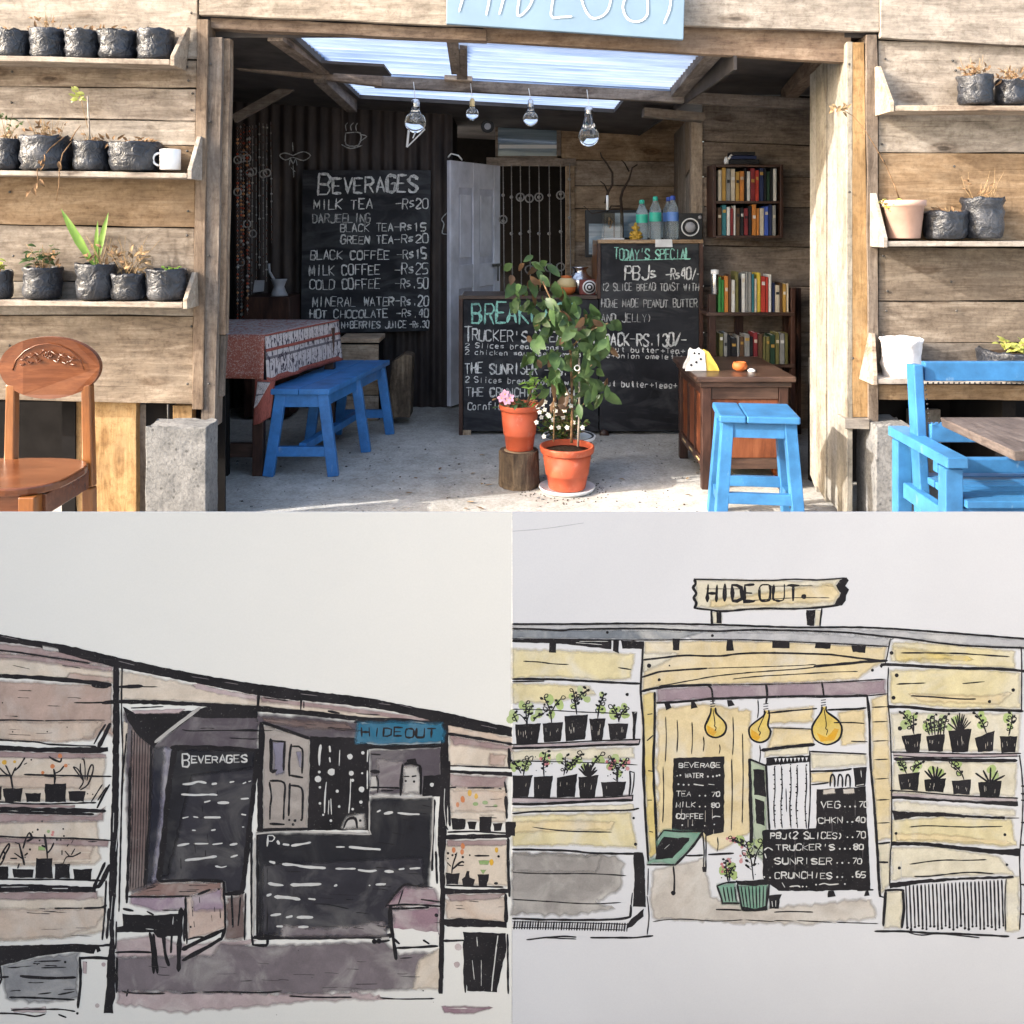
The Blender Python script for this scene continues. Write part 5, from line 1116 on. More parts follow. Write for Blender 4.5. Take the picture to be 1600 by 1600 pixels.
def book(label, x0, x1, yt, yb, d, c, depth=.12, lean=0, group=None, seed=0):
    a = P(x0, yb, d); b_ = P(x1, yt, d); cx = (a.x + b_.x) / 2; w_ = (b_.x - a.x) - .002
    o = thing('book', label, 'book', (cx, d + depth / 2, a.z), group); h = b_.z - a.z
    L = Vector((lean, 0, 0)); lo = lambda x, y, z: Vector((x, y, a.z + z)) + L * (z / h)
    m = MB(); mt = M['bk_' + c]; q = lambda x0, x1, y0, y1, z0, z1: m.hexa([lo(x0, y0, z0), lo(x1, y0, z0), lo(x1, y1, z0), lo(x0, y1, z0)], [lo(x0, y0, z1), lo(x1, y0, z1), lo(x1, y1, z1), lo(x0, y1, z1)], mt)
    xl, xr = cx - w_ / 2, cx + w_ / 2; t_ = min(.003, w_ * .2)
    q(xl, xl + t_, d, d + depth, 0, h); q(xr - t_, xr, d, d + depth, 0, h); q(xl + t_, xr - t_, d - .002, d + .004, 0, h); m.build('cover', o)
    m = MB(); mt = M['card']; m2_ = mt; m.hexa([lo(xl + t_, d + .005, .003), lo(xr - t_, d + .005, .003), lo(xr - t_, d + depth - .003, .003), lo(xl + t_, d + depth - .003, .003)], [lo(xl + t_, d + .005, h - .004), lo(xr - t_, d + .005, h - .004), lo(xr - t_, d + depth - .003, h - .004), lo(xl + t_, d + depth - .003, h - .004)], mt); m.build('pages', o)
    rb = random.Random(seed); 
    if w_ > .018 and rb.random() < .92:
        m = MB(); z = h * rb.uniform(.55, .8); y = d - .0035
        m.hexa([lo(xl + t_, y, z), lo(xr - t_, y, z), lo(xr - t_, y + .001, z), lo(xl + t_, y + .001, z)], [lo(xl + t_, y, z + h * .1), lo(xr - t_, y, z + h * .1), lo(xr - t_, y + .001, z + h * .1), lo(xl + t_, y + .001, z + h * .1)], M['bk_' + rb.choice(('cream', 'white', 'black', 'ochre'))]); m.build('spine_label', o)
    return o
def row(where, cols, x0, x1, yt, yb, d, seed, jit=6, group=None):
    rn = random.Random(seed); ws = [rn.uniform(.6, 1.3) for _ in cols]; s_ = sum(ws); x = x0
    for i, (c, w_) in enumerate(zip(cols, ws)):
        e_ = x + (x1 - x0) * w_ / s_; y = yt + rn.uniform(0, jit); y = y[0] if isinstance(y, tuple) else y
        book(f'{c} book, {ordn[i]} from the left {where}', x, e_ - .6, y, yb, d, c, group=group, seed=seed * 50 + i); x = e_
DWB = 5.46
bc = thing('hanging_bookcase', 'small dark wooden bookcase with two rows of books on the wall', 'bookcase', P(1170, 370, DWB))
def bpx(name, x0, x1, y0, y1, d0, d1, mat): a = P(x0, y1, d0); b_ = P(x1, y0, d0); m = MB(); m.box(a.x, b_.x, d0, d1, a.z, b_.z, mat); return m.build(name, bc if d0 > 5.44 else ts, bevel=.002)
for x0, x1 in ((1114, 1119), (1219, 1224)): bpx('side', x0, x1, 257, 371, DWB, DR, M['darkwood'])
for y0, y1 in ((257, 261), (314, 318), (368, 372)): bpx('shelf_board', 1119.3, 1218.7, y0, y1, DWB, DR, M['darkwood_x'])
bpx('back', 1119.3, 1218.7, 261, 368, DR - .012, DR, M['dark'])
row('in the upper row of the hanging bookcase', ['cream', 'ochre', 'grey', 'cream', 'ochre', 'orange', 'black', 'white', 'dark red', 'red', 'navy', 'black', 'dark green', 'black', 'white'], 1122, 1214, 262, 313.8, DWB + .02, 5, 7, 'books in the hanging bookcase')
row('in the lower row of the hanging bookcase', ['brown', 'teal', 'white', 'dark red', 'white', 'brown', 'black', 'dark red', 'black', 'orange', 'orange', 'cream', 'blue', 'navy', 'grey'], 1121, 1213, 319, 367.8, DWB + .02, 6, 8, 'books in the hanging bookcase')
for i, (x0, x1, y0, y1, c, lb) in enumerate(((1140, 1186, 249, 256.8, 'black', 'thick black book lying on top of the hanging bookcase'), (1142, 1182, 243, 248.6, 'navy', 'dark blue book lying second in the pile on the hanging bookcase'), (1144, 1180, 237, 242.6, 'black', 'thin dark book topmost of the pile on the hanging bookcase'))):
    a = P(x0, y1, DWB + .02); b_ = P(x1, y0, DWB + .02); o = thing('book', lb, 'book', ((a.x + b_.x) / 2, DWB + .08, a.z), 'books piled on the hanging bookcase')
    m = MB(); m.box(a.x, b_.x, DWB + .02, DWB + .14, a.z + .001, a.z + .004, M['bk_' + c]); m.box(a.x, b_.x, DWB + .02, DWB + .14, b_.z - .004, b_.z - .001, M['bk_' + c]); m.box(a.x + .0035, b_.x, DWB + .018, DWB + .0225, a.z + .0045, b_.z - .0045, M['bk_' + c]); m.box(a.x, a.x + .003, DWB + .02, DWB + .14, a.z + .0045, b_.z - .0045, M['bk_' + c]); m.build('cover', o)
    m = MB(); m.box(a.x + .004, b_.x - .003, DWB + .023, DWB + .137, a.z + .0045, b_.z - .0045, M['card']); m.build('pages', o)
b = P(1135, 256.8, DWB + .03); wv_ = thing('white_figurine', 'small white ornament at the end of the book pile', 'ornament', b)
m = MB(); m.lathe([(.014, 0.001), (.016, .02), (.010, .045), (.0001, .05)], b, M['white'], 12); m.tube([b + Vector((.01, 0, .03)), b + Vector((.03, 0, .055)), b + Vector((.05, 0, .062))], .009, M['white'], 8, .006); m.build('body', wv_)
DT = 5.30
ts = thing('tall_bookcase', 'tall open dark bookcase standing behind the desk', 'bookcase', P(1175, 708, DT))
for x0, x1, d0, d1 in ((1108, 1119, DT, DT + .05), (1236, 1243, DT, DT + .05), (1226, 1233, DT + .2, DT + .25), (1246, 1252, DT + .2, DT + .25)):
    a = P(x0, 460 if x0 < 1200 else 450, d0); b_ = P(x1, 460, d0); m = MB(); m.box(a.x, b_.x, d0, d1, 0, a.z, M['darkwood']); m.build('upright', ts, bevel=.003)
for y in (488, 569, 650): a = P(1104, y, DT); b_ = P(1241, y, DT); m = MB(); m.box(a.x, b_.x, DT - .01, DT + .26, a.z - .02, a.z, M['darkwood_x']); m.build('shelf_board', ts, bevel=.002)
a = P(1150, 520, DT + .2); m = MB(); m.box(a.x, a.x + .05, DT + .22, DT + .25, 0, .8, M['darkwood']); m.build('upright', ts)
row('in the upper row of the tall bookcase', ['green', 'green', 'orange', 'brown', 'white', 'olive', 'black', 'white', 'grey', 'grey', 'teal', 'cream', 'yellow', 'red', 'red', 'white'], 1122, 1206, 424, 487.6, DT + .01, 7, 14, 'books in the tall bookcase')
row('after the red books in the tall bookcase', ['navy', 'cream', 'brown', 'ochre', 'cream'], 1207, 1233, 441, 487.6, DT + .01, 8, 5, 'books in the tall bookcase')
row('in the lower row of the tall bookcase', ['olive', 'grey', 'black', 'black', 'grey', 'brown', 'grey', 'black', 'dark red', 'brown', 'olive', 'olive', 'dark green', 'olive', 'grey', 'olive'], 1124, 1232, 519, 568.6, DT + .01, 9, 10, 'books in the tall bookcase')
b = P(1117, 460, DT + .02); lp = thing('tin_canister', 'white and grey cylindrical canister left of the green books', 'canister', b)
m = MB(); m.lathe([(.022, 0.001), (.023, .004), (.023, .138), (.021, .142)], b, M['steel'], 18); m.build('body', lp); m = MB(); m.lathe([(.0235, .12), (.0238, .121), (.0238, .146), (.0001, .149)], b, M['white'], 18); m.build('lid', lp)

# painted stool in front of the desk
sx, sy = 1.05, 3.88; sl_ = thing('stool', 'bright blue square wooden stool in front of the desk', 'stool', (sx, sy, 0)); zs = .492
ang = -.12; ca, sa = math.cos(ang), math.sin(ang)
def SP(x, y, z): return Vector((sx + x * ca - y * sa, sy + x * sa + y * ca, z))
hw = .165
for x0, x1 in ((-hw, -.055), (-.052, hw)):
    m = MB(); m.hexa([SP(x0, -.15, zs - .03), SP(x1, -.15, zs - .03), SP(x1, .14, zs - .03), SP(x0, .14, zs - .03)], [SP(x0, -.15, zs), SP(x1, -.15, zs), SP(x1, .14, zs), SP(x0, .14, zs)], M['blue']); m.build('seat_board', sl_, bevel=.006)
lt, lb_ = .128, .163
for ex in (-1, 1):
    for ey in (-1, 1):
        m = MB(); m.beam(SP(ex * lb_, ey * lb_ * .85, 0), SP(ex * lt, ey * .105, zs - .031), .05, .04, M['blue'], up=(0, 1, 0)); m.build('leg', sl_, bevel=.003)
for ey in (-1, 1):
    m = MB(); m.beam(SP(-lt + .02, ey * .108, zs - .066), SP(lt - .02, ey * .108, zs - .066), .022, .062, M['blue']); m.build('apron', sl_, bevel=.002)
    m = MB(); m.beam(SP(-.142, ey * .13, .145), SP(.142, ey * .13, .145), .028, .045, M['blue']); m.build('stretcher', sl_, bevel=.002)
for ex in (-1, 1):
    m = MB(); m.beam(SP(ex * lt, -.085, zs - .066), SP(ex * lt, .085, zs - .066), .022, .062, M['blue']); m.build('apron', sl_, bevel=.002)
    m = MB(); m.beam(SP(ex * .15, -.12, .11), SP(ex * .15, .12, .11), .028, .045, M['blue']); m.build('stretcher', sl_, bevel=.002)
b = P(1223, 757, 4.6); b.z = 0; br_ = thing('clay_brick', 'orange clay lump on the floor behind the stool', 'brick', b)
m = MB(); m.lathe([(.05, 0.001), (.06, .02), (.05, .05), (.02, .06)], b, M['orange'], 9, .2, smooth=False); m.build('clay', br_)

# ---------------------------------------------------------------- armchair and dark table at the right edge
ac = thing('armchair', 'bright blue wooden armchair with beaded rails at the right edge', 'chair', (1.6, 2.85, 0))
BL = 'blue'; xL = 1.262; xR = 2.0
def bm(name, a, b, w_, t_, par=ac, mat=None, bev=.003, up=(0, 0, 1)): m = MB(); m.beam(a, b, w_, t_, M[mat or BL], up); return m.build(name, par, bevel=bev)
yr, yf, ym = 2.98, 2.66, 2.86
for x in (1.302, xR - .04):
    bm('rear_post', (x - .005, yr, 0), (x - .005, yr, .578), .048, .048); bm('front_post', (x, yf, 0), (x, yf, .575), .052, .05)
    bm('arm', (x + .0, yr + .05, .598), (x + .0, yf - .045, .598), .062, .032); bm('arm_rail', (x, yr - .03, .42), (x, yf + .03, .42), .03, .05)
    bm('side_rail', (x, yr - .03, .25), (x, yf + .03, .25), .03, .05)
    bm('back_stile', (x + .022, ym + .03, .36), (x + .014, ym + .07, .838), .058, .03, up=(1, 0, 0))
bm('top_rail', (1.345, ym + .072, .815), (xR - .07, ym + .072, .815), .03, .062); bm('back_rail', (1.345, ym + .028, .625), (xR - .07, ym + .028, .625), .028, .06)
bm('seat_rail', (1.345, ym - .01, .53), (xR - .07, ym - .01, .53), .03, .045)
for i in range(6): y = yf - .02 + i * .052; bm('seat_slat', (1.33, y, .475), (xR - .06, y, .475), .044, .022)
bm('front_rail', (1.33, yf - .002, .43), (xR - .06, yf - .002, .43), .03, .055)
m = MB()
for i in range(34):
    x = 1.352 + i * .017
    for z, y in ((.779, ym + .053), (.660, ym + .012)): m.ball(Vector((x, y, z)), .0034, M['black'], 6)
for i in range(9): m.ball(Vector((1.336, ym + .052 - .004 * i - .014, .775 - i * .0145)), .0034, M['black'], 6)
m.build('beading', ac, kind='stuff')
dt = thing('dark_table', 'rough dark brown tabletop standing over the seat of the blue armchair', 'table', (1.75, 2.5, 0))
m = MB(); m.hexa([(1.325, 2.36, .672), (2.1, 2.36, .672), (2.1, 2.76, .672), (1.325, 2.76, .672)], [(1.32, 2.36, .70), (2.1, 2.36, .70), (2.1, 2.765, .70), (1.32, 2.765, .70)], M['tabletop']); m.build('tabletop', dt, bevel=.003)
for x, y in ((2.02, 2.44), (2.02, 2.70), (1.55, 2.44)): m = MB(); m.box(x - .025, x + .025, y - .025, y + .025, 0, .671, M['darkwood']); m.build('leg', dt)
b = P(1497, 742, 3.6); bx = thing('small_lantern', 'small orange lamp hung on a board behind the blue armchair', 'lamp', b)
m = MB(); m.lathe([(.02, -.03), (.028, -.01), (.024, .02), (.01, .03)], b, M['orange'], 12); m.build('body', bx)
m = MB(); m.tube([b + Vector((0, 0, .03)), b + Vector((0, .05, .06)), b + Vector((0, .8, .07))], .002, M['iron'], 4); m.build('hook', bx)

# ---------------------------------------------------------------- varnished chair at the left edge
vc = thing('teak_chair', 'varnished teak chair with an oval carved back at the left edge', 'chair', (-1.58, 2.9, 0))
dB = 3.05; c0 = P(77, 574, dB)
def oval(rx, rz_, y0, y1, mat, nm, bev=.006):
    n = 48; m = MB(); q = [Vector((c0.x + rx * math.cos(i * 6.2832 / n), y0 - .012 * (1 - math.cos(i * 6.2832 / n) ** 2) , c0.z + rz_ * math.sin(i * 6.2832 / n))) for i in range(n)]; q2 = [p + Vector((0, y1 - y0, 0)) for p in q]
    m.add(q + q2, [tuple(range(n - 1, -1, -1)), tuple(range(n, 2 * n))] + [((i + 1) % n, i, i + n, (i + 1) % n + n) for i in range(n)][::1], mat); return m.build(nm, vc, bevel=bev)
sB = F / dB
oval(76 / sB, 45.5 / sB, dB, dB + .022, M['chairw'], 'back_oval')
k = MB()
rn = random.Random(2)
def carve(pts, r=.0022): k.tube([Vector((c0.x + x / sB, dB - .012 * (1 - (x / 76) ** 2) - .0004, c0.z - y / sB)) for x, y in pts], r, M['chairw'], 6, r * .5)
for sgn in (-1, 1):
    for j in range(3):
        x0 = sgn * (6 + j * 13); carve([(x0 + sgn * 9 * t_ * math.cos(t_ * 5 + j), -20 + j * 5 + 8 * t_ * math.sin(t_ * 5)) for t_ in [q / 10 for q in range(11)]]); carve([(x0, -26 + j * 4), (x0 + sgn * 8, -20 + j * 4), (x0 + sgn * 14, -24 + j * 5)]); carve([(x0 + sgn * 4, -12 + j * 3), (x0 + sgn * 10, -8 + j * 2), (x0 + sgn * 12, -14 + j * 4)], .003)
carve([(4 * math.cos(q), -20 + 5 * math.sin(q)) for q in [i * .6 for i in range(12)]])
carve([(-56, 4), (-50, -12), (-36, -26), (-18, -35), (0, -38), (18, -35), (36, -26), (50, -12), (56, 4)], .0026)
k.build('carving', vc)
for (xt, yt, xb, yb) in ((20, 600, 17, 760), (137, 600, 140, 760)):
    m = MB(); a = P(xt, yt, dB + .012); b_ = P(xb, yb, dB - .01); m.beam(b_, a, .037, .034, M['chairz'], up=(0, 1, 0), w1=.032); m.beam(Vector((b_.x, b_.y, 0)), Vector((b_.x, b_.y, b_.z - .001)), .037, .036, M['chairz'], up=(0, 1, 0)); m.build('rear_post', vc, bevel=.005)
zs = .5; n = 40; m = MB(); cx = -1.64; q = []
for i in range(n):
    a = i * 6.2832 / n; e = lambda v: math.copysign(abs(v) ** .62, v); q.append(Vector((cx + .245 * e(math.cos(a)), 2.87 + .185 * e(math.sin(a)), zs)))
m.add([p + Vector((0, 0, -.026)) for p in q] + q, [tuple(range(n - 1, -1, -1)), tuple(range(n, 2 * n))] + [(i, (i + 1) % n, (i + 1) % n + n, i + n) for i in range(n)], M['chairw']); m.build('seat', vc, bevel=.006)
for (a, b_) in (((cx - .20, 2.73, zs - .062), (cx + .20, 2.73, zs - .062)), ((cx + .205, 2.74, zs - .062), (cx + .205, 3.02, zs - .062)), ((cx - .205, 2.74, zs - .062), (cx - .205, 3.02, zs - .062))):
    m = MB(); m.beam(a, b_, .022, .066, M['chairw']); m.build('seat_rail', vc, bevel=.003)
for x in (cx + .178, cx - .19): m = MB(); m.beam((x, 2.72, 0), (x, 2.72, zs - .027), .045, .045, M['chairz'], w1=.05, t1=.05); m.build('front_leg', vc, bevel=.004)

# ---------------------------------------------------------------- two drawings on stiff paper standing in front of the cafe
DS = 1.40; KP = (.46, .46, .46)
def pm(name, c, var=.06, sc=18, wash=0, paper=(226, 226, 221), stretch=(1, 1, 1)):
    t = NT(name, .9, .1); v = t.coords(stretch, False)
    a = tuple(q * k_ for q, k_ in zip(lin(c), KP)); n1 = t.noise(v, sc, 5, .62, .5); n2 = t.noise(v, 420, 2, .7)
    d = tuple(q * (1 - var * 2.2) for q in a); u = tuple(min(.9, q * (1 + var)) for q in a)
    k = t.ramp(n1, [(.32, d), (.68, u)])
    if not wash: k = t.mix(.5, k, t.ramp(n2, [(.3, (.95, .95, .95)), (.7, (1.04, 1.04, 1.04))]), 'MULTIPLY')
    if wash:
        pc = tuple(q * k_ for q, k_ in zip(lin(paper), KP)); n3 = t.noise(v, sc * .55, 4, .6, 1.0)
        k = t.mix(t.ramp(n3, [(.46, (0, 0, 0)), (.74, (wash, wash, wash))]), k, pc)
        k = t.mix(.35, k, t.ramp(n2, [(.3, (.72, .72, .74)), (.7, (1.12, 1.12, 1.12))]), 'MULTIPLY')
    t.col(k)
    if wash:
        at_ = t.n('ShaderNodeAttribute', attribute_name='pigment'); n4 = t.noise(v, 45, 4, .6, .6)
        m1 = t.n('ShaderNodeMath', operation='MULTIPLY_ADD'); m1.inputs[1].default_value = .8; t.l(n4, m1.inputs[0]); t.l(at_.outputs['Fac'], m1.inputs[2])
        mr = t.n('ShaderNodeMapRange'); mr.inputs[1].default_value = .42; mr.inputs[2].default_value = 1.2; t.l(m1.outputs[0], mr.inputs[0])
        tp_ = t.n('ShaderNodeBsdfTransparent'); mx = t.n('ShaderNodeMixShader'); t.l(mr.outputs[0], mx.inputs[0]); t.l(tp_.outputs[0], mx.inputs[1]); t.l(t.b.outputs[0], mx.inputs[2]); t.l(mx.outputs[0], t.t.nodes['Material Output'].inputs[0])
    return t.m
D = {}
D['paperL'] = pm('cream_paper', (238, 239, 236), .012, 3); D['paperR'] = pm('cool_white_paper', (222, 225, 231), .03, 1.6)
D['ink'] = pm('black_ink', (33, 33, 37), .25, 60); D['white'] = pm('white_gel_pen', (212, 214, 214), .05, 60)
D['inkthin'] = pm('dry_ink', (62, 60, 62), .2, 60)
for n_, c_, w_ in (('beige', (214, 196, 180), .45), ('cream', (224, 212, 196), .4), ('pinkbrown', (193, 171, 160), .35), ('shade', (168, 147, 147), .3), ('peach', (214, 192, 180), .4), ('mauve', (168, 150, 166), .55), ('plum', (160, 134, 146), .5), ('tablebrown', (150, 124, 118), .3), ('purple_grey', (96, 90, 98), .22), ('stripe_brown', (122, 106, 104), .2), ('slate', (58, 58, 66), .14), ('slate_dark', (44, 45, 51), .06), ('floor', (128, 120, 126), .4), ('floor_pink', (196, 180, 182), .5), ('cool_grey', (150, 152, 156), .4), ('door', (172, 165, 160), .25), ('bottle', (196, 194, 191), .2), ('teal', (52, 116, 148), .12), ('navy', (44, 46, 58), .1), ('yellow', (222, 178, 70), .2), ('orange', (216, 138, 92), .25), ('green', (150, 178, 120), .3), ('pinkred', (214, 130, 128), .3), ('violet', (134, 132, 150), .5),
                  ('y_plank', (226, 216, 174), .6), ('y_pale', (226, 221, 200), .6), ('y_warm', (228, 212, 170), .55), ('y_deep', (222, 204, 138), .4), ('roof_blue', (128, 136, 146), .5), ('roof_pale', (186, 189, 194), .5), ('beam', (160, 144, 154), .4), ('shelf', (182, 170, 176), .4), ('grey_wall', (160, 157, 155), .5), ('floor_warm', (204, 198, 190), .6), ('jade', (124, 166, 148), .25), ('sage', (176, 194, 168), .45), ('leaf_green', (176, 198, 132), .5), ('bulb', (224, 200, 110), .3), ('bulb_deep', (222, 172, 50), .2), ('rose', (204, 132, 140), .4)):
    D[n_] = pm('wash_' + n_, c_, .09, 26, w_, (226, 226, 221))
t = NT('black_ink_tooth', .85, .12); v = t.coords((1, 1, 1), False); n1 = t.noise(v, 330, 3, .7); n2 = t.noise(v, 14, 4)
k = t.mix(t.ramp(n2, [(.4, (0, 0, 0)), (.7, (.8, .8, .8))]), tuple(q * k_ for q, k_ in zip(lin((30, 30, 34)), KP)), tuple(q * k_ for q, k_ in zip(lin((50, 48, 52)), KP)))
t.col(t.mix(t.ramp(n1, [(.63, (0, 0, 0)), (.72, (.55, .55, .55))]), k, tuple(q * k_ for q, k_ in zip(lin((150, 148, 146)), KP)))); D['ink'] = t.m
I = D['ink']; WH = D['white']
BOW = {'ink and wash': .03, 'ink and yell': .03}
def bd(y, bow): return DS + bow * ((y - 1200) / 400) ** 2        # slight bow added so the light falls off down the sheet
class Sheet(Ink):
    bow = 0
    def pt(s, x, y, lift): return P(x, y, bd(y, s.bow)) + Vector((0, -lift, 0))
def drawing(label, x0, x1, mat, cat='drawing'):
    """a stiff sheet standing upright on two battens with feet"""
    a = P(x0, 1612, DS); b = P(x1, 800.4, DS)
    o = thing('ink_drawing', label, cat, ((a.x + b.x) / 2, DS, 0), 'drawings standing in front of the cafe')
    bow = BOW[label[:12]]; m = MB(); n = 40; vs = []; bk = []
    for i in range(n + 1):
        y = 1612 + (800.4 - 1612) * i / n; d = bd(y, bow)
        for x in (x0, x1): vs.append(P(x, y, d)); bk.append(P(x, y, d) + Vector((0, .0035, 0)))
    N = len(vs)
    m.add(vs, [(2 * i, 2 * i + 1, 2 * i + 3, 2 * i + 2) for i in range(n)], mat, True)
    m.add(bk, [(2 * i, 2 * i + 2, 2 * i + 3, 2 * i + 1) for i in range(n)], mat, True)
    ed = []; 
    for sd_ in (0, 1): ed += [(2 * i + sd_, 2 * i + 2 + sd_, 2 * i + 2 + sd_ + N, 2 * i + sd_ + N) for i in range(n)]
    m.add(vs + bk, ed + [(0, 1, N + 1, N), (2 * n, 2 * n + 1, 2 * n + 1 + N, 2 * n + N)], mat); m.build('paper', o)
    for fx in (.22, .78):
        x = a.x + (b.x - a.x) * fx
        m = MB(); m.box(x - .018, x + .018, DS + .062, DS + .084, 0, b.z - .06, M['shelfw']); m.build('batten', o, bevel=.002)
        m = MB(); m.box(x - .02, x + .02, DS - .06, DS + .26, 0, .022, M['shelfw']) if False else m.box(x - .02, x + .02, DS + .085, DS + .30, 0, .022, M['shelfw']); m.build('foot', o, bevel=.002)
        m = MB(); m.beam((x, DS + .28, .02), (x, DS + .09, .5), .03, .018, M['shelfw']); m.build('brace', o, bevel=.002)
    return o
class Sk:
    """one drawn element of a sheet: washes, ink and white strokes in one mesh"""
    def __init__(s, par, name): s.k = Sheet(DS); s.k.bow = BOW[par['label'][:12]]; s.par = par; s.name = name
    def __enter__(s): return s
    def __exit__(s, *a):
        o = s.k.build(s.name, s.par)
        if s.name in ('drawn_hatching',): o['kind'] = 'stuff'
    def w(s, col, *pts, lvl=0, r=1.0):
        xs = [p[0] for p in pts]; ys = [p[1] for p in pts]; k_ = min(max(xs) - min(xs), max(ys) - min(ys)); s.k.poly(pts, D[col], lvl, r, soft=min(5.5, k_ * .26)); return s
    def f(s, *pts, lvl=4, r=.7): s.k.poly(pts, I, lvl, r, 5); return s
    def l(s, wd, *pts, lvl=5, sm=True): s.k.stroke(pts, wd * (1.13 if s.par is SL else 1), I, lvl, sm, .26 if s.par is SL else .18); return s
    def t(s, wd, *pts, lvl=5): s.k.stroke(pts, wd, I, lvl, True, .3, .4); return s
    def h(s, wd, *pts, lvl=6): s.k.stroke(pts, wd, WH, lvl, True, .3); return s
    def d(s, r, *pts, col=None, lvl=5, sy=1): 
        for x, y in pts: s.k.dot(x, y, r * rnd.uniform(.8, 1.2), D[col] if col else I, lvl, sy)
        return s

SL = drawing('ink and wash drawing of the cafe with a blue sign under a sloping roof', -14, 799.6, D['paperL'])
with Sk(SL, 'drawn_roof') as s:
    s.w('shade', (-12, 1004), (60, 1012), (110, 1020), (180, 1034), (180, 1042), (100, 1030), (60, 1024), (-12, 1018), lvl=1)
    s.f((-12, 988), (0, 991), (50, 1000), (98, 1007), (180, 1026), (260, 1044), (330, 1057), (400, 1068), (480, 1079), (580, 1091), (640, 1103), (700, 1114), (760, 1128), (800, 1137), (800, 1151), (740, 1141), (700, 1133), (640, 1117), (580, 1106), (520, 1099), (450, 1093), (400, 1086), (330, 1072), (260, 1058), (180, 1042), (130, 1030), (100, 1021), (62, 1012), (30, 1006), (-12, 1002))
    s.l(2.5, (-12, 1015), (20, 1018), (60, 1024), (100, 1030), (140, 1036))
    s.w('bottle', (67, 1009), (90, 1014), (92, 1018), (68, 1015), lvl=6, r=.4)
    for a in (((2, 994), (28, 999)), ((300, 1057), (326, 1061)), ((470, 1084), (496, 1087)), ((592, 1099), (610, 1101)), ((624, 1101), (644, 1106)), ((752, 1133), (776, 1138)), ((186, 1033), (210, 1039)), ((352, 1066), (372, 1069))): s.k.stroke(a, .9, D['floor'], 6)
with Sk(SL, 'drawn_plank_wall') as s:
    s.w('cream', (-12, 1020), (60, 1028), (177, 1048), (177, 1067), (60, 1058), (-12, 1054)); s.w('shade', (-12, 1019), (60, 1025), (176, 1043), (176, 1050), (60, 1034), (-12, 1027), lvl=1)
    s.w('pinkbrown', (110, 1052), (176, 1058), (176, 1066), (100, 1062), lvl=1)
    s.w('pinkbrown', (-12, 1064), (174, 1072), (175, 1150), (160, 1140), (148, 1155), (60, 1158), (-12, 1154)); s.w('beige', (-12, 1128), (160, 1128), (146, 1150), (100, 1160), (-12, 1154), lvl=1)
    s.w('shade', (-12, 1174), (165, 1178), (166, 1184), (70, 1185), (-12, 1182), lvl=1); s.w('cream', (-12, 1182), (165, 1184), (160, 1240), (148, 1250), (-12, 1252)); s.w('beige', (-12, 1213), (140, 1214), (140, 1232), (-12, 1230), lvl=1)
    s.w('shade', (-12, 1270), (150, 1274), (164, 1262), (160, 1282), (60, 1284), (-12, 1286), lvl=1); s.w('cream', (-12, 1284), (152, 1283), (156, 1340), (148, 1350), (-12, 1353)); s.w('beige', (-12, 1312), (150, 1314), (140, 1345), (-12, 1350), lvl=1); s.w('shade', (-12, 1309), (170, 1313), (168, 1324), (60, 1318), (-12, 1316), lvl=2)
    s.w('shade', (-12, 1394), (152, 1393), (152, 1404), (-12, 1406), lvl=1); s.w('cream', (-12, 1404), (160, 1402), (164, 1455), (110, 1464), (-12, 1471)); s.w('beige', (-12, 1420), (165, 1420), (150, 1448), (96, 1464), (-12, 1468), lvl=1)
    s.l(5.5, (-12, 1055), (0, 1056), (60, 1059), (130, 1065), (173, 1070)); s.l(5, (145, 1071), (168, 1073)); s.t(2.2, (116, 1098), (140, 1098), (165, 1097)); s.l(5, (160, 1098), (186, 1096))
    s.l(2, (-12, 1125), (30, 1125), (68, 1126)); s.t(1.6, (70, 1126), (120, 1125), (164, 1125)); s.l(2.2, (-12, 1211), (18, 1212)); s.l(2.4, (38, 1210), (80, 1211), (120, 1212), (174, 1213))
    s.l(2.4, (-12, 1306), (30, 1308), (70, 1309), (120, 1310), (174, 1313)); s.t(2, (138, 1315), (152, 1315)); s.t(2.4, (62, 1419), (70, 1420)); s.l(2.2, (86, 1419), (128, 1419)); s.l(3, (132, 1419), (158, 1418), (166, 1414))
    s.d(1.2, (105, 1136), (74, 1143), (4, 1098), (49, 1187))
for nm, a in (('drawn_shelf', 0), ('drawn_shelf', 1), ('drawn_shelf', 2)):
    with Sk(SL, nm) as s:
        if a == 0:
            s.l(2.2, (-12, 1155), (0, 1156), (55, 1159), (80, 1163), (150, 1166)); s.f((-12, 1163), (60, 1168), (150, 1167), (169, 1167), (169, 1174), (150, 1177), (60, 1175), (-12, 1172))
            s.l(2.6, (147, 1162), (156, 1146), (165, 1132)); s.l(5.5, (154, 1167), (163, 1150), (172, 1131))
        if a == 1:
            s.w('shade', (-12, 1256), (118, 1258), (118, 1262), (-12, 1262)); s.l(2.2, (-12, 1252), (0, 1253), (60, 1256), (150, 1254)); s.l(5.5, (-12, 1263), (60, 1265), (120, 1266), (164, 1267)); s.l(3.5, (-12, 1268), (60, 1270), (146, 1272))
            s.l(2, (143, 1252), (152, 1238), (160, 1226)); s.l(2.4, (153, 1250), (166, 1230)); s.l(3, (152, 1262), (161, 1244), (171, 1226))
        if a == 2:
            s.l(2.6, (-12, 1373), (40, 1374), (100, 1374), (164, 1376)); s.f((-12, 1382), (40, 1381), (150, 1386), (150, 1394), (60, 1393), (-12, 1394))
            s.h(.9, (2, 1386), (44, 1385)); s.h(1.2, (82, 1388), (106, 1388)); s.l(4, (146, 1388), (154, 1370), (164, 1348)); s.l(6, (154, 1386), (163, 1370), (171, 1352)); s.l(4.5, (148, 1388), (156, 1382))
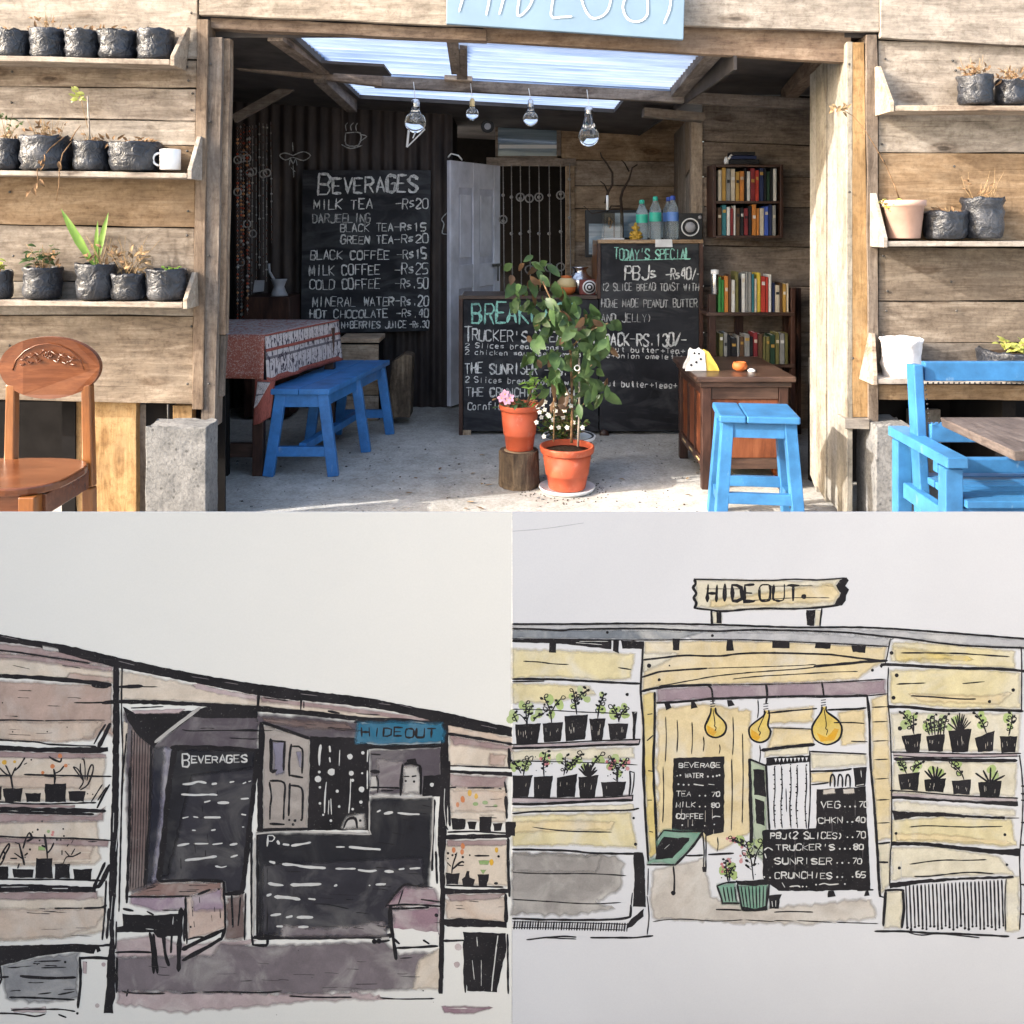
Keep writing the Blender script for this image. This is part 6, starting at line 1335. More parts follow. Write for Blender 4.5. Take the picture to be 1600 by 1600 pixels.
def potf(s, x0, x1, y0, y1, tap=1, top=0):
    with Sk(s.par, 'drawn_pot') as q: q.f((x0, y0), (x1, y0 + top), (x1 - tap, y1), (x0 + tap, y1), r=.9)
with Sk(SL, 'drawn_plants') as s:
    potf(s, -8, 3, 1229, 1249); potf(s, 5, 35, 1232, 1253, 3); potf(s, 39, 65, 1239, 1253, 2); potf(s, 70, 103, 1224, 1253, 0); potf(s, 106, 134, 1236, 1252, 3)
    s.l(2.6, (20, 1232), (18, 1218), (17, 1211)); s.l(2.2, (17, 1213), (12, 1202), (9, 1196)); s.l(2.2, (18, 1213), (22, 1204), (25, 1199)); s.l(2.2, (23, 1204), (30, 1198), (35, 1190), (39, 1184)); s.l(2, (38, 1194), (42, 1192)); s.l(2, (16, 1212), (8, 1208), (-2, 1198)); s.l(2, (-4, 1212), (16, 1212))
    s.d(4.2, (7, 1191), col='yellow'); s.d(2.8, (23, 1190), col='yellow')
    s.l(3, (85, 1224), (86, 1212), (84, 1202)); s.l(2.4, (86, 1208), (94, 1204), (100, 1197)); s.l(3, (85, 1213), (78, 1212), (68, 1211)); s.l(2.4, (77, 1182), (85, 1187), (94, 1190), (96, 1185)); s.d(3.2, (103, 1196), (82, 1197), (67, 1207), (94, 1181), col='orange')
    s.l(2, (124, 1232), (130, 1222), (126, 1214), (117, 1202), (115, 1198), (122, 1202), (130, 1216)); s.l(2, (131, 1220), (126, 1206), (126, 1193)); s.l(1.8, (133, 1218), (133, 1200), (131, 1187), (128, 1186)); s.l(2.2, (136, 1219), (138, 1206), (143, 1195), (146, 1198), (144, 1210), (137, 1226), (126, 1234)); s.d(1.3, (137, 1240), (145, 1241))
    potf(s, -8, 14, 1355, 1373, 1, -2); potf(s, 19, 53, 1358, 1371, 2); potf(s, 56, 82, 1341, 1372, 0); potf(s, 86, 109, 1349, 1372, 0); potf(s, 115, 144, 1358, 1375, 1)
    s.l(2.4, (-2, 1345), (5, 1330), (14, 1318), (14, 1324), (4, 1342)); s.l(2.2, (0, 1352), (8, 1338), (6, 1330)); s.l(2.8, (38, 1351), (35, 1338), (30, 1318)); s.l(2.2, (24, 1316), (31, 1319)); s.l(2.6, (36, 1342), (23, 1333)); s.l(3.4, (17, 1341), (26, 1341)); s.l(2.8, (39, 1336), (43, 1333)); s.l(2.6, (36, 1325), (40, 1312), (46, 1301), (50, 1310), (42, 1314)); s.l(3, (28, 1356), (30, 1350)); s.d(1.6, (51, 1300), (47, 1327), (59, 1296), (66, 1283), (99, 1295), (100, 1306), (62, 1313), (89, 1312), (95, 1312))
    s.l(2.8, (74, 1341), (73, 1328), (70, 1304)); s.l(2.4, (74, 1333), (80, 1326), (84, 1317)); s.l(3.4, (66, 1321), (70, 1323)); s.w('green', (60, 1322), (70, 1323), (70, 1329), (60, 1328), lvl=3); s.d(2.8, (76, 1299), col='green'); s.d(2.6, (83, 1300), (82, 1304), col='pinkred')
    s.l(2.2, (99, 1349), (104, 1339), (114, 1338), (122, 1334), (126, 1332)); s.l(2.6, (108, 1337), (102, 1330)); s.l(2.6, (112, 1335), (117, 1326)); s.l(2.6, (97, 1329), (97, 1335)); s.l(2, (105, 1322), (107, 1319)); s.l(1.8, (112, 1317), (114, 1313))
with Sk(SL, 'drawn_base') as s:
    s.f((-12, 1478), (60, 1476), (120, 1475), (160, 1476), (172, 1474), (172, 1478), (155, 1480), (158, 1486), (152, 1488), (150, 1483), (146, 1490), (110, 1487), (60, 1494), (20, 1504), (-12, 1512))
    s.w('cool_grey', (4, 1508), (60, 1496), (122, 1489), (122, 1560), (60, 1568), (10, 1560), lvl=0, r=2.2)
    for a in (((60, 1502), (95, 1501)), ((12, 1512), (31, 1511)), ((65, 1512), (103, 1511)), ((60, 1553), (80, 1551)), ((91, 1554), (116, 1549))): s.t(2.2, *a)
    s.l(3.4, (32, 1525), (70, 1528), (118, 1527)); s.l(3, (-8, 1527), (13, 1526)); s.l(2.6, (15, 1558), (60, 1559), (116, 1562)); s.l(3, (-4, 1537), (3, 1530)); s.d(2, (102, 1503), (121, 1583)); s.l(2.6, (0, 1508), (2, 1530), (-2, 1540))
    s.w('floor_pink', (18, 1576), (72, 1573), (72, 1582), (22, 1582), lvl=0); s.l(2.4, (18, 1578), (50, 1577), (95, 1577), (117, 1580)); s.l(2.4, (-12, 1583), (30, 1584), (55, 1588), (71, 1584)); s.l(3, (92, 1585), (103, 1589))
    s.l(4.4, (125, 1496), (126, 1530), (122, 1574)); s.l(4, (125, 1497), (150, 1496), (174, 1498)); s.w('floor_pink', (129, 1502), (136, 1502), (135, 1522), (130, 1520)); s.d(4, (162, 1507), (152, 1571), col='floor_pink', lvl=1)
with Sk(SL, 'drawn_post') as s:
    s.f((177, 1041), (186, 1041), (187, 1120), (186, 1220), (185, 1300), (182, 1380), (178, 1440), (180, 1500), (180, 1560), (176, 1570), (177, 1583), (162, 1583), (165, 1560), (168, 1500), (172, 1470), (171, 1440), (170, 1380), (173, 1300), (176, 1200))
    s.l(2.4, (191, 1042), (190, 1110), (192, 1180), (190, 1260), (188, 1340), (186, 1424)); s.w('cream', (193, 1128), (200, 1130), (192, 1225), (191, 1180), lvl=1); s.l(2, (198, 1146), (194, 1190), (191, 1220))
    s.l(2.6, (166, 1376), (164, 1420), (160, 1468)); s.l(3.6, (170, 1420), (167, 1466)); s.h(1, (178, 1270), (177, 1300)); s.h(1, (187, 1268), (185, 1295), (181, 1330)); s.h(.8, (187, 1100), (188, 1130)); s.h(.8, (176, 1400), (173, 1436)); s.l(2.4, (182, 1440), (181, 1482))
with Sk(SL, 'drawn_lintel') as s:
    s.w('cream', (188, 1048), (300, 1070), (400, 1090), (560, 1112), (690, 1128), (690, 1134), (560, 1121), (400, 1103), (290, 1096), (188, 1093)); s.w('floor_pink', (300, 1070), (400, 1088), (400, 1094), (330, 1080), lvl=1); s.w('shade', (408, 1088), (560, 1108), (690, 1127), (640, 1124), (520, 1108), (410, 1096), lvl=1)
    s.f((184, 1093), (250, 1094), (320, 1098), (400, 1102), (480, 1110), (560, 1119), (690, 1133), (690, 1140), (600, 1134), (560, 1127), (480, 1118), (402, 1112), (310, 1103), (250, 1101), (184, 1099))
    s.l(4.4, (186, 1073), (222, 1072)); s.t(1.6, (220, 1073), (246, 1073)); s.l(4.2, (405, 1077), (403, 1104)); s.l(2.6, (471, 1088), (470, 1108)); s.l(2, (475, 1096), (475, 1106)); s.t(2, (412, 1090), (450, 1095)); s.t(1.6, (556, 1115), (594, 1117)); s.l(3.4, (513, 1111), (530, 1114))
with Sk(SL, 'drawn_interior') as s:
    s.w('purple_grey', (194, 1112), (245, 1160), (300, 1118), (404, 1112), (404, 1176), (268, 1172), (256, 1300), (246, 1390), (205, 1395), (200, 1300))
    s.w('purple_grey', (402, 1116), (480, 1120), (560, 1130), (558, 1162), (486, 1158), (412, 1132), (402, 1134)); s.w('stripe_brown', (410, 1122), (540, 1130), (552, 1140), (480, 1138), (414, 1128), lvl=1)
    s.w('stripe_brown', (206, 1138), (238, 1168), (234, 1280), (226, 1385), (200, 1392), (204, 1280), lvl=1)
    for i in range(8):
        x = 206 + i * 4.3; s.t(1.3, (x, 1140 + i * 3.4), (x - 2, 1230), (x - 4, 1310), (x - 7, 1388))
    s.w('navy', (240, 1166), (258, 1168), (254, 1250), (246, 1340), (240, 1380), (228, 1380), (234, 1280), lvl=2)
    s.w('violet', (258, 1168), (268, 1172), (256, 1290), (246, 1372), (238, 1378), (250, 1280), lvl=2)
    s.f((192, 1104), (210, 1113), (300, 1110), (330, 1103), (402, 1108), (402, 1122), (320, 1122), (300, 1120), (246, 1160), (240, 1168), (216, 1150), (198, 1122)); s.w('floor_pink', (208, 1110), (290, 1108), (280, 1114), (212, 1115), lvl=6); s.l(2, (205, 1106), (255, 1104))
    s.k.stroke([(312, 1106), (280, 1130), (243, 1159)], 5.2, D['bottle'], 7, False, .06)
    s.l(1.6, (285, 1140), (300, 1142), (340, 1141), (402, 1142)); s.l(3.4, (236, 1165), (234, 1260), (226, 1382)); s.l(4, (203, 1200), (202, 1300), (198, 1410))
with Sk(SL, 'drawn_menu_board') as s:
    s.w('slate', (270, 1168), (402, 1172), (396, 1240), (388, 1310), (378, 1394), (352, 1394), (350, 1378), (248, 1376), (256, 1290), (264, 1210), lvl=2); s.w('slate_dark', (272, 1170), (400, 1173), (396, 1200), (300, 1212), (280, 1300), (262, 1370), (250, 1370), (262, 1240), lvl=3)
    s.l(8, (273, 1170), (264, 1230), (256, 1310), (248, 1374)); s.l(6, (268, 1168), (330, 1168), (404, 1173)); s.l(6.5, (402, 1172), (398, 1220), (390, 1290), (384, 1350), (378, 1394)); s.l(4, (250, 1377), (300, 1375), (348, 1377)); s.l(3.5, (350, 1378), (351, 1395)); s.l(6, (352, 1397), (380, 1394))
    s.k.text('B', 286, 300, 1197, 20, 3.2, WH, 7); s.k.text('EVERAGES', 299, 388, 1192, 11, 2.2, WH, 7, slope=-.02)
    for wd, a in ((3, ((286, 1225), (300, 1224), (310, 1221), (322, 1223))), (4, ((332, 1225), (338, 1224))), (4, ((360, 1222), (365, 1221))), (2.6, ((380, 1224), (384, 1222))), (2.4, ((389, 1221), (392, 1220))), (3, ((284, 1241), (305, 1242), (330, 1241), (339, 1242))), (3.6, ((320, 1253), (328, 1251))), (3.8, ((341, 1254), (357, 1254))), (3, ((377, 1248), (388, 1247))), (3, ((286, 1278), (294, 1276))), (3, ((303, 1276), (309, 1277))), (3.6, ((320, 1277), (344, 1277))), (3, ((378, 1272), (384, 1273))), (3, ((301, 1297), (305, 1297))), (3.4, ((331, 1297), (336, 1296))), (2.6, ((379, 1292), (381, 1292))), (3.4, ((278, 1321), (295, 1318))), (2.6, ((304, 1318), (325, 1318))), (3.4, ((333, 1319), (347, 1317))), (3.4, ((360, 1320), (370, 1318))), (3.4, ((290, 1344), (315, 1341), (338, 1338))), (2.4, ((361, 1339), (371, 1336))), (2.6, ((337, 1353), (346, 1355), (354, 1353)))): s.h(wd, *a)
with Sk(SL, 'drawn_door') as s:
    s.w('door', (411, 1133), (485, 1154), (484, 1220), (480, 1295), (410, 1296), lvl=1); s.w('violet', (426, 1158), (444, 1160), (443, 1206), (432, 1210), (427, 1200), lvl=2); s.w('violet', (464, 1175), (471, 1174), (471, 1200), (466, 1198), lvl=2)
    s.f((405, 1128), (412, 1128), (414, 1148), (411, 1200), (411, 1300), (402, 1300), (402, 1230), (404, 1160)); s.l(4.4, (410, 1129), (430, 1135), (484, 1154)); s.l(3.6, (402, 1297), (440, 1296), (482, 1295))
    s.l(4.4, (423, 1155), (424, 1180), (424, 1204), (432, 1203)); s.l(2.6, (424, 1157), (446, 1159)); s.l(3.6, (445, 1159), (443, 1203)); s.l(3.2, (455, 1163), (452, 1190), (452, 1212)); s.l(2.6, (455, 1166), (472, 1170), (472, 1208)); s.l(2.8, (452, 1211), (473, 1215))
    s.l(2.6, (421, 1222), (424, 1245), (422, 1262), (422, 1280)); s.l(2.6, (422, 1220), (444, 1223), (444, 1250), (443, 1280)); s.l(3, (453, 1224), (452, 1250), (451, 1274)); s.l(3, (455, 1227), (471, 1231), (473, 1255), (472, 1280)); s.l(3.4, (422, 1287), (444, 1288)); s.d(2, (452, 1281), (461, 1282), (471, 1281), (458, 1288))
with Sk(SL, 'drawn_bead_curtain') as s:
    s.f((485, 1150), (560, 1153), (576, 1162), (576, 1297), (480, 1297), (483, 1220)); s.l(3, (575, 1165), (576, 1297))
    for wd, a in ((3.4, ((501, 1164), (499, 1180), (499, 1195))), (3.6, ((515, 1166), (516, 1174))), (3.4, ((515, 1184), (516, 1190))), (1.4, ((531, 1172), (530, 1196))), (2, ((510, 1222), (508, 1245), (507, 1270))), (1.2, ((514, 1250), (513, 1272))), (1.6, ((517, 1248), (518, 1272))), (1.8, ((548, 1217), (547, 1245), (545, 1270))), (2, ((575, 1172), (574, 1190))), (2, ((574, 1204), (574, 1232)))): s.h(wd, *a)
    for x, y, r in ((499, 1206, 2.4), (497, 1217, 5), (500, 1230, 2.4), (500, 1255, 2.2), (518, 1206, 5), (527, 1236, 3), (530, 1260, 2.4), (547, 1182, 5), (549, 1208, 4), (551, 1219, 2.2), (567, 1176, 3), (566, 1208, 2), (565, 1233, 4), (564, 1253, 2.6), (505, 1273, 1.6), (551, 1264, 2), (517, 1282, 1.8)): s.d(r, (x, y), col='white', lvl=6)
    s.w('bottle', (541, 1276), (568, 1273), (570, 1293), (533, 1294), lvl=6); s.l(3.4, (537, 1293), (543, 1280), (555, 1279), (558, 1293), lvl=7); s.d(2, (563, 1282), lvl=7)
with Sk(SL, 'drawn_sign') as s:
    s.w('teal', (559, 1129), (620, 1128), (690, 1131), (694, 1136), (693, 1158), (680, 1161), (600, 1163), (556, 1161), (557, 1145), lvl=5)
    s.k.text('HIDE', 565, 632, 1150, 13, 3, I, 7, jit=.05); s.k.text('OUT', 634, 684, 1152, 14, 3, I, 7, jit=.05); s.l(4, (554, 1128), (600, 1123), (690, 1130)); s.l(6, (558, 1166), (620, 1167), (694, 1164)); s.l(3, (692, 1132), (696, 1140))
with Sk(SL, 'drawn_counter') as s:
    s.w('purple_grey', (578, 1172), (690, 1168), (690, 1238), (662, 1242), (578, 1240), lvl=0); s.w('floor', (590, 1186), (630, 1190), (628, 1232), (590, 1234), lvl=1)
    s.w('bottle', (632, 1200), (640, 1196), (652, 1198), (656, 1215), (655, 1238), (630, 1239), lvl=2); s.l(4, (629, 1195), (627, 1215), (626, 1242)); s.l(3.6, (632, 1194), (640, 1192), (655, 1196)); s.l(4, (656, 1196), (658, 1220), (657, 1240)); s.f((636, 1186), (649, 1185), (652, 1194), (635, 1195)); s.l(2.6, (630, 1213), (639, 1213)); s.l(2.6, (644, 1213), (650, 1212)); s.d(2, (634, 1220), (647, 1221))
    s.f((662, 1212), (690, 1210), (690, 1245), (660, 1244)); s.d(3.6, (675, 1226), col='white', lvl=6); s.l(5, (580, 1205), (592, 1206)); s.l(2.6, (580, 1178), (594, 1179)); s.w('bottle', (579, 1212), (588, 1212), (590, 1234), (578, 1236), lvl=2); s.l(2, (588, 1212), (591, 1222), (590, 1238)); s.l(3, (596, 1235), (614, 1235)); s.l(2.4, (578, 1230), (625, 1231))
    s.w('slate_dark', (402, 1301), (576, 1303), (577, 1252), (582, 1247), (676, 1247), (674, 1330), (668, 1390), (640, 1400), (600, 1462), (402, 1462), lvl=3); s.w('slate', (410, 1350), (660, 1340), (664, 1380), (630, 1400), (612, 1440), (598, 1458), (410, 1460), lvl=4); s.w('floor', (440, 1448), (520, 1450), (600, 1440), (606, 1462), (440, 1462), lvl=5, r=2)
    s.k.stroke([(400, 1303), (440, 1299), (500, 1300), (574, 1303), (577, 1296), (577, 1252)], 2.2, D['bottle'], 7); s.k.stroke([(578, 1243), (640, 1246), (675, 1244)], 2.4, D['bottle'], 7); s.k.stroke([(677, 1250), (676, 1300), (673, 1345)], 2, D['bottle'], 7)
    s.l(3.4, (393, 1300), (393, 1380), (394, 1470)); s.k.stroke([(398, 1310), (397, 1380), (396, 1462)], 4, D['bottle'], 6); s.l(3, (402, 1305), (402, 1380), (402, 1462)); s.l(6, (394, 1464), (450, 1465), (540, 1464), (612, 1462)); s.l(4, (395, 1476), (416, 1477), (418, 1468)); s.l(4, (394, 1466), (395, 1476)); s.d(4, (585, 1471), (592, 1470)); s.l(4, (592, 1471), (608, 1469)); s.w('bottle', (596, 1464), (608, 1463), (608, 1467), (597, 1468), lvl=7)
    for wd, a in ((3.4, ((456, 1321), (475, 1318), (485, 1316))), (4, ((443, 1319), (451, 1320))), (4.6, ((434, 1314), (436, 1318))), (3, ((526, 1323), (538, 1323))), (3.4, ((546, 1323), (565, 1325), (594, 1327))), (4.4, ((422, 1346), (429, 1348))), (3.6, ((442, 1350), (460, 1351), (475, 1354), (508, 1356))), (2.6, ((525, 1357), (555, 1357))), (3.4, ((560, 1359), (578, 1361), (588, 1360))), (4.4, ((602, 1361), (614, 1362))), (3.6, ((624, 1358), (631, 1357))), (3.6, ((641, 1357), (656, 1356))), (4, ((420, 1380), (430, 1382), (442, 1383))), (4.4, ((455, 1382), (475, 1382), (501, 1381))), (4.2, ((523, 1384), (526, 1383))), (3, ((577, 1383), (578, 1383))), (3.2, ((588, 1382), (592, 1382))), (3.6, ((599, 1382), (602, 1381))), (5, ((418, 1399), (423, 1397))), (5, ((430, 1401), (450, 1402), (468, 1405))), (4.4, ((483, 1404), (492, 1405))), (4.6, ((424, 1430), (438, 1428))), (4.4, ((448, 1433), (456, 1431))), (4.6, ((465, 1433), (488, 1433))), (4, ((433, 1447), (441, 1447))), (4, ((467, 1448), (481, 1448))), (4, ((590, 1268), (594, 1266))), (4, ((601, 1271), (613, 1269))), (3, ((622, 1270), (640, 1272), (655, 1272))), (3.6, ((588, 1382), (600, 1381)))): s.h(wd, *a, lvl=7)
    s.k.text('P', 417, 431, 1322, 15, 3.2, WH, 7)
    s.t(1.6, (488, 1412), (512, 1413), (545, 1420))
with Sk(SL, 'drawn_table') as s:
    s.w('tablebrown', (208, 1398), (245, 1380), (345, 1379), (348, 1394), (310, 1396), (298, 1401), (202, 1401), lvl=2); s.w('mauve', (204, 1402), (290, 1402), (290, 1420), (245, 1424), (204, 1412), lvl=2); s.w('peach', (292, 1402), (345, 1388), (351, 1400), (350, 1448), (320, 1462), (294, 1466), lvl=2); s.w('mauve', (300, 1400), (346, 1390), (348, 1420), (302, 1424), lvl=3)
    s.l(2.6, (201, 1401), (250, 1401), (296, 1400)); s.l(3, (290, 1402), (291, 1440), (292, 1474)); s.l(3.2, (349, 1378), (350, 1405)); s.l(2.6, (351, 1400), (352, 1450)); s.l(3.4, (310, 1397), (328, 1390)); s.l(2, (230, 1388), (243, 1385)); s.l(3.4, (193, 1420), (208, 1423)); s.l(2.6, (230, 1424), (240, 1429)); s.t(2, (254, 1422), (280, 1422)); s.l(6, (286, 1483), (320, 1466), (350, 1453)); s.l(5, (286, 1500), (320, 1482), (346, 1466)); s.l(4.4, (352, 1450), (346, 1468)); s.l(2.6, (293, 1468), (310, 1464), (322, 1465)); s.d(1.5, (298, 1448), (342, 1389))
with Sk(SL, 'drawn_bench') as s:
    s.f((191, 1428), (240, 1430), (282, 1427), (284, 1450), (282, 1462), (262, 1462), (255, 1466), (246, 1464), (240, 1457), (183, 1456), (182, 1449), (192, 1446), lvl=5)
    s.l(4.4, (234, 1458), (238, 1480), (240, 1520)); s.l(4, (240, 1460), (243, 1490), (246, 1520)); s.l(4.6, (256, 1462), (258, 1490), (264, 1508)); s.l(6.5, (283, 1420), (281, 1460), (279, 1516)); s.l(3.6, (289, 1420), (288, 1470)); s.l(3.2, (269, 1455), (267, 1488)); s.l(3, (181, 1488), (210, 1487), (236, 1488)); s.h(1, (228, 1451), (240, 1452)); s.h(1, (271, 1432), (270, 1444))
    s.l(4, (183, 1497), (182, 1550))
with Sk(SL, 'drawn_floor') as s:
    s.w('floor_pink', (183, 1470), (240, 1460), (290, 1478), (350, 1470), (400, 1470), (340, 1495), (183, 1495), lvl=0); s.w('floor', (183, 1496), (330, 1494), (345, 1474), (400, 1478), (600, 1472), (625, 1490), (690, 1488), (660, 1520), (650, 1545), (500, 1552), (183, 1549), lvl=1, r=1.5); s.w('cream', (655, 1500), (690, 1482), (690, 1545), (645, 1545), lvl=2)
    s.w('floor_pink', (184, 1549), (420, 1552), (570, 1551), (600, 1560), (460, 1566), (280, 1582), (220, 1574), (184, 1566), lvl=0, r=2.5)
    for a in (((192, 1549), (215, 1552), (258, 1552)), ((284, 1552), (308, 1551)), ((318, 1550), (370, 1550), (410, 1551), (440, 1548)), ((452, 1556), (490, 1558), (550, 1558)), ((594, 1559), (630, 1561), (678, 1560))): s.t(2.6, *a)
    s.l(3, (200, 1546), (198, 1556)); s.w('stripe_brown', (355, 1400), (382, 1398), (382, 1466), (352, 1468), lvl=0, r=2); s.l(3.4, (362, 1400), (364, 1448)); s.l(2.6, (376, 1402), (372, 1446)); s.l(2.4, (384, 1396), (382, 1468)); s.w('plum', (690, 1572), (770, 1574), (740, 1584), (695, 1582), lvl=0)
with Sk(SL, 'drawn_side_table') as s:
    s.w('plum', (632, 1386), (680, 1388), (686, 1412), (605, 1416), lvl=6); s.w('plum', (614, 1422), (686, 1418), (686, 1460), (640, 1462), (616, 1450), lvl=6, r=2); s.k.poly([(616, 1450), (686, 1456), (686, 1470), (618, 1472)], D['paperL'], 6, 1.5)
    s.l(3, (603, 1416), (616, 1398), (632, 1382), (645, 1383), lvl=7); s.l(2.6, (603, 1415), (640, 1413), (690, 1416), lvl=7); s.l(3, (610, 1420), (640, 1419), (670, 1418), lvl=7); s.l(2, (622, 1414), (630, 1390), lvl=7); s.l(5.5, (610, 1416), (610, 1440), (615, 1470), (619, 1498), lvl=7); s.l(3, (618, 1481), (650, 1480), (684, 1478), lvl=7); s.l(3.4, (614, 1465), (624, 1474), lvl=7); s.l(4.4, (662, 1469), (670, 1474), lvl=7); s.l(2.4, (658, 1405), (688, 1409), lvl=7); s.d(2.8, (682, 1430), lvl=7); s.t(1.6, (640, 1383), (676, 1386), lvl=7); s.t(1.5, (625, 1497), (644, 1496), lvl=7)
with Sk(SL, 'drawn_post') as s:
    s.f((690, 1131), (700, 1128), (701, 1200), (700, 1240), (698, 1300), (694, 1340), (696, 1400), (694, 1470), (692, 1553), (685, 1553), (686, 1470), (688, 1390), (684, 1310), (687, 1250), (688, 1180)); s.h(1, (695, 1232), (694, 1260), (697, 1290)); s.h(1.2, (680, 1296), (681, 1330)); s.l(3, (679, 1250), (677, 1300), (675, 1360)); s.l(3.4, (702, 1190), (701, 1240), (703, 1290)); s.l(3, (681, 1330), (683, 1380))
with Sk(SL, 'drawn_plank_wall') as s:
    s.w('beige', (700, 1132), (800, 1153), (800, 1162), (700, 1146)); s.w('cream', (702, 1150), (800, 1168), (800, 1199), (702, 1196)); s.w('shade', (704, 1149), (800, 1166), (800, 1174), (720, 1164), (706, 1164), lvl=1); s.w('shade', (702, 1210), (792, 1214), (790, 1230), (704, 1230), lvl=1); s.w('cream', (702, 1226), (792, 1228), (790, 1285), (704, 1280)); s.w('beige', (702, 1234), (792, 1235), (790, 1268), (704, 1268), lvl=1); s.w('pinkbrown', (765, 1178), (790, 1180), (786, 1196), (764, 1194), lvl=1)
    s.w('shade', (698, 1313), (792, 1312), (790, 1320), (700, 1322), lvl=1); s.w('cream', (696, 1320), (793, 1319), (792, 1384), (698, 1380)); s.w('shade', (696, 1398), (790, 1396), (780, 1404), (705, 1408), lvl=1); s.w('beige', (696, 1404), (790, 1402), (789, 1440), (698, 1434))
    s.l(3.6, (700, 1146), (750, 1154), (800, 1163)); s.l(4.4, (795, 1170), (796, 1200)); s.l(2.8, (703, 1231), (712, 1230)); s.l(2.2, (731, 1231), (772, 1231)); s.l(2.6, (780, 1232), (783, 1233)); s.l(3, (788, 1222), (791, 1238)); s.l(4, (790, 1245), (792, 1278)); s.l(4, (794, 1310), (794, 1350), (796, 1400)); s.l(5, (790, 1398), (791, 1440)); s.f((692, 1436), (720, 1434), (792, 1440), (792, 1449), (700, 1448), (692, 1444))
    s.f((724, 1456), (790, 1458), (792, 1480), (776, 1550), (730, 1548), (726, 1500)); s.h(1.4, (745, 1464), (746, 1478)); s.h(2, (778, 1462), (772, 1510), (768, 1548)); s.h(1, (738, 1500), (741, 1530)); s.h(.8, (752, 1500), (752, 1540)); s.l(3.4, (692, 1470), (724, 1469)); s.l(3.6, (725, 1470), (727, 1550)); s.l(3, (793, 1460), (794, 1552)); s.d(5, (716, 1480), (714, 1507), col='floor_pink', lvl=2)
for a in (0, 1):
    with Sk(SL, 'drawn_shelf') as s:
        if a == 0:
            s.l(2, (702, 1196), (750, 1198), (800, 1200)); s.f((703, 1203), (750, 1205), (800, 1206), (800, 1213), (750, 1210), (703, 1208))
        if a == 0:
            s.l(2.6, (700, 1300), (740, 1299), (796, 1302)); s.l(6, (692, 1308), (740, 1307), (796, 1306)); s.l(2.6, (692, 1280), (700, 1296))
        else: s.l(2.4, (697, 1383), (750, 1385), (786, 1386)); s.f((692, 1388), (740, 1390), (796, 1388), (796, 1395), (740, 1396), (692, 1397))
with Sk(SL, 'drawn_plants') as s:
    potf(s, 705, 728, 1278, 1296, 2, 2); potf(s, 730, 745, 1283, 1296, 3); potf(s, 749, 768, 1276, 1299, 1); potf(s, 770, 785, 1286, 1298, 2); potf(s, 789, 806, 1284, 1306, 1)
    s.d(3, (715, 1257), (723, 1249), col='orange', sy=1.6); s.d(3, (734, 1239), (744, 1244), col='yellow', sy=1.6); s.d(4, (743, 1256), (758, 1254), (774, 1259), col='green', sy=.7)
    potf(s, 696, 718, 1364, 1381, 2); s.f((721, 1374), (726, 1370), (729, 1361), (733, 1361), (734, 1371), (742, 1374), (740, 1384), (723, 1383)); potf(s, 746, 764, 1366, 1386, 3); s.d(4, (775, 1380), sy=.6)
    s.l(2, (706, 1364), (708, 1350), (714, 1332)); s.l(2.2, (707, 1358), (718, 1348), (724, 1346)); s.l(2.6, (699, 1348), (704, 1353)); s.l(2.6, (716, 1352), (724, 1352)); s.d(1.8, (700, 1333), (707, 1336), (700, 1341), (712, 1335), (723, 1339), (734, 1336), (724, 1347), (779, 1338)); s.l(2.4, (742, 1337), (764, 1337)); s.d(3.4, (722, 1331), (709, 1328), (723, 1322), col='orange', sy=1.5); s.w('green', (748, 1344), (764, 1344), (762, 1351), (750, 1350), lvl=3); s.d(3.6, (768, 1347), (776, 1328), col='yellow', sy=1.5); s.w('green', (750, 1360), (760, 1359), (756, 1366), lvl=3)

with Sk(SL, 'drawn_hatching') as s:
    rn = random.Random(77); T_ = D['inkthin']
    def hatch(x0, x1, y0, y1, n, ln, ang, w_=1.0, m_=None):
        for i in range(n):
            x = rn.uniform(x0, x1); y = rn.uniform(y0, y1); L = ln * rn.uniform(.5, 1.2); a = ang + rn.uniform(-.06, .06)
            s.k.stroke([(x, y), (x + L * .5 * math.cos(a), y + L * .5 * math.sin(a) + rn.uniform(-.6, .6)), (x + L * math.cos(a), y + L * math.sin(a))], w_ * rn.uniform(.6, 1.3), m_ or T_, 6, True, .5, .2)
    hatch(4, 130, 1075, 1120, 5, 34, .02); hatch(4, 120, 1130, 1150, 3, 30, .02); hatch(4, 130, 1422, 1462, 6, 34, .0); hatch(260, 350, 1215, 1360, 9, 16, 1.5, 1.2, I); hatch(410, 640, 1310, 1450, 16, 26, .1, 1.1, I); hatch(404, 420, 1310, 1440, 8, 40, 1.57, 1.3, I); hatch(590, 670, 1255, 1340, 9, 18, .2, 1.2, I)
    hatch(190, 640, 1500, 1545, 16, 30, .02, .9); hatch(310, 400, 1128, 1160, 7, 40, .03, 1.3, I); hatch(420, 550, 1130, 1140, 5, 36, .12, 1.2, I); hatch(206, 300, 1383, 1398, 5, 26, -.05); hatch(298, 345, 1400, 1450, 6, 14, 1.5); hatch(704, 785, 1240, 1280, 4, 22, 0); hatch(704, 785, 1405, 1430, 4, 24, 0.02); hatch(728, 785, 1460, 1545, 14, 26, 1.6, 2, I); hatch(640, 684, 1425, 1455, 4, 16, 0.1); hatch(10, 110, 1500, 1560, 8, 22, -.02, 1.3, I); hatch(0, 160, 1024, 1040, 4, 26, .16)
    for i in range(30): s.d(rn.uniform(.5, 1.1), (rn.uniform(10, 690), rn.uniform(1080, 1590)))
    hatch(60, 780, 1004, 1130, 0, 10, 0)

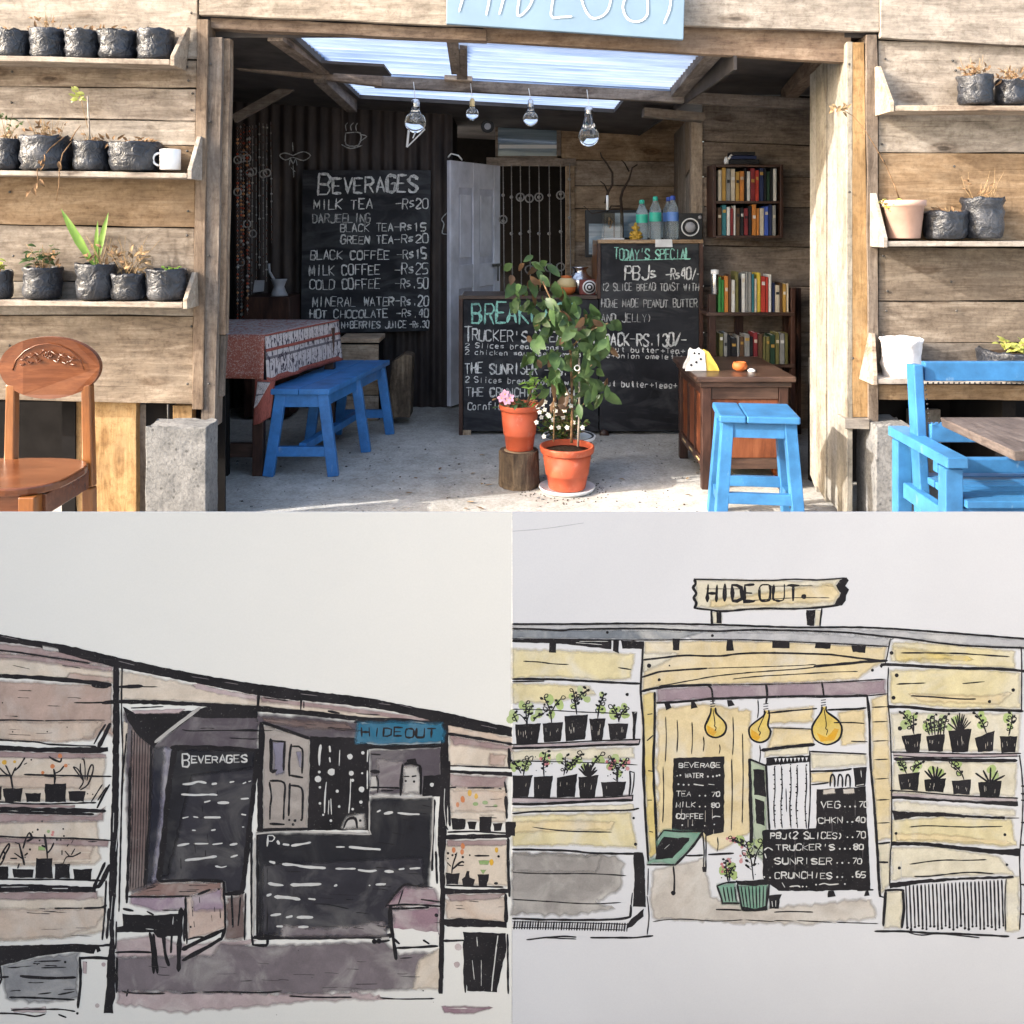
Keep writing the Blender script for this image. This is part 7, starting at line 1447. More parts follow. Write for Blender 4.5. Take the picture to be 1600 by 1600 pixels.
# pillar added outside the frame to keep the low sun off the drawings
gp = thing('shade_pillar', 'square concrete gate pillar with a flat cap left of the two drawings', 'pillar', (-2.15, .74, 0))
m = MB(); m.box(-2.3, -2.0, .40, 1.08, 0, 2.36, M['plinth']); m.build('shaft', gp, bevel=.01); m = MB(); m.box(-2.36, -1.94, .34, 1.14, 2.361, 2.43, M['plinth']); m.build('cap', gp, bevel=.01)
# ------------------------------ right drawing
SR = drawing('ink and yellow wash drawing of the cafe with HIDE OUT above a flat roof', 800.4, 1614, D['paperR'])
with Sk(SR, 'drawn_roof') as s:
    s.w('roof_pale', (801, 977), (1000, 976), (1240, 982), (1400, 985), (1500, 992), (1614, 1000), (1614, 1013), (1500, 1007), (1420, 998), (1320, 990), (1240, 987), (1000, 984), (801, 984)); s.w('roof_blue', (801, 984), (900, 985), (1030, 985), (1100, 987), (1060, 999), (1000, 999), (900, 998), (801, 997), lvl=1); s.w('roof_pale', (1060, 987), (1240, 988), (1395, 998), (1386, 1010), (1240, 1003), (1080, 999), lvl=0)
    s.l(3.2, (801, 975), (905, 975), (1000, 974), (1120, 976), (1240, 980), (1340, 980), (1420, 984), (1500, 990), (1614, 999)); s.l(3, (801, 982), (840, 983), (880, 985), (900, 983), (1000, 982), (1060, 984), (1120, 986), (1170, 984), (1240, 985), (1320, 988), (1370, 993), (1420, 998), (1500, 1008), (1614, 1013)); s.l(1.8, (801, 998), (900, 999), (1000, 1000), (1120, 999), (1180, 1000), (1250, 1003), (1320, 1006), (1388, 1010)); s.d(2, (949, 988), (1113, 993))
    s.f((801, 999), (860, 999), (955, 1000), (956, 1014), (930, 1012), (880, 1006), (801, 1003)); s.f((859, 998), (869, 998), (869, 1020), (858, 1019)); s.f((958, 1000), (967, 1000), (967, 1021), (958, 1017)); s.f((970, 1001), (1007, 1002), (1004, 1014), (972, 1013)); s.h(.8, (900, 1004), (940, 1007)); s.h(.7, (905, 1002), (950, 1002))
with Sk(SR, 'drawn_roof_sign') as s:
    s.w('y_pale', (1087, 906), (1240, 908), (1312, 905), (1306, 914), (1312, 928), (1302, 946), (1240, 950), (1130, 953), (1088, 948), lvl=1); s.w('y_warm', (1200, 926), (1300, 912), (1311, 928), (1302, 940), (1200, 945), (1110, 948), (1110, 938), lvl=2)
    s.l(2.4, (1085, 905), (1140, 906), (1200, 907), (1240, 905), (1280, 906), (1320, 903)); s.l(3.4, (1086, 950), (1110, 953), (1132, 955), (1180, 951), (1240, 951), (1280, 949), (1312, 945)); s.l(4.4, (1085, 905), (1087, 912), (1083, 918), (1088, 927), (1084, 934), (1088, 942), (1085, 950)); s.f((1306, 914), (1312, 906), (1323, 902), (1326, 907), (1321, 915), (1326, 921), (1322, 930), (1321, 938), (1316, 946), (1302, 948), (1308, 936), (1313, 927))
    s.k.text('HIDE', 1105, 1184, 939, 25, 4.2, I, 5, jit=.04); s.k.text('OUT', 1186, 1252, 938, 24, 4.2, I, 5, jit=.04); s.d(3.6, (1256, 932)); s.t(1.1, (1102, 920), (1160, 920)); s.t(1.1, (1200, 916), (1270, 915)); s.t(1.2, (1176, 938), (1240, 934), (1296, 934)); s.t(1, (1290, 915), (1303, 916))
    s.w('y_pale', (1112, 956), (1127, 956), (1127, 974), (1115, 974), lvl=0); s.f((1110, 954), (1113, 954), (1115, 975), (1110, 975)); s.f((1120, 956), (1127, 956), (1127, 974), (1119, 973)); s.f((1259, 953), (1274, 953), (1272, 978), (1261, 977)); s.l(3, (1284, 951), (1281, 978)); s.w('y_pale', (1274, 953), (1282, 953), (1280, 977), (1273, 977), lvl=0)
with Sk(SR, 'drawn_plank_wall') as s:
    s.w('y_plank', (801, 1014), (990, 1022), (985, 1060), (930, 1062), (850, 1056), (801, 1060)); s.w('y_plank', (801, 1068), (920, 1072), (930, 1085), (850, 1098), (801, 1098)); s.w('y_pale', (801, 1173), (990, 1168), (990, 1184), (801, 1188)); s.w('y_pale', (801, 1262), (990, 1257), (990, 1266), (801, 1268)); s.w('y_plank', (801, 1275), (985, 1270), (994, 1325), (900, 1320), (801, 1322)); s.w('y_warm', (801, 1284), (900, 1282), (960, 1285), (955, 1296), (801, 1300), lvl=1)
    s.l(3.6, (801, 1061), (850, 1061), (900, 1063), (950, 1066), (1000, 1068)); s.l(2.4, (801, 1065), (850, 1064)); s.t(1.8, (818, 1033), (840, 1034), (865, 1037), (888, 1038)); s.t(2, (966, 1043), (986, 1046)); s.t(1.6, (801, 1108), (850, 1109), (900, 1112), (950, 1114), (983, 1117)); s.l(2.8, (801, 1271), (840, 1268), (900, 1267), (975, 1266), (998, 1263)); s.t(1.8, (832, 1292), (860, 1296), (900, 1299), (956, 1300)); s.l(3.4, (801, 1327), (860, 1328), (900, 1330), (930, 1333), (1002, 1334)); s.t(1.5, (801, 1189), (870, 1190), (940, 1192), (996, 1195)); s.d(2.6, (980, 1085), (990, 1278), (993, 1319))
for a in (0, 1):
    with Sk(SR, 'drawn_shelf') as s:
        if a == 0: s.w('shelf', (801, 1164), (900, 1161), (1000, 1156), (999, 1162), (900, 1167), (801, 1168)); s.l(2.2, (801, 1163), (880, 1160), (940, 1157), (1000, 1155)); s.l(3.6, (801, 1169), (880, 1167), (940, 1164), (998, 1163)); s.l(2.4, (1000, 1155), (998, 1163)); s.f((987, 1112), (996, 1112), (993, 1134), (992, 1156), (988, 1156), (989, 1134)); s.h(1, (991, 1114), (994, 1113))
        else: s.w('shelf', (801, 1246), (900, 1247), (988, 1242), (988, 1249), (900, 1253), (801, 1254)); s.l(2, (801, 1246), (880, 1247), (940, 1246), (988, 1243)); s.l(4.4, (801, 1256), (850, 1256), (920, 1252), (988, 1250)); s.l(2.4, (989, 1242), (988, 1250)); s.l(3, (984, 1205), (985, 1224), (983, 1242)); s.l(2, (991, 1207), (990, 1225), (987, 1241)); s.l(2.4, (984, 1205), (991, 1207))
def trap(s, x0, y0, x1, y1, x2, y2, x3, y3, streaks=4):
    q_ = Sk(s.par, 'drawn_pot'); q_.f((x0, y0), (x1, y1), (x2, y2), (x3, y3), r=.6)
    for i in range(streaks):
        f = rnd.uniform(.1, .9); a = x0 + (x1 - x0) * f; b = x3 + (x2 - x3) * f; g = rnd.uniform(.2, .6); h_ = g + rnd.uniform(.1, .3)
        q_.k.stroke([(a + (b - a) * g, y0 + (y3 - y0) * g), (a + (b - a) * h_, y0 + (y3 - y0) * h_)], .7, D['floor_warm'], 6)
    q_.__exit__()
def sprig(s, x, y, h_, lean=0, n=6, gr='leaf_green', seed=0, fl_=None, size=4.0):
    rn = random.Random(seed); tip = (x + lean, y - h_); mid_ = (x + lean * .3 + rn.uniform(-2, 2), y - h_ * .5)
    for i in range(3): s.k.dot(x + lean * .6 + rn.uniform(-8, 8), y - h_ * rn.uniform(.3, 1.05), rn.uniform(4, 7), D[gr], 1, rn.uniform(.8, 1.5))
    s.l(2.1, (x, y), mid_, tip)
    for i in range(n):
        t_ = .25 + .75 * i / max(1, n - 1); cx = x + (tip[0] - x) * t_; cy = y - h_ * t_; sd = 1 if i % 2 else -1; L = size * rn.uniform(.8, 1.5)
        ex = cx + sd * L * 1.3; ey = cy - L * rn.uniform(.3, 1.2); 
        if rn.random() < .35: s.l(1.5, (cx, cy), (cx + sd * L * .5, cy - L * .9), (ex, ey), (cx + sd * L, cy + .3), (cx, cy))
        else: s.l(1.4, (cx, cy), (ex, ey)); s.k.stroke([(cx + (ex - cx) * .35, cy + (ey - cy) * .35), (cx + (ex - cx) * .75, cy + (ey - cy) * .75), (ex, ey)], 3.6, I, 5, True, .2, .25)
    if fl_:
        for i in range(7): s.k.dot(x + lean + rn.uniform(-9, 7), y - h_ * rn.uniform(.45, 1.05), rn.uniform(1.6, 3.4), D[fl_], 4)
        for i in range(9): s.d(.9, (x + rn.uniform(-14, 14), y - h_ * rn.uniform(.1, 1.1)))
def blades(s, x, y, h_, n, seed, spread=14, wd=2.2):
    rn = random.Random(seed)
    for i in range(3): s.k.dot(x + rn.uniform(-9, 9), y - h_ * rn.uniform(.4, 1), rn.uniform(4, 7), D['leaf_green'], 1)
    for i in range(n):
        f = (i / (n - 1) - .5) * 2; ex = x + f * spread + rn.uniform(-1, 1); ey = y - h_ * (1 - .45 * f * f) * rn.uniform(.8, 1.1); s.l(wd, (x + f * 3, y), ((x + ex) / 2 + f * 1.5, (y + ey) / 2), (ex, ey))
with Sk(SR, 'drawn_plants') as s:
    trap(s, 805, 1132, 845, 1130, 840, 1161, 807, 1163, 6); trap(s, 848, 1130, 880, 1128, 876, 1158, 850, 1160); trap(s, 882, 1119, 919, 1116, 914, 1155, 884, 1158, 6); trap(s, 921, 1123, 946, 1122, 941, 1156, 924, 1157); trap(s, 950, 1130, 982, 1130, 978, 1154, 953, 1156)
    sprig(s, 824, 1131, 32, -2, 6, seed=1); sprig(s, 822, 1131, 26, 6, 4, seed=2); sprig(s, 808, 1128, 12, -6, 2, seed=3); s.l(1.6, (801, 1122), (812, 1116), (824, 1130)); sprig(s, 834, 1126, 12, 16, 4, seed=4)
    sprig(s, 862, 1129, 40, -12, 8, seed=5); sprig(s, 862, 1112, 20, 14, 4, seed=6); sprig(s, 901, 1116, 36, -5, 7, seed=7); sprig(s, 898, 1102, 24, 20, 7, seed=8); sprig(s, 934, 1122, 38, 10, 9, seed=9); sprig(s, 967, 1128, 25, -10, 6, seed=10); sprig(s, 967, 1126, 22, 12, 5, seed=11)
with Sk(SR, 'drawn_plants') as s:
    trap(s, 801, 1212, 832, 1211, 825, 1245, 801, 1245, 1); trap(s, 834, 1214, 864, 1212, 859, 1246, 834, 1247, 1); trap(s, 870, 1215, 902, 1209, 898, 1245, 870, 1246, 2); trap(s, 904, 1214, 935, 1211, 929, 1246, 906, 1246, 2); trap(s, 939, 1222, 979, 1221, 973, 1243, 942, 1245, 1)
    sprig(s, 818, 1211, 26, 8, 7, seed=12); sprig(s, 814, 1208, 18, -11, 5, seed=13); sprig(s, 850, 1213, 38, 3, 8, seed=14, fl_='rose'); sprig(s, 881, 1211, 28, 2, 6, seed=15); sprig(s, 890, 1200, 22, 20, 7, seed=16); sprig(s, 885, 1208, 14, 10, 5, seed=17); blades(s, 919, 1212, 20, 9, 18, 14, 3); sprig(s, 926, 1198, 18, 12, 4, seed=19); sprig(s, 965, 1220, 36, -10, 9, seed=20, fl_='rose'); sprig(s, 963, 1218, 30, 14, 8, seed=21, fl_='rose'); s.l(1.8, (965, 1221), (958, 1216))
with Sk(SR, 'drawn_base') as s:
    s.w('grey_wall', (801, 1332), (960, 1336), (975, 1350), (970, 1390), (930, 1410), (960, 1420), (880, 1430), (801, 1428), r=2.2); s.w('grey_wall', (801, 1334), (940, 1338), (930, 1362), (801, 1362), lvl=1)
    s.t(1.6, (801, 1363), (850, 1365), (920, 1365), (978, 1368)); s.t(1.7, (801, 1405), (850, 1408), (920, 1412), (970, 1410)); s.f((990, 1331), (1004, 1332), (1007, 1340), (1009, 1417), (989, 1416), (991, 1375)); s.l(3.6, (801, 1435), (860, 1437), (940, 1437), (980, 1434), (985, 1428), (986, 1414)); s.l(2, (988, 1395), (986, 1414))
    s.l(1.6, (801, 1440), (880, 1441), (980, 1444)); s.l(1.6, (801, 1449), (880, 1450), (976, 1453))
    for i in range(44): x = 803 + i * 4.1; s.l(2 if i % 3 else 3, (x + 1.5, 1439 + i * .08), (x, 1451 + i * .09))
    s.f((982, 1440), (1000, 1424), (1006, 1420), (1005, 1432), (988, 1448), (978, 1452)); s.l(2.6, (823, 1468), (850, 1465), (880, 1463), (900, 1464)); s.l(2, (850, 1465), (900, 1467)); s.l(3, (923, 1465), (960, 1465), (990, 1465), (1020, 1462)); s.l(1.9, (1013, 1357), (1012, 1398)); s.l(1.9, (1011, 1400), (1014, 1430), (1011, 1460))
with Sk(SR, 'drawn_post') as s:
    s.w('y_deep', (1004, 1085), (1023, 1082), (1023, 1200), (1027, 1330), (1016, 1338), (1010, 1260), (1006, 1180)); s.l(3.6, (1005, 1003), (1003, 1040), (1001, 1082), (1005, 1130), (1006, 1200), (1008, 1270), (1013, 1345)); s.l(2, (1005, 1160), (1004, 1210), (1008, 1260)); s.l(4, (1023, 1082), (1023, 1130), (1021, 1200), (1025, 1290), (1027, 1340))
    for a in (((1012, 1116), (1019, 1115)), ((1011, 1157), (1020, 1149)), ((1013, 1204), (1020, 1205)), ((1012, 1250), (1018, 1250)), ((1015, 1299), (1020, 1300))): s.l(2.2, *a)
with Sk(SR, 'drawn_fascia') as s:
    s.w('y_warm', (1007, 1003), (1180, 1001), (1386, 1012), (1380, 1032), (1340, 1060), (1240, 1066), (1110, 1069), (1030, 1072), (1005, 1078)); s.w('y_pale', (1005, 1020), (1060, 1022), (1040, 1034), (1005, 1050), lvl=1)
    for q in (((1051, 998), (1062, 998), (1061, 1016), (1051, 1016)), ((1136, 999), (1145, 1000), (1147, 1016), (1134, 1017)), ((1207, 1002), (1234, 1003), (1234, 1013), (1206, 1012)), ((1275, 1005), (1298, 1006), (1297, 1014), (1273, 1013)), ((1330, 1008), (1353, 1009), (1352, 1020), (1332, 1018))): s.f(*q)
    s.l(3, (1005, 1031), (1040, 1027), (1070, 1024), (1120, 1025), (1160, 1021), (1200, 1020), (1250, 1021), (1300, 1023), (1340, 1028), (1385, 1033)); s.l(3, (1003, 1058), (1030, 1050), (1060, 1047), (1105, 1044)); s.t(1.4, (1105, 1044), (1180, 1042), (1240, 1040), (1275, 1038)); s.l(4, (1272, 1041), (1320, 1037), (1350, 1034), (1386, 1032)); s.t(1.8, (1030, 1072), (1080, 1063), (1120, 1056), (1180, 1050), (1250, 1045), (1275, 1042)); s.t(1.6, (1145, 1061), (1180, 1057), (1250, 1053), (1300, 1050), (1340, 1049)); s.l(4, (1003, 1080), (1030, 1074), (1070, 1071), (1112, 1070)); s.t(1.6, (1112, 1070), (1200, 1069), (1300, 1066), (1383, 1061)); s.d(3, (1014, 1040), (1030, 1062), (1363, 1047)); s.d(1.6, (1046, 1040))
with Sk(SR, 'drawn_beam') as s:
    s.w('beam', (1026, 1077), (1110, 1071), (1240, 1068), (1383, 1063), (1383, 1084), (1240, 1088), (1110, 1092), (1026, 1097), lvl=1); s.l(4, (1026, 1098), (1070, 1096), (1110, 1092), (1170, 1090), (1240, 1088), (1300, 1088), (1355, 1087)); s.l(1.8, (1355, 1087), (1386, 1084))
    for q in (((1038, 1098), (1046, 1098), (1049, 1106), (1041, 1110)), ((1080, 1097), (1086, 1097), (1091, 1105), (1079, 1108)), ((1136, 1094), (1143, 1094), (1148, 1102), (1137, 1104))): s.f(*q)
with Sk(SR, 'drawn_interior') as s:
    s.w('y_warm', (1028, 1108), (1100, 1100), (1172, 1112), (1172, 1300), (1120, 1330), (1098, 1308), (1028, 1300), r=2); s.w('y_warm', (1198, 1112), (1270, 1104), (1270, 1128), (1200, 1130)); s.w('y_warm', (1210, 1136), (1270, 1140), (1270, 1162), (1200, 1168)); s.w('y_warm', (1310, 1112), (1350, 1110), (1352, 1160), (1316, 1164)); s.w('y_pale', (1268, 1178), (1352, 1178), (1352, 1196), (1268, 1200)); s.w('y_warm', (1268, 1208), (1300, 1206), (1300, 1222), (1268, 1222)); s.w('y_pale', (1195, 1174), (1262, 1166), (1262, 1178), (1195, 1182))
    for x, y0, y1 in ((1040, 1120, 1190), (1036, 1198, 1285), (1058, 1125, 1175), (1081, 1128, 1178), (1099, 1151, 1174), (1124, 1163, 1178), (1145, 1120, 1180), (1143, 1186, 1298), (1160, 1146, 1286), (1121, 1308, 1330), (1184, 1093, 1122), (1187, 1164, 1192)): s.t(1.7, (x, y0), (x + 1, (y0 + y1) / 2), (x - .5, y1))
    for wd, a in ((2.6, ((1199, 1114), (1230, 1111), (1276, 1107))), (3.4, ((1293, 1109), (1330, 1108), (1353, 1106))), (1.8, ((1203, 1137), (1240, 1138), (1268, 1139))), (2, ((1303, 1129), (1330, 1129), (1350, 1130))), (5, ((1190, 1172), (1230, 1167), (1272, 1163))), (2, ((1330, 1158), (1355, 1159))), (2.4, ((1266, 1174), (1310, 1176), (1353, 1178))), (3.4, ((1267, 1205), (1310, 1204), (1330, 1201))), (2.8, ((1268, 1226), (1294, 1223)))): s.l(wd, *a)
    s.l(3, (1072, 1337), (1098, 1336)); s.l(3, (1107, 1335), (1146, 1333))
    for q in (0, 1, 2):
        x = (1300, 1312, 1324)[q]; s.l(3, (x - 3, 1228), (x - 2, 1214), (x + 1, 1210), (x + 4, 1216), (x + 4, 1229)); s.d(1.6, (x + 1, 1220), col='white', lvl=6)
    s.f((1333, 1200), (1354, 1198), (1352, 1228), (1336, 1229)); s.h(1.2, (1345, 1204), (1346, 1214)); s.h(1, (1338, 1227), (1350, 1225))
    s.w('floor_warm', (1018, 1360), (1100, 1342), (1110, 1400), (1190, 1420), (1360, 1404), (1370, 1436), (1240, 1444), (1020, 1436), r=2.5)
    for a in (((1020, 1440), (1040, 1437), (1070, 1436), (1120, 1439), (1160, 1437)), ((1165, 1437), (1210, 1440)), ((1210, 1438), (1240, 1439)), ((1245, 1438), (1300, 1441)), ((1307, 1441), (1340, 1442), (1372, 1443))): s.t(1.5, *a)
with Sk(SR, 'drawn_menu_board') as s:
    s.f((1052, 1184), (1090, 1183), (1132, 1181), (1131, 1300), (1104, 1306), (1098, 1299), (1050, 1301), (1051, 1240), r=.8)
    s.k.text('BEVERAGE', 1061, 1127, 1199, 7, 1.7, WH, 6); s.k.text('WATER', 1070, 1100, 1215, 7, 1.4, WH, 6); s.d(1.3, (1058, 1212), (1063, 1211), (1106, 1213), (1114, 1213), (1120, 1212), (1124, 1211), (1060, 1225), (1068, 1226), (1076, 1226), col='white', lvl=6); s.h(1.8, (1084, 1225), (1090, 1226), (1099, 1227)); s.h(1.4, (1107, 1225), (1116, 1226))
    for tx, x0, x1, y, p_ in (('TEA', 1057, 1081, 1244, '70'), ('MILK', 1056, 1088, 1261, '80'), ('COFFEE', 1057, 1100, 1279, '')):
        s.k.text(tx, x0, x1, y, 7.5, 1.7, WH, 6)
        if p_: s.k.text(p_, 1112, 1126, y, 7, 1.7, WH, 6); s.d(1.2, (1093, y - 1), (1102, y - 1), col='white', lvl=6)
    s.h(1.6, (1113, 1277), (1118, 1275), (1125, 1276)); s.d(1.2, (1066, 1289), (1082, 1289), (1101, 1290), (1116, 1288), col='white', lvl=6)
    for x, y0, y1 in ((1065, 1264, 1275), (1075, 1280, 1292), (1102, 1266, 1284), (1113, 1264, 1280), (1082, 1280, 1290), (1115, 1296, 1304)): s.k.stroke([(x, y0), (x, y1)], .6, D['floor_warm'], 6)
with Sk(SR, 'drawn_table') as s:
    s.w('jade', (1037, 1297), (1097, 1300), (1085, 1318), (1055, 1350), (1011, 1349), (1012, 1343), (1030, 1338), (1026, 1315), lvl=5); s.f((1037, 1307), (1060, 1309), (1078, 1308), (1076, 1314), (1050, 1341), (1024, 1343), (1025, 1323), lvl=6)
    s.l(2.4, (1037, 1297), (1060, 1299), (1098, 1299), lvl=7); s.l(3.6, (1098, 1300), (1080, 1325), (1056, 1350), lvl=7); s.l(2.8, (1011, 1351), (1056, 1351), lvl=7); s.l(2, (1037, 1297), (1026, 1312), lvl=7); s.l(3, (1052, 1354), (1054, 1375), (1053, 1395)); s.d(4, (1052, 1395)); s.l(2.2, (1098, 1302), (1100, 1330), (1099, 1356)); s.l(2.2, (1103, 1300), (1103, 1330), (1103, 1356)); s.f((1097, 1354), (1104, 1354), (1104, 1362), (1098, 1362)); s.h(.8, (1038, 1326), (1046, 1319), lvl=8)
for cx, cy, r, ny, cord in ((1118, 1136, 16.5, 1106, ((1107, 1072), (1112, 1078), (1114, 1098))), (1187, 1143, 17, 1110, ((1197, 1070), (1199, 1085), (1197, 1098))), (1292, 1140, 23.5, 1104, ((1284, 1066), (1286, 1078), (1287, 1088)))):
    with Sk(SR, 'drawn_light_bulb') as s:
        nx = cord[-1][0]; a = [(nx - 3, ny), (nx - 4, ny + 8), (cx - r * .8, cy - r * .55), (cx - r, cy), (cx - r * .75, cy + r * .68), (cx, cy + r), (cx + r * .75, cy + r * .68), (cx + r, cy), (cx + r * .75, cy - r * .6), (nx + 5, ny + 8), (nx + 4, ny)]
        s.k.poly(a, D['bulb'], 1, .5); s.k.poly([(cx - r * .8, cy - r * .2), (cx - r * .1, cy + r * .2), (cx + r * .1, cy + r * .5), (cx - r * .2, cy + r * .85), (cx - r * .75, cy + r * .5)] if r < 20 else [(cx - r * .7, cy + r * .2), (cx, cy + r * .5), (cx + r * .5, cy - r * .1), (cx + r * .8, cy), (cx + r * .5, cy + r * .7), (cx - r * .4, cy + r * .8)], D['bulb_deep'], 2, .6)
        s.l(3, *a); s.l(4 if r > 16.8 and r < 18 else 3, *cord)
        for i in range(3): s.l(1.8, (nx - 4, ny - 10 + i * 4), (nx + 3, ny - 11 + i * 4))
        s.l(1.4, (nx, ny + 2), (cx - 1, cy - r * .4), (cx - 2, cy - 2), (cx + 1, cy + 1), (cx - 1, cy + r * .35))
with Sk(SR, 'drawn_door') as s:
    s.w('sage', (1172, 1188), (1196, 1198), (1198, 1290), (1192, 1345), (1178, 1330), (1175, 1260), lvl=1); s.f((1169, 1185), (1173, 1187), (1175, 1240), (1177, 1316), (1171, 1317), (1170, 1250)); s.f((1177, 1201), (1194, 1204), (1197, 1245), (1178, 1241)); s.f((1179, 1247), (1194, 1252), (1195, 1290), (1181, 1286)); s.l(3.4, (1171, 1186), (1184, 1191), (1197, 1196)); s.l(3.4, (1197, 1194), (1199, 1240), (1202, 1296))
with Sk(SR, 'drawn_bead_curtain') as s:
    s.f((1197, 1184), (1230, 1182), (1264, 1180), (1264, 1190), (1230, 1193), (1197, 1196)); s.l(2.2, (1265, 1173), (1266, 1240), (1263, 1294)); 
    for i in range(9): x = 1210 + i * 6; s.k.poly([(x, 1185 - i * .2), (x + 4, 1185 - i * .2), (x + 2, 1191 - i * .2)], D['paperR'], 6, .2)
    rn = random.Random(6)
    for x in (1210, 1221, 1235, 1245, 1259):
        s.t(1.8, (x, 1197), (x + 1, 1230), (x - 1, 1262), (x + 1, 1294))
        for i in range(14): s.d(1.2, (x + rn.uniform(-1.5, 1.5), 1196 + i * 7 + rn.uniform(-2, 2)))
    s.t(1.6, (1228, 1232), (1229, 1268))
with Sk(SR, 'drawn_counter') as s:
    s.f((1191, 1297), (1275, 1294), (1276, 1233), (1310, 1231), (1352, 1229), (1356, 1300), (1360, 1390), (1280, 1392), (1216, 1392), (1192, 1372), r=.7)
    s.w('floor_warm', (1286, 1234), (1304, 1232), (1304, 1239), (1286, 1241), lvl=6, r=.5); s.w('floor_warm', (1317, 1233), (1334, 1232), (1335, 1239), (1318, 1240), lvl=6, r=.5)
    for tx, x0, x1, y, h_, pr, px in (('VEG', 1283, 1314, 1262, 9, '70', 1342), ('CHKN', 1279, 1318, 1286, 9, '40', 1337), ('PBJ(2 SLICES)', 1204, 1318, 1310, 9, '70', 1338), ("TRUCKER'S", 1213, 1306, 1328, 9, '80', 1334), ('SUNRISER', 1211, 1302, 1350, 9, '70', 1332), ('CRUNCHIES', 1211, 1302, 1372, 9, '65', 1338)):
        s.k.text(tx, x0, x1, y, h_, 1.9, WH, 6, jit=.14); s.k.text(pr, px, px + 16, y - 1, h_, 1.9, WH, 6, jit=.14); s.d(1.4, (x1 + 6, y - 2), (x1 + 14, y - 2), (px - 6, y - 2), col='white', lvl=6)
    s.h(1.6, (1222, 1379), (1226, 1386)); s.h(1.8, (1234, 1385), (1246, 1384), (1250, 1386)); s.h(1.8, (1280, 1382), (1288, 1380), (1296, 1382), (1310, 1381)); s.d(1.3, (1254, 1385), (1260, 1385), (1275, 1382), (1320, 1381), (1194, 1370), (1203, 1371), col='white', lvl=6)
    for x, y0, y1 in ((1242, 1310, 1360), (1336, 1250, 1276), (1300, 1282, 1300), (1256, 1316, 1330), (1348, 1320, 1340)): s.k.stroke([(x, y0), (x, y1)], .5, D['floor'], 6)
    s.f((1294, 1392), (1302, 1392), (1306, 1400), (1293, 1402)); s.f((1352, 1392), (1357, 1391), (1359, 1399), (1350, 1400)); s.l(3, (1340, 1391), (1364, 1390))
with Sk(SR, 'drawn_plants') as s:
    s.w('jade', (1121, 1382), (1148, 1380), (1152, 1412), (1128, 1412), lvl=1, r=.5); s.w('jade', (1152, 1384), (1201, 1382), (1198, 1420), (1160, 1422), lvl=1, r=.5)
    s.l(3, (1120, 1384), (1135, 1379), (1150, 1378)); s.l(3, (1120, 1384), (1126, 1400), (1129, 1412)); s.l(3.4, (1128, 1411), (1155, 1411))
    for i in range(4): s.l(2.2, (1130 + i * 6, 1386), (1134 + i * 5.4, 1408))
    s.f((1149, 1376), (1176, 1376), (1204, 1372), (1202, 1382), (1176, 1384), (1152, 1382), lvl=6); s.l(3, (1152, 1382), (1156, 1404), (1160, 1422)); s.l(3, (1202, 1380), (1200, 1400), (1196, 1422)); s.f((1158, 1416), (1180, 1420), (1198, 1414), (1199, 1422), (1180, 1424), (1160, 1424))
    for i in range(8): s.l(2, (1158 + i * 5.8, 1385), (1163 + i * 4.8, 1418))
    s.f((1201, 1399), (1222, 1397), (1219, 1405), (1217, 1420), (1202, 1420)); s.h(1.6, (1206, 1408), (1207, 1416), lvl=7); s.h(1.6, (1212, 1407), (1212, 1416), lvl=7); s.l(2.4, (1119, 1421), (1135, 1421), (1158, 1422)); s.l(2, (1210, 1425), (1235, 1424), (1270, 1425))
    sprig(s, 1138, 1378, 34, -4, 9, seed=31, fl_='rose', size=3.4); sprig(s, 1140, 1376, 22, 6, 6, seed=32, size=3); sprig(s, 1177, 1374, 60, -12, 9, seed=33, fl_='rose', size=6.5); sprig(s, 1178, 1350, 34, 14, 5, seed=34, size=6); sprig(s, 1160, 1322, 12, -16, 5, seed=35, fl_='rose', size=5)
    s.h(1.8, (1194, 1328), (1200, 1324), (1207, 1328), lvl=7); s.h(3, (1195, 1334), (1197, 1340), lvl=7)
with Sk(SR, 'drawn_post') as s:
    s.w('y_warm', (1362, 1092), (1386, 1086), (1391, 1200), (1391, 1310), (1370, 1312), (1364, 1200)); s.w('y_pale', (1371, 1320), (1391, 1316), (1389, 1380), (1378, 1396), lvl=0)
    s.l(4, (1355, 1087), (1358, 1120), (1360, 1190), (1366, 1260), (1370, 1320), (1374, 1390), (1376, 1400)); s.l(2, (1391, 998), (1387, 1020), (1383, 1036)); s.l(2, (1388, 1043), (1387, 1090), (1391, 1140), (1393, 1220), (1393, 1310), (1391, 1335), (1390, 1384))
    for y in (1105, 1128, 1158, 1187, 1217, 1250, 1286): s.t(1.8, (1362 + (y - 1105) * .05, y), (1386 + (y - 1105) * .02, y - 1))
    s.l(3.4, (1373, 1318), (1390, 1316)); s.l(3.6, (1374, 1347), (1387, 1347)); s.l(3, (1374, 1400), (1382, 1402))
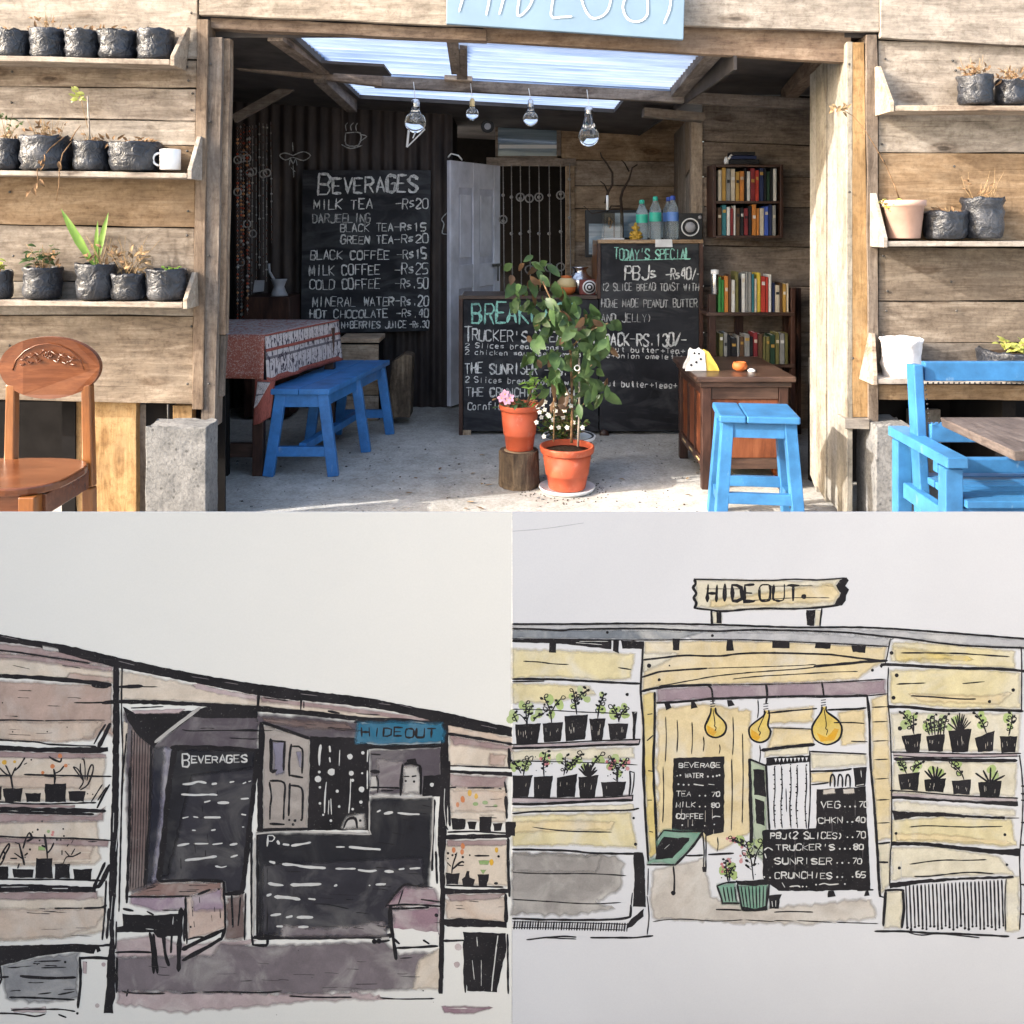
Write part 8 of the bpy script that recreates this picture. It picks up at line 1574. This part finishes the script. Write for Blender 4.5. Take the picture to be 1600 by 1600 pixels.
with Sk(SR, 'drawn_plank_wall') as s:
    s.w('y_plank', (1394, 1004), (1460, 1006), (1585, 1018), (1585, 1044), (1480, 1038), (1392, 1032)); s.w('y_deep', (1396, 1010), (1460, 1020), (1520, 1030), (1400, 1032), lvl=1); s.w('y_plank', (1392, 1048), (1500, 1044), (1594, 1052), (1594, 1106), (1500, 1106), (1392, 1098)); s.w('y_warm', (1420, 1084), (1540, 1088), (1580, 1082), (1560, 1100), (1440, 1096), lvl=1); s.w('y_pale', (1392, 1114), (1594, 1116), (1590, 1174), (1394, 1172)); s.w('y_pale', (1396, 1190), (1588, 1192), (1586, 1244), (1396, 1238)); s.w('y_pale', (1396, 1252), (1586, 1266), (1586, 1276), (1396, 1268)); s.w('y_plank', (1396, 1282), (1470, 1276), (1580, 1282), (1588, 1322), (1470, 1316), (1394, 1314)); s.w('y_warm', (1400, 1302), (1480, 1304), (1580, 1318), (1480, 1314), (1400, 1312), lvl=1); s.w('y_pale', (1394, 1324), (1470, 1324), (1560, 1338), (1584, 1366), (1460, 1368), (1394, 1374))
    s.l(4.6, (1377, 1042), (1384, 1038), (1440, 1041), (1500, 1044), (1560, 1045), (1614, 1050)); s.l(4.4, (1387, 1104), (1420, 1105), (1460, 1109), (1500, 1110), (1550, 1109), (1598, 1111)); s.f((1394, 1267), (1430, 1269), (1470, 1269), (1520, 1274), (1570, 1276), (1570, 1280), (1480, 1276), (1430, 1276), (1398, 1282)); s.l(1.8, (1570, 1278), (1592, 1278)); s.f((1392, 1315), (1450, 1316), (1500, 1322), (1560, 1327), (1594, 1326), (1592, 1338), (1560, 1335), (1490, 1327), (1440, 1321), (1392, 1321)); s.f((1389, 1380), (1440, 1374), (1500, 1371), (1583, 1368), (1583, 1372), (1500, 1375), (1440, 1380), (1390, 1388))
    s.t(2.2, (1408, 1020), (1450, 1020), (1500, 1021), (1577, 1026)); s.t(2, (1401, 1069), (1420, 1068), (1446, 1067)); s.t(2, (1504, 1068), (1538, 1065)); s.l(2.4, (1424, 1087), (1460, 1089), (1500, 1092), (1524, 1092)); s.t(1.8, (1421, 1292), (1450, 1290), (1510, 1292), (1566, 1291)); s.t(1.8, (1421, 1350), (1470, 1344), (1510, 1344), (1541, 1343)); s.t(2.2, (1428, 1369), (1450, 1369), (1510, 1363), (1553, 1365)); s.d(2.8, (1393, 1020), (1396, 1090)); s.d(3.6, (1401, 1055), (1583, 1078)); s.d(2.4, (1546, 1096), (1400, 1302), (1570, 1304), (1405, 1356), (1573, 1351))
    for a in (((1592, 1012), (1596, 1020), (1596, 1110)), ((1593, 1180), (1598, 1230), (1597, 1285), (1593, 1340), (1595, 1400), (1593, 1452))): s.l(2.2, *a)
    for y in (1228, 1240, 1250, 1285, 1320, 1382, 1428): s.l(3.4, (1596, y), (1612, y + 1))
with Sk(SR, 'drawn_base') as s:
    s.w('y_pale', (1383, 1394), (1411, 1392), (1408, 1450), (1382, 1450)); s.w('y_pale', (1572, 1372), (1592, 1370), (1592, 1454), (1572, 1454)); s.l(4.2, (1384, 1392), (1382, 1420), (1380, 1446)); s.l(3.6, (1383, 1391), (1400, 1390), (1412, 1391)); s.l(4.6, (1411, 1392), (1412, 1420), (1409, 1449))
    for i in range(26):
        f = i / 25; x = 1415 + f * 150; y0 = 1384 - f * 9; s.l(2.7, (x, y0), (x + 1.5, (y0 + 1450) / 2), (x + 2.5, 1448 + 3 * math.sin(i * 1.7))); s.d(2, (x + 2.5, 1449 + 3 * math.sin(i * 1.7)))
    s.l(2, (1572, 1374), (1570, 1410), (1571, 1453)); s.l(3.4, (1367, 1455), (1410, 1455), (1460, 1458), (1500, 1459), (1576, 1463)); s.l(2, (1420, 1457), (1440, 1461), (1470, 1459), (1530, 1465)); s.l(3, (1590, 1466), (1612, 1463))
for a in (0, 1):
    with Sk(SR, 'drawn_shelf') as s:
        if a == 0: s.w('shelf', (1396, 1177), (1590, 1178), (1590, 1182), (1396, 1184)); s.l(2, (1392, 1175), (1450, 1176), (1520, 1178), (1595, 1177)); s.l(5.5, (1398, 1186), (1450, 1186), (1520, 1188), (1588, 1188)); s.l(1.6, (1396, 1180), (1450, 1183), (1540, 1183), (1594, 1181))
        else: s.w('shelf', (1394, 1238), (1500, 1242), (1588, 1248), (1588, 1254), (1500, 1250), (1394, 1244)); s.l(2.2, (1391, 1235), (1430, 1237), (1500, 1243), (1590, 1247)); s.f((1394, 1243), (1450, 1247), (1520, 1251), (1590, 1252), (1591, 1260), (1520, 1255), (1450, 1251), (1394, 1248))
with Sk(SR, 'drawn_plants') as s:
    for q in ((1408, 1150, 1440, 1146, 1436, 1175, 1416, 1175), (1447, 1150, 1477, 1147, 1473, 1174, 1450, 1174), (1481, 1142, 1518, 1138, 1512, 1175, 1488, 1175), (1523, 1153, 1554, 1141, 1551, 1173, 1528, 1175), (1562, 1150, 1590, 1150, 1586, 1175, 1565, 1176)): trap(s, *q)
    sprig(s, 1428, 1147, 34, -18, 8, seed=41); sprig(s, 1427, 1144, 26, 0, 6, seed=42); s.d(3.6, (1406, 1138))
    for i in range(6): sprig(s, 1452 + i * 4.4, 1148, 22 + (i % 3) * 4, (i - 2.5) * 2.2, 6, seed=43 + i, size=2.6)
    blades(s, 1499, 1142, 26, 11, 50, 17, 2); sprig(s, 1541, 1145, 28, -14, 7, seed=51); sprig(s, 1576, 1149, 32, 6, 9, seed=52)
with Sk(SR, 'drawn_plants') as s:
    for q in ((1403, 1210, 1437, 1206, 1434, 1235, 1407, 1234), (1444, 1218, 1478, 1216, 1474, 1238, 1446, 1236), (1487, 1220, 1518, 1218, 1514, 1242, 1490, 1240), (1528, 1222, 1565, 1220, 1561, 1246, 1531, 1245)): trap(s, *q)
    sprig(s, 1416, 1208, 18, -10, 6, seed=60); sprig(s, 1426, 1206, 14, 12, 6, seed=61); blades(s, 1461, 1218, 22, 6, 62, 17, 3); sprig(s, 1506, 1218, 26, -18, 7, seed=63); blades(s, 1547, 1222, 24, 5, 64, 22, 3)
with Sk(SR, 'pencil_line') as s:
    for a in (((801, 830), (850, 826), (912, 817)), ((1408, 1346), (1408, 1376)), ((1398, 1150), (1398, 1176))): s.k.stroke(a, .9, D['roof_pale'], 1)
